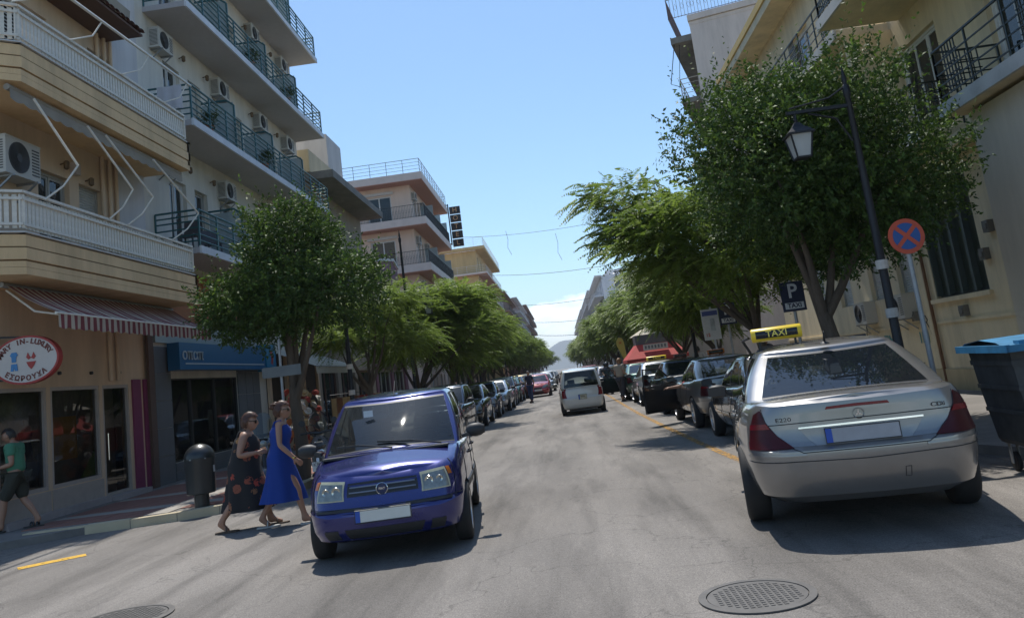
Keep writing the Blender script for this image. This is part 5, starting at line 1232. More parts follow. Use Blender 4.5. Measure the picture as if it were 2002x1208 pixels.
for k in range(3):
    for b_,z in ((0,14.05),(1,10.55)):
        u=4.1*k+3.9; m=MB(); m.box(u-.02,u+.02,-1.1,-.1,z+.05,z+1.9); m.build('divider_panel',mat('frosted_panel',(.36,.43,.44),.3,var=.08,alpha=.72),be)
hs=thing('hotel_sign','vertical black sign spelling the word hotel on five boxes above the pink hotel','sign',(-8.05,75.2,0))
m=MB(); m.tube([(-.62,0,14.2),(-.62,0,18.1)],.06,6); m.tube([(-.62,0,18.0),(-1.6,0,18.1)],.05,6); m.tube([(-.62,0,14.3),(-1.6,0,14.3)],.05,6); m.build('frame',iron,hs)
gold=mat('sign_gold',(.45,.26,.13),.5)
for i,ch in enumerate('HOTEL'):
    z=17.45-i*.78; m=MB(); m.box(-.5,.5,-.15,.15,z-.33,z+.33); o=m.build('letter_box',mat('sign_black',(.015,.014,.016),.5),hs); put('lettering',text_mesh(ch,.62,.01,gold,.012),o,(0,-.16,z))
# yellow block and brown blocks far away
bf=thing('apartment_building','yellow apartment block with white rails beyond the pink hotel','building',(-9.8,112,0),PI/2)
yw=stucco('yellow_stucco',(.56,.40,.20)); ops=[]
for z in (3.6,7,10.2,13.4,16.4):
    for k in range(6): ops.append((1.5+4.4*k,2.9+4.4*k,z,z+2.0,'door' if k%2 else 'shut',frame_w))
shell(bf,28,9,19,yw,ops,0,[(3.6,5.4,16.3,18.2,'shut',frame_w),(3.6,5.4,13,15,'shut',frame_w)],'l')
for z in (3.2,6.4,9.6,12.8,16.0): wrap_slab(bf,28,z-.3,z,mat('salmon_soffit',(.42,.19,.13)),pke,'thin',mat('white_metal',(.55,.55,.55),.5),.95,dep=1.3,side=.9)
wrap_slab(bf,28,19.2,19.6,yw,yw,'thin',mat('white_metal',(.55,.55,.55),.5),1.2,dep=1.3,side=.9)
def block(label,xf,y0,L_,H,wm,side,nf,seed,dep=1.3,rail='thin',rm=None,em=None,bayw=4.2,D=9,name='apartment_building',roofstuff=True,shopz=3.2):
    rs=random.Random(seed); root=thing(name,label,'building',(xf,y0 if side=='L' else y0+L_,0),PI/2 if side=='L' else -PI/2)
    fh=(H-shopz)/nf; ops=[]; nb=max(1,int(L_/bayw)); bw=L_/nb
    for f in range(nf):
        z=shopz+f*fh+.15
        for k in range(nb): ops.append((bw*k+.6,bw*k+.6+min(1.6,bw*.4),z,z+2.1,rs.choice(['door','shut','door']),frame_w)); 
    for k in range(nb): ops.append((bw*k+.3,bw*(k+1)-.3,.3,2.7,'slide3' if L_<40 else 'fixed',frame_d))
    shell(root,L_,D,H,wm,ops,0,[(D*.4,D*.4+1.3,H-2.8,H-1.0,'slide',frame_w)],'l' if side=='L' else 'r')
    for f in range(nf+1):
        z=shopz+f*fh+.1
        if f==nf: balcony(root,0,L_,z+.2,dep*.7,.2,None,iron,em or wm); continue
        k=0
        while k<nb:
            n=rs.choice([1,2,nb-k]); n=min(n,nb-k); balcony(root,bw*k+.15,bw*(k+n)-.15,z,dep,.2,rail,rm or iron,em or wm,h=.95,step=.25); k+=n
    if roofstuff:
        m=MB(); m.box(L_*.3,L_*.55,2,5,H+.18,H+2.6); m.build('stair_house',wm,root)
        m=MB(); m.lathe([(.5,0),(.5,1.0),(.3,1.2)],(L_*.7,3,H+.2),12,'z'); m.build('water_tank',galv,root,smooth=40)
    return root
brn=stucco('brick_brown_stucco',(.33,.21,.17)); grw=stucco('grey_white_stucco',(.66,.66,.67)); wh2=stucco('white_stucco',(.55,.53,.52)); bge=stucco('beige_stucco',(.40,.34,.26))
whm=mat('white_metal',(.55,.55,.55),.5)
block('low beige block hidden behind the first mimosa trees past the pink hotel',-9.8,74.5,17,9.5,bge,'L',2,1); block('low cream block behind the mimosa row before the yellow block',-9.8,92,19.5,10,cream,'L',2,2)
block('reddish brown block with stacked balconies past the yellow block',-9.8,152,40,16.8,brn,'L',4,3,1.5,'thin',iron); block('brown apartment block with cluttered balconies far down the left side',-9.8,196,58,19.5,brn,'L',5,4,1.6,'thin',whm,grw); block('farthest tall brown block at the end of the left row',-9.8,258,80,22.5,brn,'L',6,5,1.6,'thin',iron)
block('small grey block at the very end of the left row',-9.8,342,90,14,grw,'L',4,6,1.5,'thin',whm)
# ================= RIGHT =================
yc=stucco('yellow_cream_stucco',(.74,.61,.40),.06,.22,.5); yw2=stucco('ochre_plinth',(.52,.41,.24),.08,.25,.6)
br=thing('building','old cream yellow building with art deco railed balconies on the right corner','building',(8.3,30.6,0),-PI/2)
LR=30.6-4.0   # runs towards the camera
ops=[]
def uy(y): return 30.6-y
ops+= [(uy(18.4),uy(16.15),2.06,4.45,None)]
for y in (19.2,21.0,23.4,25.6): ops.append((uy(y+1.0),uy(y),2.3,4.1,'shut',frame_a))
for (a,b_) in ((17.9,16.0),(14.2,12.4),(10.5,8.9),(22.2,20.6)): ops.append((uy(a),uy(b_),5.35,7.5,'slide3',frame_w))
for (a,b_) in ((18.2,16.4),(24.7,22.8),(27.4,26.2),(14,12.4),(10,8.4)): ops.append((uy(a),uy(b_),8.45,10.5,'slide3',frame_w))
shell(br,LR,11,11.4,yc,ops,0,[],'r')
# big barred window: mullions, dark panes
m=MB(); u0,u1=uy(18.4),uy(16.15); m.box(u0,u1,.10,.16,2.06,2.12); m.box(u0,u1,.10,.16,4.38,4.45)
bw_=tag(m.build('window',frame_d,br),kind='stuff')
for i in range(5):
    q=MB(); u=lerp(u0,u1,i/4); q.box(u-.05,u+.05,.02,.16,2.1,4.42); q.build('mullion',mat('green_grey_frame',(.07,.09,.08),.6,var=.1),bw_)
q=MB(); q.add([(u0,.14,2.1),(u1,.14,2.1),(u1,.14,4.4),(u0,.14,4.4)],[(0,1,2,3)]); q.build('pane',mat('dusty_green_glass',(.045,.055,.04),.3,var=.25,vs=3),bw_,fixn=False)
q=MB(); q.box(u0-.15,u1+.12,-.08,.0,1.96,2.05); q.build('sill',yc,br)
for z,h_ in ((1.52,.06),(4.72,.10)):
    q=MB(); q.box(0,LR,-.035,0,z,z+h_); q.build('string_course',yc,br)
q=MB(); q.box(0,LR,-.06,0,0,.55); q.build('plinth',yw2,br)
q=MB(); q.box(uy(18.95),uy(18.75),-.05,0,.56,4.7); q.build('pilaster',yc,br); q=MB(); q.tube([(uy(18.62),-.06,.1),(uy(18.62),-.06,4.9)],.035,8); q.build('drain_pipe',mat('rust_pipe',(.18,.09,.045),.8,var=.2),br,smooth=60)
gw=stucco('grey_stucco',(.66,.56,.44)); q=MB(); q.box(uy(13.8),LR-.02,-.9,0,.0,4.95); q.build('corner_pier',gw,br)

q=MB(); q.prism([(uy(22),4.80),(LR,4.80),(LR,5.0),(uy(22),5.0)],-.42,0,'y'); q.build('cornice',yc,br)
eav=mat('yellow_eave',(.60,.42,.15),.8,var=.1,stain=.15); q=MB(); q.box(-.6,uy(21.2),-.75,0,11.45,11.7); q.build('eave',yc,br); q=MB(); q.box(-.65,uy(21.2),-.80,-.68,11.72,11.95); q.build('eave_edge',eav,br)
# balconies
se=mat('weathered_slab_edge',(.55,.53,.50),.85,var=.15,vs=5,stain=.35,sscale=2.5)
balcony(br,uy(14.15),LR,5.22,1.2,.2,'deco',dkgreen,yc,se,.95); balcony(br,uy(24.2),uy(17.95),8.32,1.2,.2,'deco',dkgreen,yc,se,.95); balcony(br,uy(17.4),LR,8.32,1.75,.2,'deco',dkgreen,yc,se,.95)
balcony(br,uy(23.5),uy(15.6),5.22,.95,.2,'deco',dkgreen,yc,se,.9); balcony(br,uy(29.6),uy(25.4),8.32,.9,.2,'deco',dkgreen,yc,se,.9)
q=MB(); q.box(uy(18.05),uy(17.85),-1.0,0,5.4,8.1); q.build('balcony_wall',yc,br)
for k,y in enumerate((19.9,22.3)): ac_unit(br,uy(y),1.75,'white air conditioner on the ground floor wall, %s from the lamp post'%('first','second')[k],'air conditioners on the old yellow building')
for u,z in ((uy(15.6),3.2),(uy(15.95),2.72),(uy(17.2),1.72),(uy(19.5),1.75)):
    q=MB(); q.box(u-.1,u+.1,-.12,0,z-.1,z+.12); q.box(u-.07,u+.07,-.14,-.12,z-.04,z+.06); q.build('junction_box',mat('box_grey',(.16,.15,.13),.7,var=.2),br)
rsx=random.Random(2)
for k,y in enumerate((19.1,20.9,22.7)):
    q=MB(); pts=[(uy(y),-.03,1.75)]
    for i in range(6): pts.append((pts[-1][0]+rsx.uniform(-.1,.12),-.04,pts[-1][2]-rsx.uniform(.03,.12)))
    q.tube(pts,.012,5); q.build('loose_cable',blackpl,br)
grf=mat('teal_spray_paint',(.09,.25,.24),.7,var=.15)
def scrawl(par,x,y,z,w,h,n,seed,mt,t=.02,ax='y',name='graffiti'):
    r_=random.Random(seed); m=MB(); cx=0
    for k in range(n):
        pts=[]; a0=r_.uniform(0,6); lw=w/n
        for i in range(15):
            a=a0+i*.45*(1 if k%2 else -1); pts.append((x+cx+lw*.5+lw*.62*math.cos(a)*(1-.2*math.sin(i)),y,z+h*(.5+.5*math.sin(a*.9+k))*(.7+.3*math.sin(k*2+1))))
        m.tube(pts,t/2,4); cx+=lw
    m.v=[(v[0],y+(v[1]-y)*.15,v[2]) for v in m.v]
    return tag(m.build(name,mt,par),kind='stuff')
put('graffiti',text_mesh('WA7  7IM',.42,.003,grf,.004),br,(uy(22.0),-.012,1.22)); put('graffiti',text_mesh('1IN',.36,.003,grf,.004),br,(uy(19.4),-.012,1.25))
# white block with open balconies
bw2=thing('apartment_building','tall off white block whose concrete balconies jut over the street behind the big citrus tree','building',(8.3+22*math.sin(R(17)),37.8+22*math.cos(R(17)),0),-PI/2-R(17))
wb_=stucco('pinkish_white_stucco',(.64,.57,.53),.05,.2,.4); ops=[]
for z in (4.2,7.4,10.6,13.4):
    for k in range(5): ops.append((1.2+4.2*k,2.6+4.2*k,z,z+2.1,'door' if k%2 else 'shut',frame_w))
shell(bw2,22,9,17.0,wb_,ops,0,[],'r')
m=MB(); m.box(-.1,22.1,-.05,9.1,17.2,17.5); m.build('parapet',wb_,bw2)
for z in (16.6,13.5,10.3,7.2):
    b=balcony(bw2,.3,22,z,.95 if z<16 else 1.0,.25 if z<16 else .32,'thin' if z<16 else None,mat('rail_cream',(.42,.38,.32),.6),conc,conc,.95)
    m=MB(); m.tube([(21.9,-.8,.0),(21.8,-1.35,-2.2),(21.85,-.85,-2.5)],.02,5); m.tube([(21.7,-.6,.0),(21.5,-1.0,-2.4)],.014,5); m.build('awning_arm',iron,b)
railrun(bw2,[(8,-.95),(21.95,-.95),(21.95,.2),(21.95,9)],'bars',mat('rust_rail',(.12,.08,.08),.6),1.05,.16,17.52)
block('low pale shop block behind the mimosa trees on the right',8.3,62,30,8.2,bge,'R',2,11); block('low grey block under the trees before the far white block',8.3,93,40,9,grw,'R',2,12)
b3=block('far white apartment block with a grey side wall and balconies over the trees',8.3,135,34,15.6,grw,'R',4,13,1.5,'thin',whm,grw,6); m=MB(); put('roof_lettering',text_mesh('BAR',.9,.05,blackpl,.02),b3,(33.9,1.2,15.2),(0,0,PI/2))
aerial('tall aerial on the roof of the far white block, nearer the street',(9.2,136,15.8),0,1.6); aerial('shorter aerial on the roof of the far white block, away from the street',(12.6,137,15.8),R(40),1.3)
block('dim white block beyond the far white block on the right side',8.3,170,60,16.5,grw,'R',5,14,1.6,'thin',whm,grw,5); block('farthest pale block at the end of the right row',8.3,232,110,17,wh2,'R',5,15,1.6,'thin',whm,grw,6)
# ================= TREES =================
citrus_tree('dark glossy citrus tree on the left pavement in front of the blue shop sign',(-5.5,16.7,.1),0,1.8,1.75,1.7,5,6000,3.9,1.9,.15,(.05,.1),(.1,.1),17)
citrus_tree('big dark round citrus tree over the silver taxi, behind the lamp post',(4.35,12.9,.1),0,2.25,2.25,1.85,8,11000,4.1,1.9,.14,(-.15,.2),(.22,.2),26,ln=.078)
ga='mimosa trees lining the left pavement'; gb_='mimosa trees lining the right pavement'
m1,_=mimosa_tree('young feathery mimosa tree right behind the left citrus tree, its fronds low over the scooters',(-5.4,23.2,.1),2.1,2.1,1.35,21,1900,3.25,1.8,.10,(0,0),(.3,0),16,fl=.5,group=ga)
m2,_=mimosa_tree('broad bright green mimosa tree whose top spreads widest over the left parked cars',(-5.3,38.5,.1),3.1,3.3,2.35,22,3500,4.15,1.8,.13,(.2,0),(.5,0),24,fl=.62,pl=.17,pw=.045,group=ga)
r1,_=mimosa_tree('feathery mimosa tree leaning over the taxis, its long fronds against the sky',(4.4,17.9,.1),2.5,2.6,1.95,23,3300,3.95,1.9,.12,(-.1,.1),(-.5,.2),24,fl=.54,npair=10,pl=.15,pw=.042,group=gb_)
# a bough reaching out over the street
rs=np.random.RandomState(5); Bb=np.array([(-2.6,.6,1.0,.75),(-2.1,.4,.75,.7),(-3.1,.7,.95,.5),(-1.8,.5,.1,.7),(-2.5,.5,.2,.6)])
o=put('crown',frond_crown(31,Bb,330,.62,12,.16,.036,mimosa),r1,(0,.2,4.25))
for b in Bb[:3]:
    l=MB(); l.tube([(-.2,.2,3.2),(-1.2,.3,4.2),(b[0],b[1]+.2,b[2]+4.2)],[.06,.04,.015],7); l.build('limb',bark,r1,smooth=60)
for k,y in enumerate((29.5,47.5,56,65,75,86,98,112,128,146,168,195,230,275)):
    s=(1.0,1.05,1,1.08,1.0,1.1,1.05,1.1,1.12,1.15,1.2,1.25,1.3,1.35)[k]
    dup(m2,(-5.3,y,.1),R(47*k+60),'feathery mimosa tree, %s from the corner along the left pavement'%ORD[k+2 if k else 1],ga,scale=(s*.93,s*.93,s*(.93 if k else .86)))
for k,y in enumerate((25.5,33.5,42,51,61,72,84,98,115,135,160,190,230,280)):
    s=(.82,.9,.95,1,1,1.02,1.05,1.05,1.08,1.1,1.15,1.2,1.25,1.3)[k]
    dup(m2 if k>1 else r1,(4.9,y,.1),R(71*k+ (200 if k>1 else 25)),'feathery mimosa tree, %s from the tall lamp post along the right pavement'%ORD[k+1],gb_,scale=(s*.9,s*.9,s*.95))
palm_tree('palm tree among the mimosas behind the red kiosk awning',(6.2,52,.1),5.2,3)
# ================= STREET FURNITURE =================
def lantern(par,p,s=1.0):
    m=MB(); 
    def fr(w0,w1,z0,z1): return [(-w0,-w0,z0),(w0,-w0,z0),(w0,w0,z0),(-w0,w0,z0),(-w1,-w1,z1),(w1,-w1,z1),(w1,w1,z1),(-w1,w1,z1)]
    F_=[(0,3,2,1),(4,5,6,7),(0,1,5,4),(1,2,6,5),(2,3,7,6),(3,0,4,7)]
    m.add(fr(.20,.09,0,.11),F_); m.add(fr(.09,.04,.11,.19),F_); m.lathe([(.03,.19),(.035,.24),(.012,.30)],n=8); m.add(fr(.21,.21,-.03,0),F_); m.add(fr(.115,.12,-.42,-.39),F_)
    for sx_ in (-1,1):
        for sy in (-1,1): m.beam((sx_*.175,sy*.175,-.02),(sx_*.11,sy*.11,-.41),.022)
    m.v=[(v[0]*s+p[0],v[1]*s+p[1],v[2]*s+p[2]) for v in m.v]; o=m.build('lantern',iron,par)
    g=MB(); g.add([(a*.165*s+p[0],b*.165*s+p[1],-.03*s+p[2]) for a,b in ((-1,-1),(1,-1),(1,1),(-1,1))]+[(a*.105*s+p[0],b*.105*s+p[1],-.395*s+p[2]) for a,b in ((-1,-1),(1,-1),(1,1),(-1,1))],[(0,1,5,4),(1,2,6,5),(2,3,7,6),(3,0,4,7)])
    g.build('lantern_glass',mat('frosted_glass',(.55,.56,.55),.35,var=.06,alpha=.75),o); b_=MB(); b_.lathe([(.02,-.3),(.05,-.22),(.045,-.1),(.02,-.04)],(0,0,0),10); b_.v=[(v[0]+p[0],v[1]+p[1],v[2]+p[2]) for v in b_.v]; b_.build('bulb',mat('milk_glass',(.6,.6,.58),.3),o); return o
def lamp_post(label,loc,H,dirs,group,rz=0,az=None):
    A=az or H-.0
    t=thing('street_lamp',label,'street lamp',loc,rz,group); m=MB(); m.lathe([(.11,0),(.11,.5),(.085,.55),(.075,1.0),(.06,1.05),(.048,H*.7),(.036,H-.25),(.05,H-.22),(.05,H-.1),(.025,H-.06),(.035,H),(.004,H+.2)],n=12); m.build('pole',iron,t,smooth=35)
    for d in dirs:
        m=MB(); m.beam((0,0,A-.36),(d*.85,0,A-.36),.045,.045); m.tube([(0,0,A-.08),(d*.25,0,A-.22),(d*.8,0,A-.30)],.014,6); m.tube([(d*.05,0,A-.85),(d*.2,0,A-.52),(d*.55,0,A-.4)],.016,6); m.tube([(d*.74,0,A-.36),(d*.74,0,A-.44)],.02,6); m.build('arm',iron,t); lantern(t,(d*.74,0,A-.66),.82)
    return t
gl='black street lamps with square lanterns'
l1=lamp_post('black street lamp with a square lantern in front of the big citrus tree',(4.3,10.85,.1),4.85,(-1,),gl)
for z,c_ in ((1.95,(.5,.48,.44)),(1.32,(.4,.39,.37))):
    m=MB(); m.lathe([(.078,0),(.078,.12)],(0,0,z+.3),12,'z',cap=False); m.build('sticker',mat('paper_%d'%int(z*10),c_,.8,var=.2,vs=15),l1)
lamp_post('tall bare black lamp pole between the left trees, beside the purple house',(-5.0,27.8,.1),6.75,(1,),gl,0,4.9)
for k,(x,y) in enumerate(((4.3,26.8),(4.3,44.5),(4.3,62),(4.3,82),(-5,50),(-5,74),(-4.95,19.2))): dup(l1,(x,y,.1),0 if x>0 else PI,'black street lamp, %s down the %s pavement'%(ORD[k+1] if x>0 else ORD[k-3],'right' if x>0 else 'left'),gl,scale=(1,1,(1.38,1.4,1.35,1.35,1.35,1.3,.95)[k]))
# no stopping sign
ns=thing('traffic_sign','round blue and red no stopping sign on a grey pole, right of the lamp post','traffic sign',(4.32,10.06,.1),0)
m=MB(); m.lathe([(.03,0),(.03,2.62)],n=12); m.build('pole',galv,ns,smooth=50)
sgr=mat('sign_orange_red',(.50,.07,.03),.5,var=.08); sgb=mat('sign_traffic_blue',(.015,.08,.27),.5,var=.08)
m=MB(); m.lathe([(.215,-.048),(.215,-.036)],(0,0,2.55),40,'y'); ds=m.build('disc',sgr,ns); m=MB(); m.lathe([(.162,-.052),(.162,-.049)],(0,0,2.55),40,'y'); m.build('blue_field',sgb,ds)
for a in (PI/4,-PI/4): m=MB(); m.box(-.165,.165,-.0555-(.002 if a>0 else 0),-.053,-.024,.024); o=m.build('red_bar',sgr,ds); o.location=(0,0,2.55); o.rotation_euler=(0,a,0)
for (x,y,z,s,l_) in ((4.35,15.3,2.27,1.0,'nearer blue parking sign for taxis, above the roof sign of the silver taxi'),(4.35,21.3,2.35,1.0,'farther blue parking sign for taxis beside a white poster')):
    t=thing('parking_sign',l_,'sign',(x,y,.1),0,'blue parking signs for taxis'); m=MB(); m.lathe([(.03,0),(.03,z+.3)],n=10); m.build('pole',galv,t,smooth=50)
    dk=mat('sign_navy',(.010,.017,.05),.5,var=.08); m=MB(); m.box(-.21,.21,-.06,-.03,z-.27,z+.27); p=m.build('board',dk,t); put('lettering',text_mesh('P',.36,.002,signlt if False else mat('sign_letter_white',(.55,.56,.58),.5),.006),p,(0,-.063,z+.09))
    m=MB(); m.box(-.17,.17,-.064,-.061,z-.225,z-.11); m.build('name_band',mat('sign_letter_white',(.55,.56,.58),.5),p); put('lettering',text_mesh('TAXI',.115,.002,dk,.003),p,(0,-.067,z-.168))
ps_=thing('poster','white pharmacy style poster board with blue header hanging by the farther parking sign','poster',(4.0,21.8,.1)); m=MB(); m.tube([(.05,.03,0),(.05,.03,2.6)],.03,8); m.build('pole',galv,ps_); m=MB(); m.box(-.22,.22,-.03,.0,1.75,2.55); o=m.build('board',mat('poster_white',(.42,.42,.42),.6,var=.1),ps_); m=MB(); m.box(-.2,.2,-.034,-.031,2.38,2.5); m.build('header',mat('poster_blue',(.05,.07,.2),.6),o); m=MB(); m.box(-.02,.1,-.034,-.031,1.98,2.3); m.build('figure',mat('poster_grey',(.28,.3,.3)),o); put('lettering',text_mesh('12',.12,.002,mat('poster_red',(.4,.08,.05),.6),.003),o,(-.12,-.035,1.88))
# litter bin
lb=thing('litter_bin','black domed litter bin standing on the left kerb','litter bin',(-6.30,13.95,.118),0); lb.scale=(.92,.92,.92)
bm_=mat('bin_black',(.02,.024,.026),.38,.1,var=.15,coat=.2); m=MB(); m.lathe([(.13,0),(.13,.30)],n=18); m.build('stem',bm_,lb,smooth=40)
m=MB(); m.lathe([(.24,.24),(.255,.26),(.265,.82),(.27,.84),(.27,.875)],n=28); b_=m.build('body',bm_,lb,smooth=30); m=MB(); m.lathe([(.27,.88)]+[(.27*math.cos(a),.88+.25*math.sin(a)) for a in [PI/2*k/8 for k in range(9)]],n=28,cap=False); m.build('dome',bm_,lb,smooth=60)
for a in range(6): m=MB(); m.cb((.262*math.cos(a+.5),.262*math.sin(a+.5),.865),(.03,.03,.02)); m.build('rivet',galv,b_)
m=MB(); m.add([(.267*math.cos(a),.267*math.sin(a),z) for z in (.60,.72) for a in (-.15,0,.15)],[(0,1,4,3),(1,2,5,4)]); m.build('sticker',mat('paper_label',(.5,.5,.5),.6),b_)
sp=thing('street_sign','plain grey street name plate on a thin pole behind the women','sign',(-5.35,15.6,.1)); m=MB(); m.lathe([(.028,0),(.028,2.75)],n=10); m.build('pole',galv,sp); m=MB(); m.box(-.35,.4,-.05,-.03,2.05,2.25); m.build('plate',mat('plate_dull',(.13,.14,.14),.6,var=.15),sp)
# wheeled rubbish container
db=thing('rubbish_container','black wheeled rubbish container with a bright blue lid and scratched graffiti','container',(4.92,8.55,0),R(-6))
dkp=mat('container_plastic',(.055,.062,.066),.65,var=.4,vs=4,stain=.45,sscale=3); m=MB()
rows=[(.30,.55,.42),(.34,.57,.44),(.62,.60,.465),(.62,.615,.48),(.66,.615,.48),(.66,.605,.47),(.86,.625,.49),(.86,.64,.5),(.90,.64,.5),(.90,.63,.49),(1.1,.645,.50),(1.1,.66,.515),(1.15,.66,.515),(1.15,.65,.505),(1.27,.66,.52)]
m.grid([[(x*w_,y*d_,z) for x,y in ((-1,-1),(-.33,-1),(.33,-1),(1,-1),(1,0),(1,1),(0,1),(-1,1),(-1,0))] for z,w_,d_ in rows],True); m.add([(-.55,-.42,.30),(.55,-.42,.30),(.55,.42,.30),(-.55,.42,.30)],[(0,1,2,3)]); bb_=m.build('body',dkp,db)
lidm=mat('lid_blue',(.025,.20,.38),.6,var=.2,vs=5,stain=.35,sscale=4); m=MB(); m.grid([[(x,y,z-.03+.03*math.cos(x*1.2)) for x in [-.72+1.44*i/8 for i in range(9)]] for y,z in ((-.60,1.24),(-.60,1.29),(-.4,1.34),(0,1.37),(.4,1.34),(.58,1.27))]); m.build('lid',lidm,db,smooth=50)
m=MB(); m.box(-.73,.73,-.66,-.60,1.235,1.30); m.box(-.75,-.70,-.66,.6,1.235,1.305)
ll=m.build('lid_rim',lidm,db)
for i in range(6): q=MB(); q.box(-.6+i*.22,-.48+i*.22,-.62,-.50,1.30,1.335); q.build('lid_rib',lidm,ll)
for sx_ in (-1,1):
    for sy in (-1,1):
        m=MB(); m.lathe([(.02,-.022),(.085,-.025),(.098,-.015),(.098,.015),(.085,.025),(.02,.022)],(sx_*.47,sy*.38,.098),20,'x'); w_=m.build('wheel',rubber,db,smooth=40); q=MB(); q.box(sx_*.47-.04,sx_*.47-.03,sy*.38-.03,sy*.38+.03,.08,.29); q.box(sx_*.47+.03,sx_*.47+.04,sy*.38-.03,sy*.38+.03,.08,.29); q.box(sx_*.47-.05,sx_*.47+.05,sy*.38-.05,sy*.38+.05,.275,.30); q.build('caster_fork',galv,w_)
m=MB(); m.tube([(-.55,-.50,.245),(.7,-.50,.245)],.014,6); m.tube([(-.55,-.50,.245),(-.45,-.42,.29)],.012,6); m.build('tow_bar',galv,db)
scm=mat('chalk_scratch',(.34,.35,.36),.8,var=.3,vs=12)
def ribbon(par,pts,y,mt,t=.010,name='graffiti'):
    m=MB(); m.tube([(x,y,z) for x,z in pts],t/2,4); return tag(m.build(name,mt,par),kind='stuff')
def loops(x0,z0,w,h,n,ph=0): return [(x0+w*i/60+w/n*.30*math.sin(2*PI*n*i/60+ph),z0+h*.5*math.cos(2*PI*n*i/60+ph)) for i in range(61)]
ribbon(bb_,loops(-.58,.80,.5,.20,4),-.505,scm,.012); ribbon(bb_,loops(-.52,1.0,.40,.16,4,1),-.512,scm,.009)
ribbon(bb_,[(-.56,.62),(-.52,.70),(-.44,.70),(-.44,.64),(-.52,.62),(-.42,.60),(-.40,.55),(-.50,.53)],-.503,scm,.012); ribbon(bb_,loops(-.25,.58,.25,.07,3),-.487,scm,.006)
# manholes
def manhole(label,loc,r=.40):
    t=thing('manhole_cover',label,'manhole cover',loc); mm=mat('cast_iron',(.115,.11,.105),.65,.4,var=.2,vs=8); m=MB(); m.lathe([(r+.05,0),(r+.05,.008),(r,.009),(r,.001)],n=48,cap=False); m.build('frame',mm,t)
    m=MB(); m.lathe([(.001,.006),(r-.008,.006),(r-.006,.001)],n=48,cap=False); c=m.build('cover',mm,t)
    q=MB()
    for i in range(-9,10):
        for j in range(-9,10):
            x,y=i*.042,j*.042
            if x*x+y*y<(r-.04)**2: q.box(x-.013,x+.013,y-.013,y+.013,.006,.010)
    tag(q.build('tread_studs',mm,t),kind='stuff'); return t
manhole('round iron manhole cover in the road in front of the silver taxi',(1.06,5.76,.004),.33); manhole('round iron manhole cover at the bottom left of the road',(-4.02,7.2,.004),.38)
# overhead wires
wires=[((-8.2,76,15.0),(8.3,55,11.4),'upper'),((-9,106,14.9),(8.3,90,12.2),'middle'),((-9.5,172,16.0),(8.3,150,13.6),'third'),((-9.5,216,15),(8.3,200,12.6),'lowest'),((-9.5,242,12.8),(8.3,200,9.0),'faintest')]
for k,(a,b_,nm) in enumerate(wires):
    A=Vector(a);B=Vector(b_); m=MB(); m.tube([A.lerp(B,i/20)-Vector((0,0,.5*4*(i/20)*(1-i/20))) for i in range(21)],.014+.010*k,4); tag(m.build('overhead_wire',blackpl),'%s thin cable strung across the street against the sky'%nm,'cable','cables strung across the street')
w_=thing('hanging_cord','two short loose cords dangling from the upper street cable','cord',(0,66,12.3))
for x,a_,b_ in ((-3.1,.9,-1.1),(.9,.15,-2.1)): m=MB(); m.tube([(x,0,a_),(x+.1,0,lerp(a_,b_,.35)),(x,0,lerp(a_,b_,.7)),(x+.25,0,b_)],.014,4); m.build('cord',blackpl,w_)
# kiosk with the red awning
ks=thing('kiosk','street kiosk with a big red canopy and a white sign panel','kiosk',(4.15,38,.1)); ks.scale=(.68,.68,.86); redc=mat('red_canvas',(.42,.045,.035),.75,var=.12,vs=3,stain=.1)
m=MB(); m.box(-.9,1.3,-.9,.9,0,2.1); m.build('booth',mat('kiosk_dark',(.05,.045,.04),.7,var=.3,vs=3),ks)
m=MB(); m.add([(-1.9,-1.9,1.75),(2.1,-1.9,1.75),(2.1,1.9,1.75),(-1.9,1.9,1.75),(-1.1,-.9,2.45),(1.4,-.9,2.45),(1.4,.9,2.45),(-1.1,.9,2.45)],[(0,1,5,4),(1,2,6,5),(2,3,7,6),(3,0,4,7)]); m.add([(-1.9,-1.9,1.75),(2.1,-1.9,1.75),(2.1,1.9,1.75),(-1.9,1.9,1.75),(-1.9,-1.9,1.58),(2.1,-1.9,1.58),(2.1,1.9,1.58),(-1.9,1.9,1.58)],[(0,1,5,4),(1,2,6,5),(2,3,7,6),(3,0,4,7)]); m.build('canopy',redc,ks,fixn=False)
m=MB(); m.box(-1.1,1.4,-.9,.9,2.46,2.95); m.build('roof_box',mat('kiosk_grey',(.09,.09,.10),.6,var=.1),ks); m=MB(); m.box(-.7,.9,-1.5,-1.44,2.12,2.42); o=m.build('sign_panel',signw,ks)
for i in range(7): q=MB(); q.box(-.6+i*.21,-.48+i*.21,-1.505,-1.5,2.2,2.36); q.build('sign_mark',mat('sign_grey',(.15,.15,.16),.6),o)
pa=thing('parasol','cream parasol standing above the red kiosk canopy','parasol',(4.15,39.3,.1)); pa.scale=(.55,.55,.84); m=MB(); m.lathe([(1.5,3.0),(.8,3.25),(.02,3.5)],n=8,cap=False); m.build('canopy',mat('cream_canvas',(.50,.45,.36),.9),pa); m=MB(); m.tube([(0,0,0),(0,0,3.5)],.03,6); m.build('pole',galv,pa)
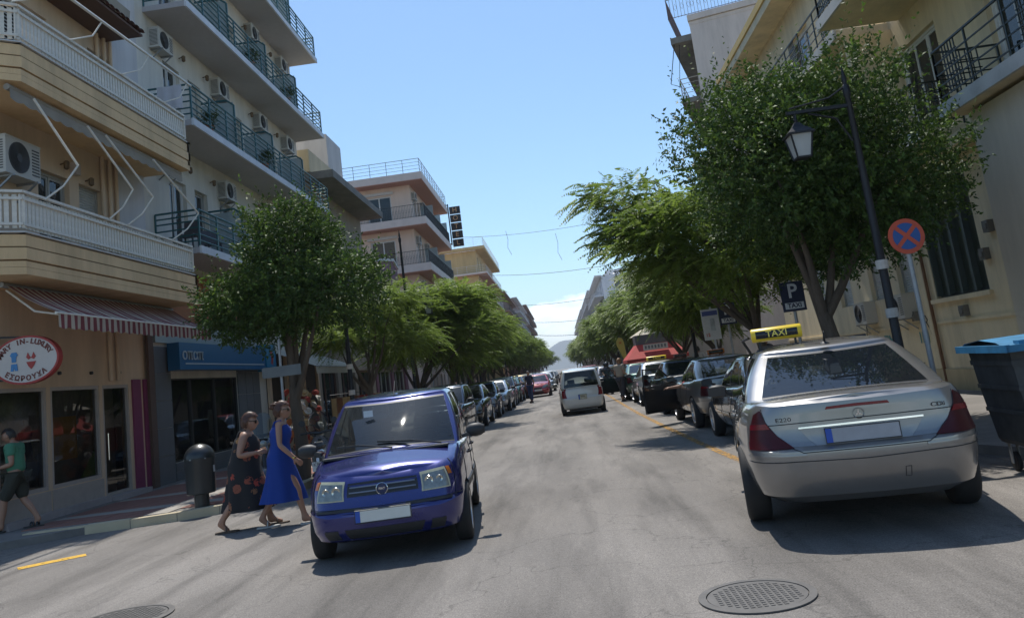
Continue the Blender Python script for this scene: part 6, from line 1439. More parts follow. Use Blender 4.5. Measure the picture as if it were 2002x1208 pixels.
# yellow feather flag
fl=thing('feather_flag','tall yellow feather flag with a small orange star on the right pavement','flag',(3.45,45,.75)); fl.scale=(.62,.62,.62); m=MB(); out=[(-.50,2.1)]
out=[(.1,.6),(-.12,1.4),(-.42,2.2),(-.62,2.75),(-.62,3.1),(-.4,3.4),(-.1,3.35),(.06,3.0),(.08,2.3),(.14,1.4)]
m.prism(out,-.012,.012,'y'); m.build('cloth',mat('flag_yellow',(.52,.40,.09),.8,var=.08),fl); m=MB(); m.tube([(.16,0,-1.0),(.16,0,1.4),(.1,0,2.6),(0,0,3.3),(-.35,0,3.46)],.02,6); m.build('pole',blackpl,fl)
m=MB(); st=[(-.28+.17*(1 if i%2==0 else .45)*math.sin(i*PI/5),2.95+.17*(1 if i%2==0 else .45)*math.cos(i*PI/5)) for i in range(10)]; m.prism(st,-.02,-.013,'y'); m.build('star_emblem',mat('flag_orange',(.50,.16,.03),.8),fl)
# small things of the souvenir shop
rs=random.Random(9); cols=[('hat_straw',(.42,.30,.16)),('hat_red',(.25,.04,.03)),('hat_orange',(.34,.13,.05)),('hat_white',(.5,.48,.45)),('hat_brown',(.2,.09,.05))]
for rk in range(2):
    t=thing('display_rack','revolving rack of hats and bags, %s the souvenir shop'%('nearer one in front of','farther one beside')[rk],'display rack',(-6.9-.5*rk,21.2+2.6*rk,.11)); m=MB(); m.tube([(0,0,0),(0,0,1.9)],.025,6); m.build('stand',blackpl,t)
    for k in range(26):
        a=k*2.4; z=.35+.058*k; q=MB(); q.lathe([(.11,0),(.105,.01),(.06,.015),(.052,.06),(.02,.078),(.001,.08)],(0,0,0),12); c_=cols[rs.randrange(5)]; q.build('hat',mat(c_[0],c_[1],.9,var=.15),t,(.26*math.cos(a),.26*math.sin(a),z),smooth=40).rotation_euler=(R(60)*math.sin(a),-R(60)*math.cos(a)*-1,0)
t=thing('clothes_rail','rail hung with orange and white beach bags by the souvenir shop','clothes rail',(-6.2,24.6,.11)); m=MB(); m.tube([(-.8,0,0),(-.8,0,1.6),(.8,0,1.6),(.8,0,0)],.02,6); m.build('frame',blackpl,t)
for k in range(9): q=MB(); w_=.14; q.grid([[(-.7+k*.17+w_*.0+x*.07,y*.05,z) for x,y in ((-1,-1),(1,-1),(1,1),(-1,1))] for z in (1.5,1.2,.8)],True); c_=cols[rs.randrange(5)]; q.build('bag',mat(c_[0],c_[1],.9),t)
# ================= CARS =================
silver=paint('silver',(.25,.245,.24),.7,.34); pblue=paint('blue',(.018,.023,.15),.5,.22); black_=paint('black',(.015,.016,.02),.3,.2); dgrey=paint('dark_grey',(.06,.062,.07),.6,.25); navy=paint('navy',(.015,.03,.06),.5,.25); white_=paint('white',(.62,.61,.57),0,.3); red_=paint('red',(.30,.015,.015),.1,.3); gold_=paint('gold',(.34,.26,.13),.6,.3); green_=paint('green',(.02,.09,.06),.4,.3); lsil=paint('light_silver',(.50,.51,.52),.7,.3)
# blue hatchback facing the camera
S=spec_small(); cb,sh,bd=make_car(S,'shiny dark blue small hatchback coming towards us beside the two women','car',pblue,name='hatchback')
for i,z in enumerate((.665,.712)):
    for sg in (1,-1):
        patch(sh,[(.08,z-.006),(.70,z-.006),(.70,z+.006),(.08,z+.006)],.010,mat('grille_bar',(.22,.22,.25),.3,.6,var=.05),'grille_bar',cb,sg,6,1)
for sg in (1,-1): patch(sh,[(0,.63),(.74,.63),(.76,.75),(0,.75)],.003,blackpl,'grille',cb,sg,6,2)
yE=sh.at(0,.68,0).y; m=MB(); m.lathe([(.001,.03),(.042,.028),(.046,.022)],(0,yE,.68),24,'y'); em=m.build('badge',mat('badge_blue',(.02,.03,.09),.3,.3),cb,smooth=40); m=MB(); m.lathe([(.044,.02),(.052,.03),(.056,.028),(.056,.0)],(0,yE,.68),24,'y',cap=False); m.build('badge_ring',chrome,em,smooth=40); put('badge_lettering',text_mesh('FIAT',.03,.001,chrome,.0008),em,(0,yE+.032,.68),PI)
po=plate(cb,sh.at(0,.46,0).y+.022,.455,1)
m=MB(); m.box(-.26,.26,sh.at(0,.46,0).y-.02,sh.at(0,.46,0).y+.013,.39,.52); m.build('plate_holder',blackpl,cb)
wipers(cb,[((-.05,1.06,1.005),(.30,.93,1.06),(.55,.86,1.06)),((-.55,1.03,.99),(-.25,.95,1.045),(.12,.90,1.075))])
m=MB(); m.box(-.62,.66,.97,1.12,.955,.975); m.build('cowl',blackpl,bd)
for sg in (1,-1):
    for pp,rr in ((.98,.040),(1.2,.032)):
        q=sh.at(pp,.69,.016,sg); m=MB(); m.lathe([(rr*.55,-.0),(rr,.006),(rr*1.08,0)],(q.x,q.y,q.z),20,'y',cap=False); m.build('reflector_ring',mat('lamp_chrome',(.55,.55,.5),.2,.9,var=0),cb,smooth=50)
m=MB(); m.tube([(0,.1,1.53),(0,-.15,1.70)],.006,5); m.build('aerial',blackpl,cb)
m=MB(); m.box(.2,.30,.47,.475,1.33,1.40); m.build('toll_tag',mat('tag_white',(.5,.55,.6),.5),bd)
cb.location=(-2.06,10.0,0); cb.rotation_euler=(0,0,PI+R(4.5)); cb.scale=(1.05,1.02,1.02)
# silver taxi seen from behind
S=spec_sedan(); ct,sh,bd=make_car(S,'silver saloon taxi parked at an angle in the right foreground with a yellow roof sign','taxi',silver,name='taxi')
yt=sh.at(5,.80,0).y
# plate recess, number plate, chrome strip, star, letters
rec=mat('recess_silver',(.30,.30,.30),.35,.6,var=.08)
for sg in (1,-1): patch(sh,[(5,.70),(4.36,.70),(4.18,.83),(5,.83)],.003,rec,'plate_recess',ct,sg,8,3); patch(sh,[(5,.832),(4.18,.830),(4.18,.842),(5,.846)],.016,chrome,'chrome_strip',ct,sg,8,1)
plate(ct,sh.at(5,.765,0).y-.018,.765,-1,mat('plate_dusty',(.32,.33,.36),.5,var=.15))
for sg in (1,-1): patch(sh,[(5,.958),(4.56,.955),(4.58,.975),(5,.980)],.010,lens_red,'brake_light',ct,sg,6,1)
ys_=sh.at(5,.905,0).y; m=MB(); m.lathe([(.034,.0),(.040,-.012),(.040,-.004)],(0,ys_,.905),24,'y',cap=False)
for k in range(3): a=2*PI*k/3; m.add([(.008*math.cos(a),ys_-.008,.905-.008*math.sin(a)),(-.008*math.cos(a),ys_-.008,.905+.008*math.sin(a)),(.036*math.sin(a),ys_-.008,.905+.036*math.cos(a))],[(0,1,2)])
m.build('star_badge',chrome,ct)
for s_,p,sd_ in (('E220',-.53,1),('CDI',.55,1)):
    x=p; pp=5-abs(x)/(.885-.36); q=sh.at(3.9,.915,.004,1 if x>0 else -1); put('badge_lettering',text_mesh(s_,.044,.0015,mat('badge_dark',(.07,.07,.08),.25,.8,var=0),0,1.35),ct,(x,q.y-.004,.905),R(8)*(1 if x>0 else -1))
m=MB(); m.box(-.34,-.25,0,.004,-.03,.03); q=sh.at(4.45,.47,.002,1); 
for sg in (1,): 
    s_=seam(sh,[(4.42,.50),(4.50,.50),(4.50,.43),(4.42,.43),(4.42,.50)],None,1,.005); s_.build('tow_cover',blackpl,bd)
m=MB(); m.tube([(0,-1.03,1.44),(0,-1.09,1.54)],[.012,.005],6); m.lathe([(.045,0),(.03,.02),(.01,.03)],(0,-1.03,1.425),12); m.build('aerial',blackpl,ct,smooth=50)
ts=taxi_sign(ct,-.45,1.585,x=-.36); ts.scale=(.66,.9,.9); 
m=MB(); m.tube([(-.62,-.42,1.57),(-.68,-.3,1.55),(-.62,-.2,1.42)],.014,6); m.box(-.5,.5,-.05,.0,1.445,1.47); m.build('roof_rack',blackpl,ct,smooth=50)
ct.location=(2.78,9.32,0); ct.scale=(1.10,1.06,1.07); ct.rotation_euler=(0,0,R(-11))
# generic models for the rest
base={}
S=spec_sedan(); base['sedan'],shs,_=make_car(S,'x','car',silver,name='taxi'); plate(base['sedan'],shs.at(5,.765,0).y-.018,.765,-1); plate(base['sedan'],shs.at(0,.45,0).y+.02,.45,1)
S=spec_hatch(); base['hatch'],shh,_=make_car(S,'x','car',silver,name='parked_car'); plate(base['hatch'],shh.at(5,.6,0).y-.02,.6,-1); plate(base['hatch'],shh.at(0,.45,0).y+.02,.45,1)
S=spec_small(); base['small'],shp,_=make_car(S,'x','car',silver,name='parked_car'); plate(base['small'],shp.at(0,.45,0).y+.02,.45,1)
used=set()
def car(kind,loc,rz,col,label,group,cat='car',name=None):
    sw={silver.name:col} if col is not silver else None
    r=dup(base[kind],(loc[0],loc[1],0),rz,label,group,None,sw)
    r['category']=cat
    if name: r.name=name
    return r
tg='taxis waiting in line along the right pavement'
t2=car('sedan',(3.55,14.55),R(-1),black_,'black saloon taxi directly ahead of the silver foreground taxi',tg,'taxi')
t3=car('sedan',(3.55,19.55),R(0),silver,'silver saloon taxi with an orange roof sign and its driver door open',tg,'taxi'); taxi_sign(t3,-.2,1.55,False,lens_or)
t4=car('sedan',(3.5,25.0),R(1),dgrey,'dark grey saloon taxi with a reddish roof sign, third in the line ahead',tg,'taxi'); taxi_sign(t4,-.2,1.55,False,mat('sign_rose',(.45,.16,.12),.4))
t5=car('sedan',(3.4,30.4),0,lsil,'light silver taxi with a yellow roof sign near the red kiosk',tg,'taxi'); taxi_sign(t5,-.2,1.56,True)
t6=car('sedan',(3.3,36.0),0,green_,'dark green taxi with its door open beside the man in a beige shirt',tg,'taxi')
def open_door(car_,label,ang=55):
    d=MB(); L_=1.05; pts=[(0,.30),(L_,.30),(L_,.93),(.0,.93)]; d.box(-.035,.035,-L_,0,.30,.93); o=d.build('open_door',black_,car_,(-.86,1.02,0)); o.rotation_euler=(0,0,-R(ang))
    f=MB(); f.tube([(0,-.02,.93),(0,-.50,1.33),(0,-L_+.06,1.34),(0,-L_+.02,.93)],.022,6); f.build('window_frame',blackpl,o); g=MB(); g.add([(0,-.05,.93),(0,-.5,1.32),(0,-L_+.07,1.32),(0,-L_+.04,.93)],[(0,1,2,3)]); g.build('side_window',carglass,o,fixn=False)
    m=MB(); m.lathe([(.001,-.1),(.06,-.08),(.07,0),(.06,.08),(.001,.1)],(0,0,0),12,'x'); m.v=[(v[0]-.13,v[1]*.7-.12,v[2]+.98) for v in m.v]; m.build('mirror',blackpl,o,smooth=50)
open_door(t3,''); open_door(t6,'')
# left row, nose towards us
lg='cars parked nose to tail along the left pavement'
base['small'].name='parked_car'
L_=[('small',-3.75,25.6,navy,'dark blue small car, first parked behind the blue hatchback'),('hatch',-3.65,30.4,black_,'black hatchback with a sunlit windscreen, second in the left row'),('hatch',-3.6,35.4,navy,'dark blue hatchback, third in the left parked row'),('sedan',-3.5,40.8,lsil,'light silver saloon, fourth in the left parked row'),
('small',-3.45,46.0,silver,'small silver car with a flat nose, fifth in the left parked row'),('hatch',-3.4,50.6,green_,'dark green hatchback, sixth in the left parked row'),('sedan',-3.4,56.0,dgrey,'dark grey saloon, seventh in the left parked row'),('small',-3.3,61.0,gold_,'tall golden beige car with sun glare on its windscreen'),('hatch',-3.3,66.5,black_,'black hatchback just past the golden car'),('small',-3.3,72,white_,'small white car, tenth in the left parked row')]
for k,(kd,x,y,c_,lb_) in enumerate(L_): car(kd,(x,y),PI+R(((k*37)%5-2)*.7),c_,lb_,lg,name='parked_car')
rs=random.Random(3); cl_=[silver,lsil,black_,dgrey,navy,white_,red_,gold_]; cn_=['silver','light silver','black','dark grey','dark blue','white','red','golden beige']
for k in range(14):
    y=78+k*6.4; i=rs.randrange(8); car(rs.choice(['hatch','sedan','small']),(-3.3+rs.uniform(-.1,.1),y),PI,cl_[i],'%s parked car, %s of the far left row'%(cn_[i],ORD[k+10]),lg,name='parked_car')
tg2='cars driving along the street'
wv_s=spec_mpv(); wv,shw,bdw=make_car(wv_s,'boxy white compact van driving away in the middle of the street','van',white_,name='compact_van'); plate(wv,shw.at(5,.62,0).y-.02,.62,-1,mat('plate_yellow',(.45,.42,.30),.5),.3,.18); wv.scale=(.97,.97,.95); wv.location=(.52,30.4,0); wv.rotation_euler=(0,0,R(1)); wv['group']=tg2
put('plate_lettering',text_mesh('YPA',.09,.001,blackpl),wv,(0,shw.at(5,.62,0).y-.034,.63))
m=MB(); yw_=-1.80; m.tube([(.05,-1.79,1.0),(.22,-1.77,1.12)],.012,5); m.build('wiper',blackpl,wv)
car('hatch',(-1.75,55.5),PI,red_,'red hatchback driving towards us left of the white van',tg2,name='car')
car('sedan',(-1.6,66),PI,lsil,'light silver saloon following the red hatchback',tg2,name='car'); car('small',(-1.5,76),PI,white_,'white small car further back in the oncoming lane',tg2,name='car'); car('hatch',(-1.5,88),PI,dgrey,'dark grey hatchback far back in the oncoming lane',tg2,name='car'); car('sedan',(-1.4,103),PI,silver,'distant silver saloon in the oncoming lane',tg2,name='car')
car('hatch',(1.3,62),0,navy,'dark blue car ahead of the white van',tg2,name='car'); car('sedan',(1.3,74),0,white_,'white saloon far ahead of the white van',tg2,name='car'); car('hatch',(1.2,90),0,silver,'silver hatchback far ahead in our lane',tg2,name='car')
rg='cars parked along the far right pavement'
car('hatch',(2.55,47.5),PI+R(3),dgrey,'dark grey car facing us behind the scooter on the right','' or rg,name='parked_car'); car('hatch',(2.7,53),PI,red_,'red car just behind the dark grey car on the right',rg,name='parked_car'); car('sedan',(2.1,59),PI,black_,'black saloon facing us, third car on the right beyond the scooter',rg,name='parked_car')
for k in range(10):
    i=rs.randrange(8); car(rs.choice(['hatch','sedan','small']),(2.9,68+k*6.6),0,cl_[i],'%s parked car, %s of the far right row'%(cn_[i],ORD[k+3]),rg,name='parked_car')
for b_ in base.values():
    def rm(o):
        for c in list(o.children): rm(c)
        bpy.data.objects.remove(o)
    rm(b_)
# ================= SCOOTERS =================
sg_='scooters parked along the left kerb'
redsc=paint('scooter_red',(.32,.02,.03),.2); scs=paint('scooter_silver',(.40,.40,.42),.6)
scooter('silver scooter with a chrome grab rail and lettered plate nearest the woman in blue',(-4.72,15.55,0),R(14),scs,plate_txt=('KPX','67'),group=sg_)
scooter('white scooter with red tail lights parked further from the woman in blue',(-4.65,18.1,0),R(18),white_,plate_txt=None,topcase=False,group=sg_,screen=False)
scooter('grey scooter with a smoky windscreen behind the woman in the flowered dress',(-5.65,15.2,.12),R(200),dgrey,group=sg_)
scooter('dark scooter parked beside the trunk under the left citrus tree',(-4.6,20.4,0),R(12),black_,topcase=True,group=sg_)
ms=scooter('black scooter ridden towards us by a man beside the dark grey car',(2.25,43.6,0),PI+R(10),black_)
# ================= PEOPLE =================
dressb=mat('cobalt_dress',(.006,.038,.23),.9,var=.12,vs=4,bump=.3,bs=12,stretch=(1,1,.2))
def flower():
    m=bpy.data.materials.new('flowered_black_dress'); m.use_nodes=True; nt=m.node_tree; b=nt.nodes['Principled BSDF']; L=nt.links.new; tc=N(nt,'ShaderNodeTexCoord'); v=N(nt,'ShaderNodeTexVoronoi'); v.inputs['Scale'].default_value=5.5; L(tc.outputs['Object'],v.inputs['Vector'])
    n=N(nt,'ShaderNodeTexNoise'); n.inputs['Scale'].default_value=22; n.inputs['Detail'].default_value=5; L(tc.outputs['Object'],n.inputs[0])
    f=MATH(nt,'MULTIPLY',MATH(nt,'LESS_THAN',MATH(nt,'ADD',v.outputs['Distance'],MATH(nt,'MULTIPLY',n.outputs[0],.35)),.52),MATH(nt,'GREATER_THAN',n.outputs[0],.44)); cr=N(nt,'ShaderNodeValToRGB'); e=cr.color_ramp; e.elements[0].color=(.42,.05,.03,1); e.elements[1].color=(.30,.17,.06,1); x=e.elements.new(.5); x.color=(.20,.07,.04,1); L(v.outputs['Color'],cr.inputs[0])
    mx=N(nt,'ShaderNodeMix',data_type='RGBA'); L(f,mx.inputs[0]); mx.inputs[6].default_value=(.012,.012,.014,1); L(cr.outputs[0],mx.inputs[7]); L(mx.outputs[2],b.inputs['Base Color']); b.inputs['Roughness'].default_value=.85; return m
flw=flower()
def walker(label,loc,rz,h,arm,w=1.0,stride=.30,head=(0,.03),lean=.03,hyaw=0,hpitch=0,lead=1):
    k=h/1.65; s=stride
    P=dict(w=w,pelvis=V3(0,0,.90*k),chest=V3(0,lean,1.24*k),neck=V3(0,lean+.01,1.41*k),head=V3(0,lean+head[1]+.02,1.53*k),hyaw=hyaw,hpitch=hpitch)
    for sd_,x,ph in (('l',-1,lead),('r',1,-lead)):
        P['sh'+sd_]=V3(x*.165*w**.5,lean,1.355*k)
        P['hp'+sd_]=V3(x*.085*w,0,.86*k)
        fy=s*ph; kn=V3(x*.09,fy*.55+(.05 if ph>0 else .07),.47*k); an=V3(x*.08,fy-(.0 if ph>0 else .06),.085 if ph>0 else .14); to=an+(V3(0,.15,-.055) if ph>0 else V3(0,.12,-.115))
        P['kn'+sd_]=kn;P['an'+sd_]=an;P['to'+sd_]=to
        P['el'+sd_],P['wr'+sd_]=arm[sd_]; P['hu'+sd_]=V3(x,0,.2)
    t,M,J,body=human(label,loc,rz,P); return t,M,P,body
def hair_cap(par,M,mt,bun=None,vol=1.06,back=.35,name='hair'):
    bm=bmesh.new(); bmesh.ops.create_icosphere(bm,subdivisions=4,radius=1); rs=random.Random(1)
    dele=[]
    for v in bm.verts:
        x,y,z=v.co; keep= z>.42-(.75 if y<.05 else 0)*min(1,max(0,(.25-y)*2)) or (y<-.1 and z>-.62)
        if not keep: dele.append(v); continue
        n_=1+.05*math.sin(9*x+5*z)+.03*math.sin(23*y+17*x)+rs.uniform(-.012,.012)
        v.co=(x*.086*vol*n_,y*.106*vol*n_-.012,z*.124*vol*n_+.004)
    bmesh.ops.delete(bm,geom=dele,context='VERTS')
    if bun:
        for k in range(14):
            r=bmesh.ops.create_icosphere(bm,subdivisions=2,radius=1); cx=rs.uniform(-.03,.03); cy=bun[0]+rs.uniform(-.05,.03); cz=bun[1]+rs.uniform(-.03,.035); a=rs.uniform(0,6)
            for v in r['verts']: v.co=Vector((cx+v.co.x*.025*(1+.5*math.cos(a)),cy+v.co.y*.04,cz+v.co.z*.022*(1+.5*math.sin(a))))
    bm.transform(M); me=bpy.data.meshes.new(name); bm.to_mesh(me); bm.free(); me.materials.append(mt); me.polygons.foreach_set('use_smooth',[True]*len(me.polygons)); return put(name,me,par)
def shades(par,M):
    m=MB()
    for sg in (-1,1):
        m.grid([[(sg*(.012+.058*i/4),.094-.018*(i/4)**2,z) for i in range(5)] for z in (-.012,.03)]); m.grid([[(sg*(.012+.058*i/4),.088-.018*(i/4)**2,z) for i in range(5)] for z in (-.012,.03)]); m.beam((sg*.07,.076,.018),(sg*.082,-.01,.016),.006,.012)
    m.beam((-.014,.094,.015),(.014,.094,.015),.006); m.v=[tuple(M@Vector(v)) for v in m.v]; return tag(m.build('sunglasses',glosspl,par),kind='stuff')
# both women walk to the right (+X): local +Y turned to world +X
RX=-PI/2+R(12)
armB={'l':(V3(-.20,-.10,1.10),V3(-.19,.02,.86)),'r':(V3(.235,.02,1.09),V3(.225,.20,.90))}
wb,M,P,_=walker('woman in a long cobalt blue dress with auburn hair in a bun','' and 0 or (-3.98,11.5,0),RX,1.66,armB,.95,.27,lean=.02,lead=-1)
wb.location=(-4.02,11.45,0)
d=dress_mesh([((0,-.01,.33),.20,.30,.10),((0,0,.45),.195,.27,.085),((0,.0,.62),.19,.225,.05),((0,-.01,.80),.195,.185,.02),((0,-.02,.92),.195,.175,.012),((0,-.01,1.02),.165,.145,.01),((0,.0,1.10),.150,.128,.008),((0,.015,1.2),.165,.15,.0),((0,.02,1.28),.165,.145,0),((0,.02,1.35),.135,.095,0)],48,1,nf=8)
d.build('dress',dressb,wb,smooth=70)
for sg in (-1,1): m=MB(); m.tube([(sg*.095,.075,1.33),(sg*.10,.04,1.41),(sg*.09,-.04,1.40),(sg*.085,-.07,1.33)],.014,6); m.build('dress_strap',dressb,wb,smooth=60)
hair_cap(wb,M,hairm,(-.115,.075),1.13); shades(wb,M)
for sd_ in 'lr': shoe(wb,P['an'+sd_],P['to'+sd_],mat('white_sandal',(.45,.44,.42),.5,var=.1))
m=MB(); wv_=P['wrr']; m.lathe([(.030,-.012),(.034,0),(.030,.012)],tuple(wv_),12); m.build('bracelet',mat('gold_metal',(.5,.35,.12),.25,.9,var=0),wb,smooth=60)
armA={'l':(V3(-.22,-.04,1.02),V3(-.16,.17,1.03)),'r':(V3(.25,-.03,1.0),V3(.19,.20,1.02))}
wa,M,P,_=walker('woman with short auburn hair in a black flowered dress, left of the woman in blue',(-4.60,11.6,0),RX,1.55,armA,1.18,.30,lean=.05,head=(0,.05),hpitch=-.12,lead=1)
d=dress_mesh([((0,.02,.26),.25,.36,.12),((0,.02,.40),.24,.33,.10),((0,.01,.58),.235,.28,.06),((0,.0,.75),.235,.235,.02),((0,-.01,.86),.23,.22,.012),((0,.01,.96),.21,.20,.008),((0,.03,1.06),.195,.19,.006),((0,.045,1.15),.20,.185,0),((0,.045,1.22),.19,.155,0),((0,.045,1.28),.14,.095,0)],48,2,nf=7)
d.build('dress',flw,wa,smooth=70)
for sg in (-1,1): m=MB(); m.tube([(sg*.10,.10,1.25),(sg*.115,.06,1.33),(sg*.105,-.02,1.32),(sg*.10,-.05,1.26)],.020,6); m.build('dress_strap',flw,wa,smooth=60)
hair_cap(wa,M,hairm,None,1.17); shades(wa,M)
for sd_ in 'lr': shoe(wa,P['an'+sd_],P['to'+sd_],mat('brown_sandal',(.10,.07,.05),.6))
bg_=thing('handbag','striped multicoloured straw bag carried at the back of the woman in the flowered dress','bag',(0,0,0)); 
def stripebag():
    m=bpy.data.materials.new('striped_straw'); m.use_nodes=True; nt=m.node_tree; b=nt.nodes['Principled BSDF']; tc=N(nt,'ShaderNodeTexCoord'); s=N(nt,'ShaderNodeSeparateXYZ'); nt.links.new(tc.outputs['Object'],s.inputs[0]); cr=N(nt,'ShaderNodeValToRGB'); cr.color_ramp.interpolation='CONSTANT'; e=cr.color_ramp.elements; e[0].color=(.45,.10,.05,1); e[1].position=.2; e[1].color=(.5,.4,.15,1)
    for p,c in ((.4,(.1,.25,.15)),(.6,(.5,.42,.3)),(.8,(.4,.05,.1))): x=e.new(p); x.color=(*c,1)
    nt.links.new(MATH(nt,'FRACT',MATH(nt,'MULTIPLY',s.outputs[2],6)),cr.inputs[0]); nt.links.new(cr.outputs[0],b.inputs['Base Color']); b.inputs['Roughness'].default_value=.9; return m
m=MB(); m.grid([[(w_*math.cos(a),.05*math.sin(a),z) for a in [2*PI*k/16 for k in range(16)]] for z,w_ in ((0,.11),(.15,.15),(.30,.17))],True); m.add([(.11*math.cos(2*PI*k/16),.05*math.sin(2*PI*k/16),0) for k in range(16)],[tuple(range(16))]); m.build('basket',stripebag(),bg_,smooth=60); m=MB(); m.tube([(-.12,0,.30),(-.08,0,.48),(.08,0,.48),(.12,0,.30)],.01,6); m.build('handle',mat('straw',(.35,.25,.12),.9),bg_)
bg_.location=(-4.80,11.9,.66); bg_.scale=(.8,.8,.85); bg_.rotation_euler=(0,0,R(20))
m=MB(); m.box(-.03,.03,-.005,.005,0,.11); ph=m.build('phone_case',glosspl); ph.name='phone'; tag(ph,'small dark phone in the hands of the woman in the flowered dress','phone'); ph.location=(-4.50,11.52,1.03); ph.rotation_euler=(R(30),0,R(70))
def shirt_mesh(P,mt,slv=.55,w=1.0,short=True):
    J={};E=[]; s=w
    def j(k,p,r): J[k]=(*p,r)
    j('a',P['pelvis']+V3(0,0,-.02),(.165*s,.135*s)); j('b',P['pelvis'].lerp(P['chest'],.45),(.16*s,.135*s)); j('c',P['chest'],(.172*s,.13*s)); j('d',P['chest'].lerp(P['neck'],.72),(.10*s,.08*s)); E+=[('a','b'),('b','c'),('c','d')]
    for sd_ in 'lr':
        sh=P['sh'+sd_]; el=P['el'+sd_]; j('s'+sd_,sh,.075*s); j('e'+sd_,sh.lerp(el,slv),.068*s); E+=[('d','s'+sd_),('s'+sd_,'e'+sd_)]
    return skinmesh('shirt',J,E,mt,2,'a')
def trouser_mesh(P,mt,ln=.95,w=1.0):
    J={};E=[]; J['p']=(*(P['pelvis']+V3(0,0,.04)),(.16*w,.13*w))
    for sd_ in 'lr':
        hp,kn,an=P['hp'+sd_],P['kn'+sd_],P['an'+sd_]; J['h'+sd_]=(*hp,.115*w); E.append(('p','h'+sd_)); J['k'+sd_]=(*(hp.lerp(kn,min(1,ln))),.095*w); E.append(('h'+sd_,'k'+sd_))
        if ln>1: J['k'+sd_]=(*kn,.08*w); J['a'+sd_]=(*kn.lerp(an,ln-1),.07*w); E.append(('k'+sd_,'a'+sd_))
    return skinmesh('trousers',J,E,mt,2,'p')
armM={'l':(V3(-.23,-.02,1.10),V3(-.15,.22,1.06)),'r':(V3(.24,-.02,1.10),V3(.17,.22,1.08))}
mn,M,P,_=walker('man in a green polo shirt and dark shorts looking down at the left edge',(-9.5,13.95,.12),R(12)+PI/2,1.70,armM,1.12,.24,lean=.03,head=(0,.07),hpitch=-.35)
put('shirt',shirt_mesh(P,mat('green_polo',(.06,.20,.12),.9,var=.1,vs=5),.6,1.12),mn); put('shorts',trouser_mesh(P,mat('olive_shorts',(.035,.035,.025),.9,var=.1),1.0,1.1),mn); hair_cap(mn,M,hairdk,None,1.03)
for sd_ in 'lr': shoe(mn,P['an'+sd_],P['to'+sd_],blackpl,'shoe',True)
def simple_man(label,loc,rz,h,arm,shirt,trs,w=1.0,stride=.1,slv=.6,hair=hairdk,**k):
    t,M,P,_=walker(label,loc,rz,h,arm,w,stride,**k); put('shirt',shirt_mesh(P,shirt,slv,w),t); put('trousers',trouser_mesh(P,trs,1.9,w),t); hair_cap(t,M,hair,None,1.03)
    for sd_ in 'lr': shoe(t,P['an'+sd_],P['to'+sd_],blackpl,'shoe',True)
    return t
ad={'l':(V3(-.24,0,1.10),V3(-.25,.08,.86)),'r':(V3(.24,0,1.10),V3(.25,.08,.86))}
simple_man('man in a beige shirt leaning by the open door of the dark green taxi',(2.28,34.2,0),R(-40),1.74,armM,mat('beige_shirt',(.33,.28,.22),.9,var=.1),mat('dark_trousers',(.04,.04,.05),.9),1.15,hair=mat('light_brown_hair',(.20,.10,.04),.6),hpitch=-.3)
simple_man('pedestrian in dark blue clothes standing in the road beside the left parked cars',(-1.9,45.5,0),R(160),1.72,ad,mat('navy_shirt',(.03,.03,.06),.9),mat('blue_jeans',(.03,.05,.12),.9))
for k,(x,y,c_,nm,lb2) in enumerate(((5.3,32.5,(.4,.38,.36),'white_shirt','person in a white shirt standing in front of the red kiosk'),(4.9,40.5,(.35,.05,.05),'red_shirt','person in a red shirt on the pavement past the red kiosk'),(6.3,25.8,(.06,.06,.08),'dark_shirt','person in dark clothes standing by the shops on the right pavement'),(-7.4,31.5,(.4,.36,.3),'cream_shirt','person in a cream shirt under the left mimosas'))):
    simple_man(lb2,(x,y,.115),R(70*k),1.68,ad,mat(nm,c_,.9),mat('dark_trousers',(.04,.04,.05),.9))
# rider on the far scooter and the driver with his arm out
def seated(label,loc,rz,shirt,arm,h=1.7,sz=.78,kneef=.42,foot=.28,hyaw=0):
    P=dict(w=1.0,pelvis=V3(0,0,sz+.08),chest=V3(0,.04,sz+.42),neck=V3(0,.06,sz+.59),head=V3(0,.09,sz+.71),hyaw=hyaw)
    for sd_,x in (('l',-1),('r',1)):
        P['sh'+sd_]=V3(x*.175,.04,sz+.54); P['hp'+sd_]=V3(x*.09,.03,sz+.05); P['kn'+sd_]=V3(x*.15,kneef,sz+.02); P['an'+sd_]=V3(x*.15,kneef-.04,foot+.08); P['to'+sd_]=V3(x*.15,kneef+.12,foot+.03); P['el'+sd_],P['wr'+sd_]=arm[sd_]; P['hu'+sd_]=V3(x*.3,0,1)
    t,M,J,b=human(label,loc,rz,P); put('shirt',shirt_mesh(P,shirt,.75),t); put('trousers',trouser_mesh(P,mat('dark_trousers',(.04,.04,.05),.9),1.85),t); return t,M,P
t,M,P=seated('rider in dark clothes sitting on the black scooter',(2.25,43.75,0),PI+R(10),mat('navy_shirt',(.03,.03,.06),.9),{'l':(V3(-.26,.22,1.12),V3(-.27,.48,1.04)),'r':(V3(.26,.22,1.12),V3(.27,.48,1.04))})
m=MB(); m.lathe([(.13,-.08),(.15,0),(.14,.08),(.09,.14),(.001,.165)],tuple(M.to_translation()),18); m.build('helmet',glosspl,t,smooth=60)
t,M,P=seated('driver in a red shirt resting his arm on an open taxi door',(3.05,19.55,-.12),0,mat('red_shirt',(.35,.05,.05),.9),{'l':(V3(-.38,.18,.98),V3(-.62,.30,.97)),'r':(V3(.26,.15,.95),V3(.20,.40,.92))},sz=.52,kneef=.5,foot=.30)
hair_cap(t,M,hairdk,None,1.03)

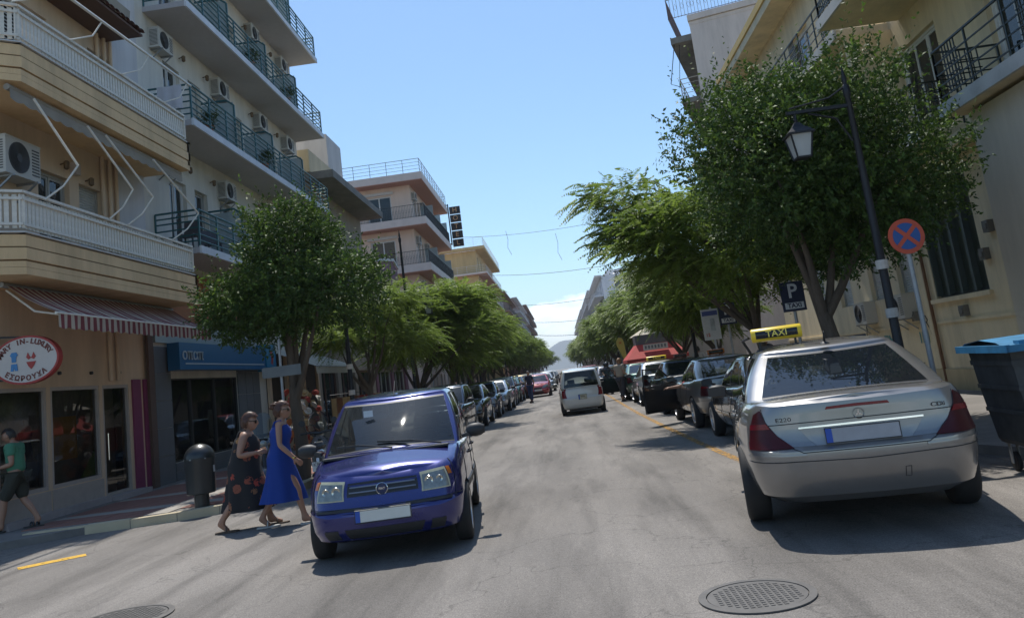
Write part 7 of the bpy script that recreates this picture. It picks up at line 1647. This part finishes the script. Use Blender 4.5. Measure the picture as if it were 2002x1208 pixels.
# balcony clutter
def plastic_chair(label,loc,rz,col):
    t=thing('chair',label,'chair',loc,rz,'chairs on the lowest teal balcony'); mt=mat('chair_plastic',col,.5,var=.05); m=MB(); m.box(-.22,.22,-.22,.22,.42,.45); m.build('seat',mt,t); m=MB(); m.grid([[(x,.2+.06*z_,.46+z_*.42+.0*x) for x in (-.22,-.08,.08,.22)] for z_ in (0,.5,1)]); m.grid([[(x,.225+.06*z_,.46+z_*.42) for x in (-.22,-.08,.08,.22)] for z_ in (0,.5,1)]); m.build('backrest',mt,t)
    for a in (-.19,.19):
        for b in (-.19,.19): m=MB(); m.beam((a,b,0),(a*.9,b*.9,.42),.035); m.build('leg',mt,t)
for k,(u,nm) in enumerate(((1.1,'dark chair at the corner end of the lowest teal balcony'),(2.6,'dark chair next to the corner one on the lowest teal balcony'),(5.2,'dark chair beyond the first divider on the lowest teal balcony'))): plastic_chair(nm,place(bb,u,-.6,5.8),R(40*k),(.06,.06,.07))
for k,(u,z) in enumerate(((1.9,9.18),(6.2,9.18),(9.2,12.48),(5.6,12.48))):
    t=thing('potted_plant','potted green plant, %s from the corner on the %s grey balcony slab'%(('nearest','second')[k%2 if k<2 else 1-(k%2)],'second' if k<2 else 'third'),'potted plant',place(bb,u,-1.0,z),0,'potted plants on the grey balconies'); m=MB(); m.lathe([(.09,0),(.14,.22),(.15,.24)],n=14); m.build('pot',mat('terracotta',(.30,.12,.06),.8,var=.1),t,smooth=40)
    put('foliage',sprig_crown(70+k,np.array([[0,0,.1,.2],[.08,0,.2,.15]]),90,7,.07,.03,planel,.5,.1),t,(0,0,.3))
# ================= HAZE =================
hm=bpy.data.materials.new('haze_air'); hm.use_nodes=True; nt=hm.node_tree; nt.nodes.clear(); o_=N(nt,'ShaderNodeOutputMaterial'); pv=N(nt,'ShaderNodeVolumePrincipled'); pv.inputs['Color'].default_value=(.80,.88,1,1); pv.inputs['Density'].default_value=.00022; pv.inputs['Anisotropy'].default_value=.2; nt.links.new(pv.outputs[0],o_.inputs['Volume'])
m=MB(); m.box(-3100,3100,-60,4000,-1,160); tag(m.build('haze',hm),kind='stuff')
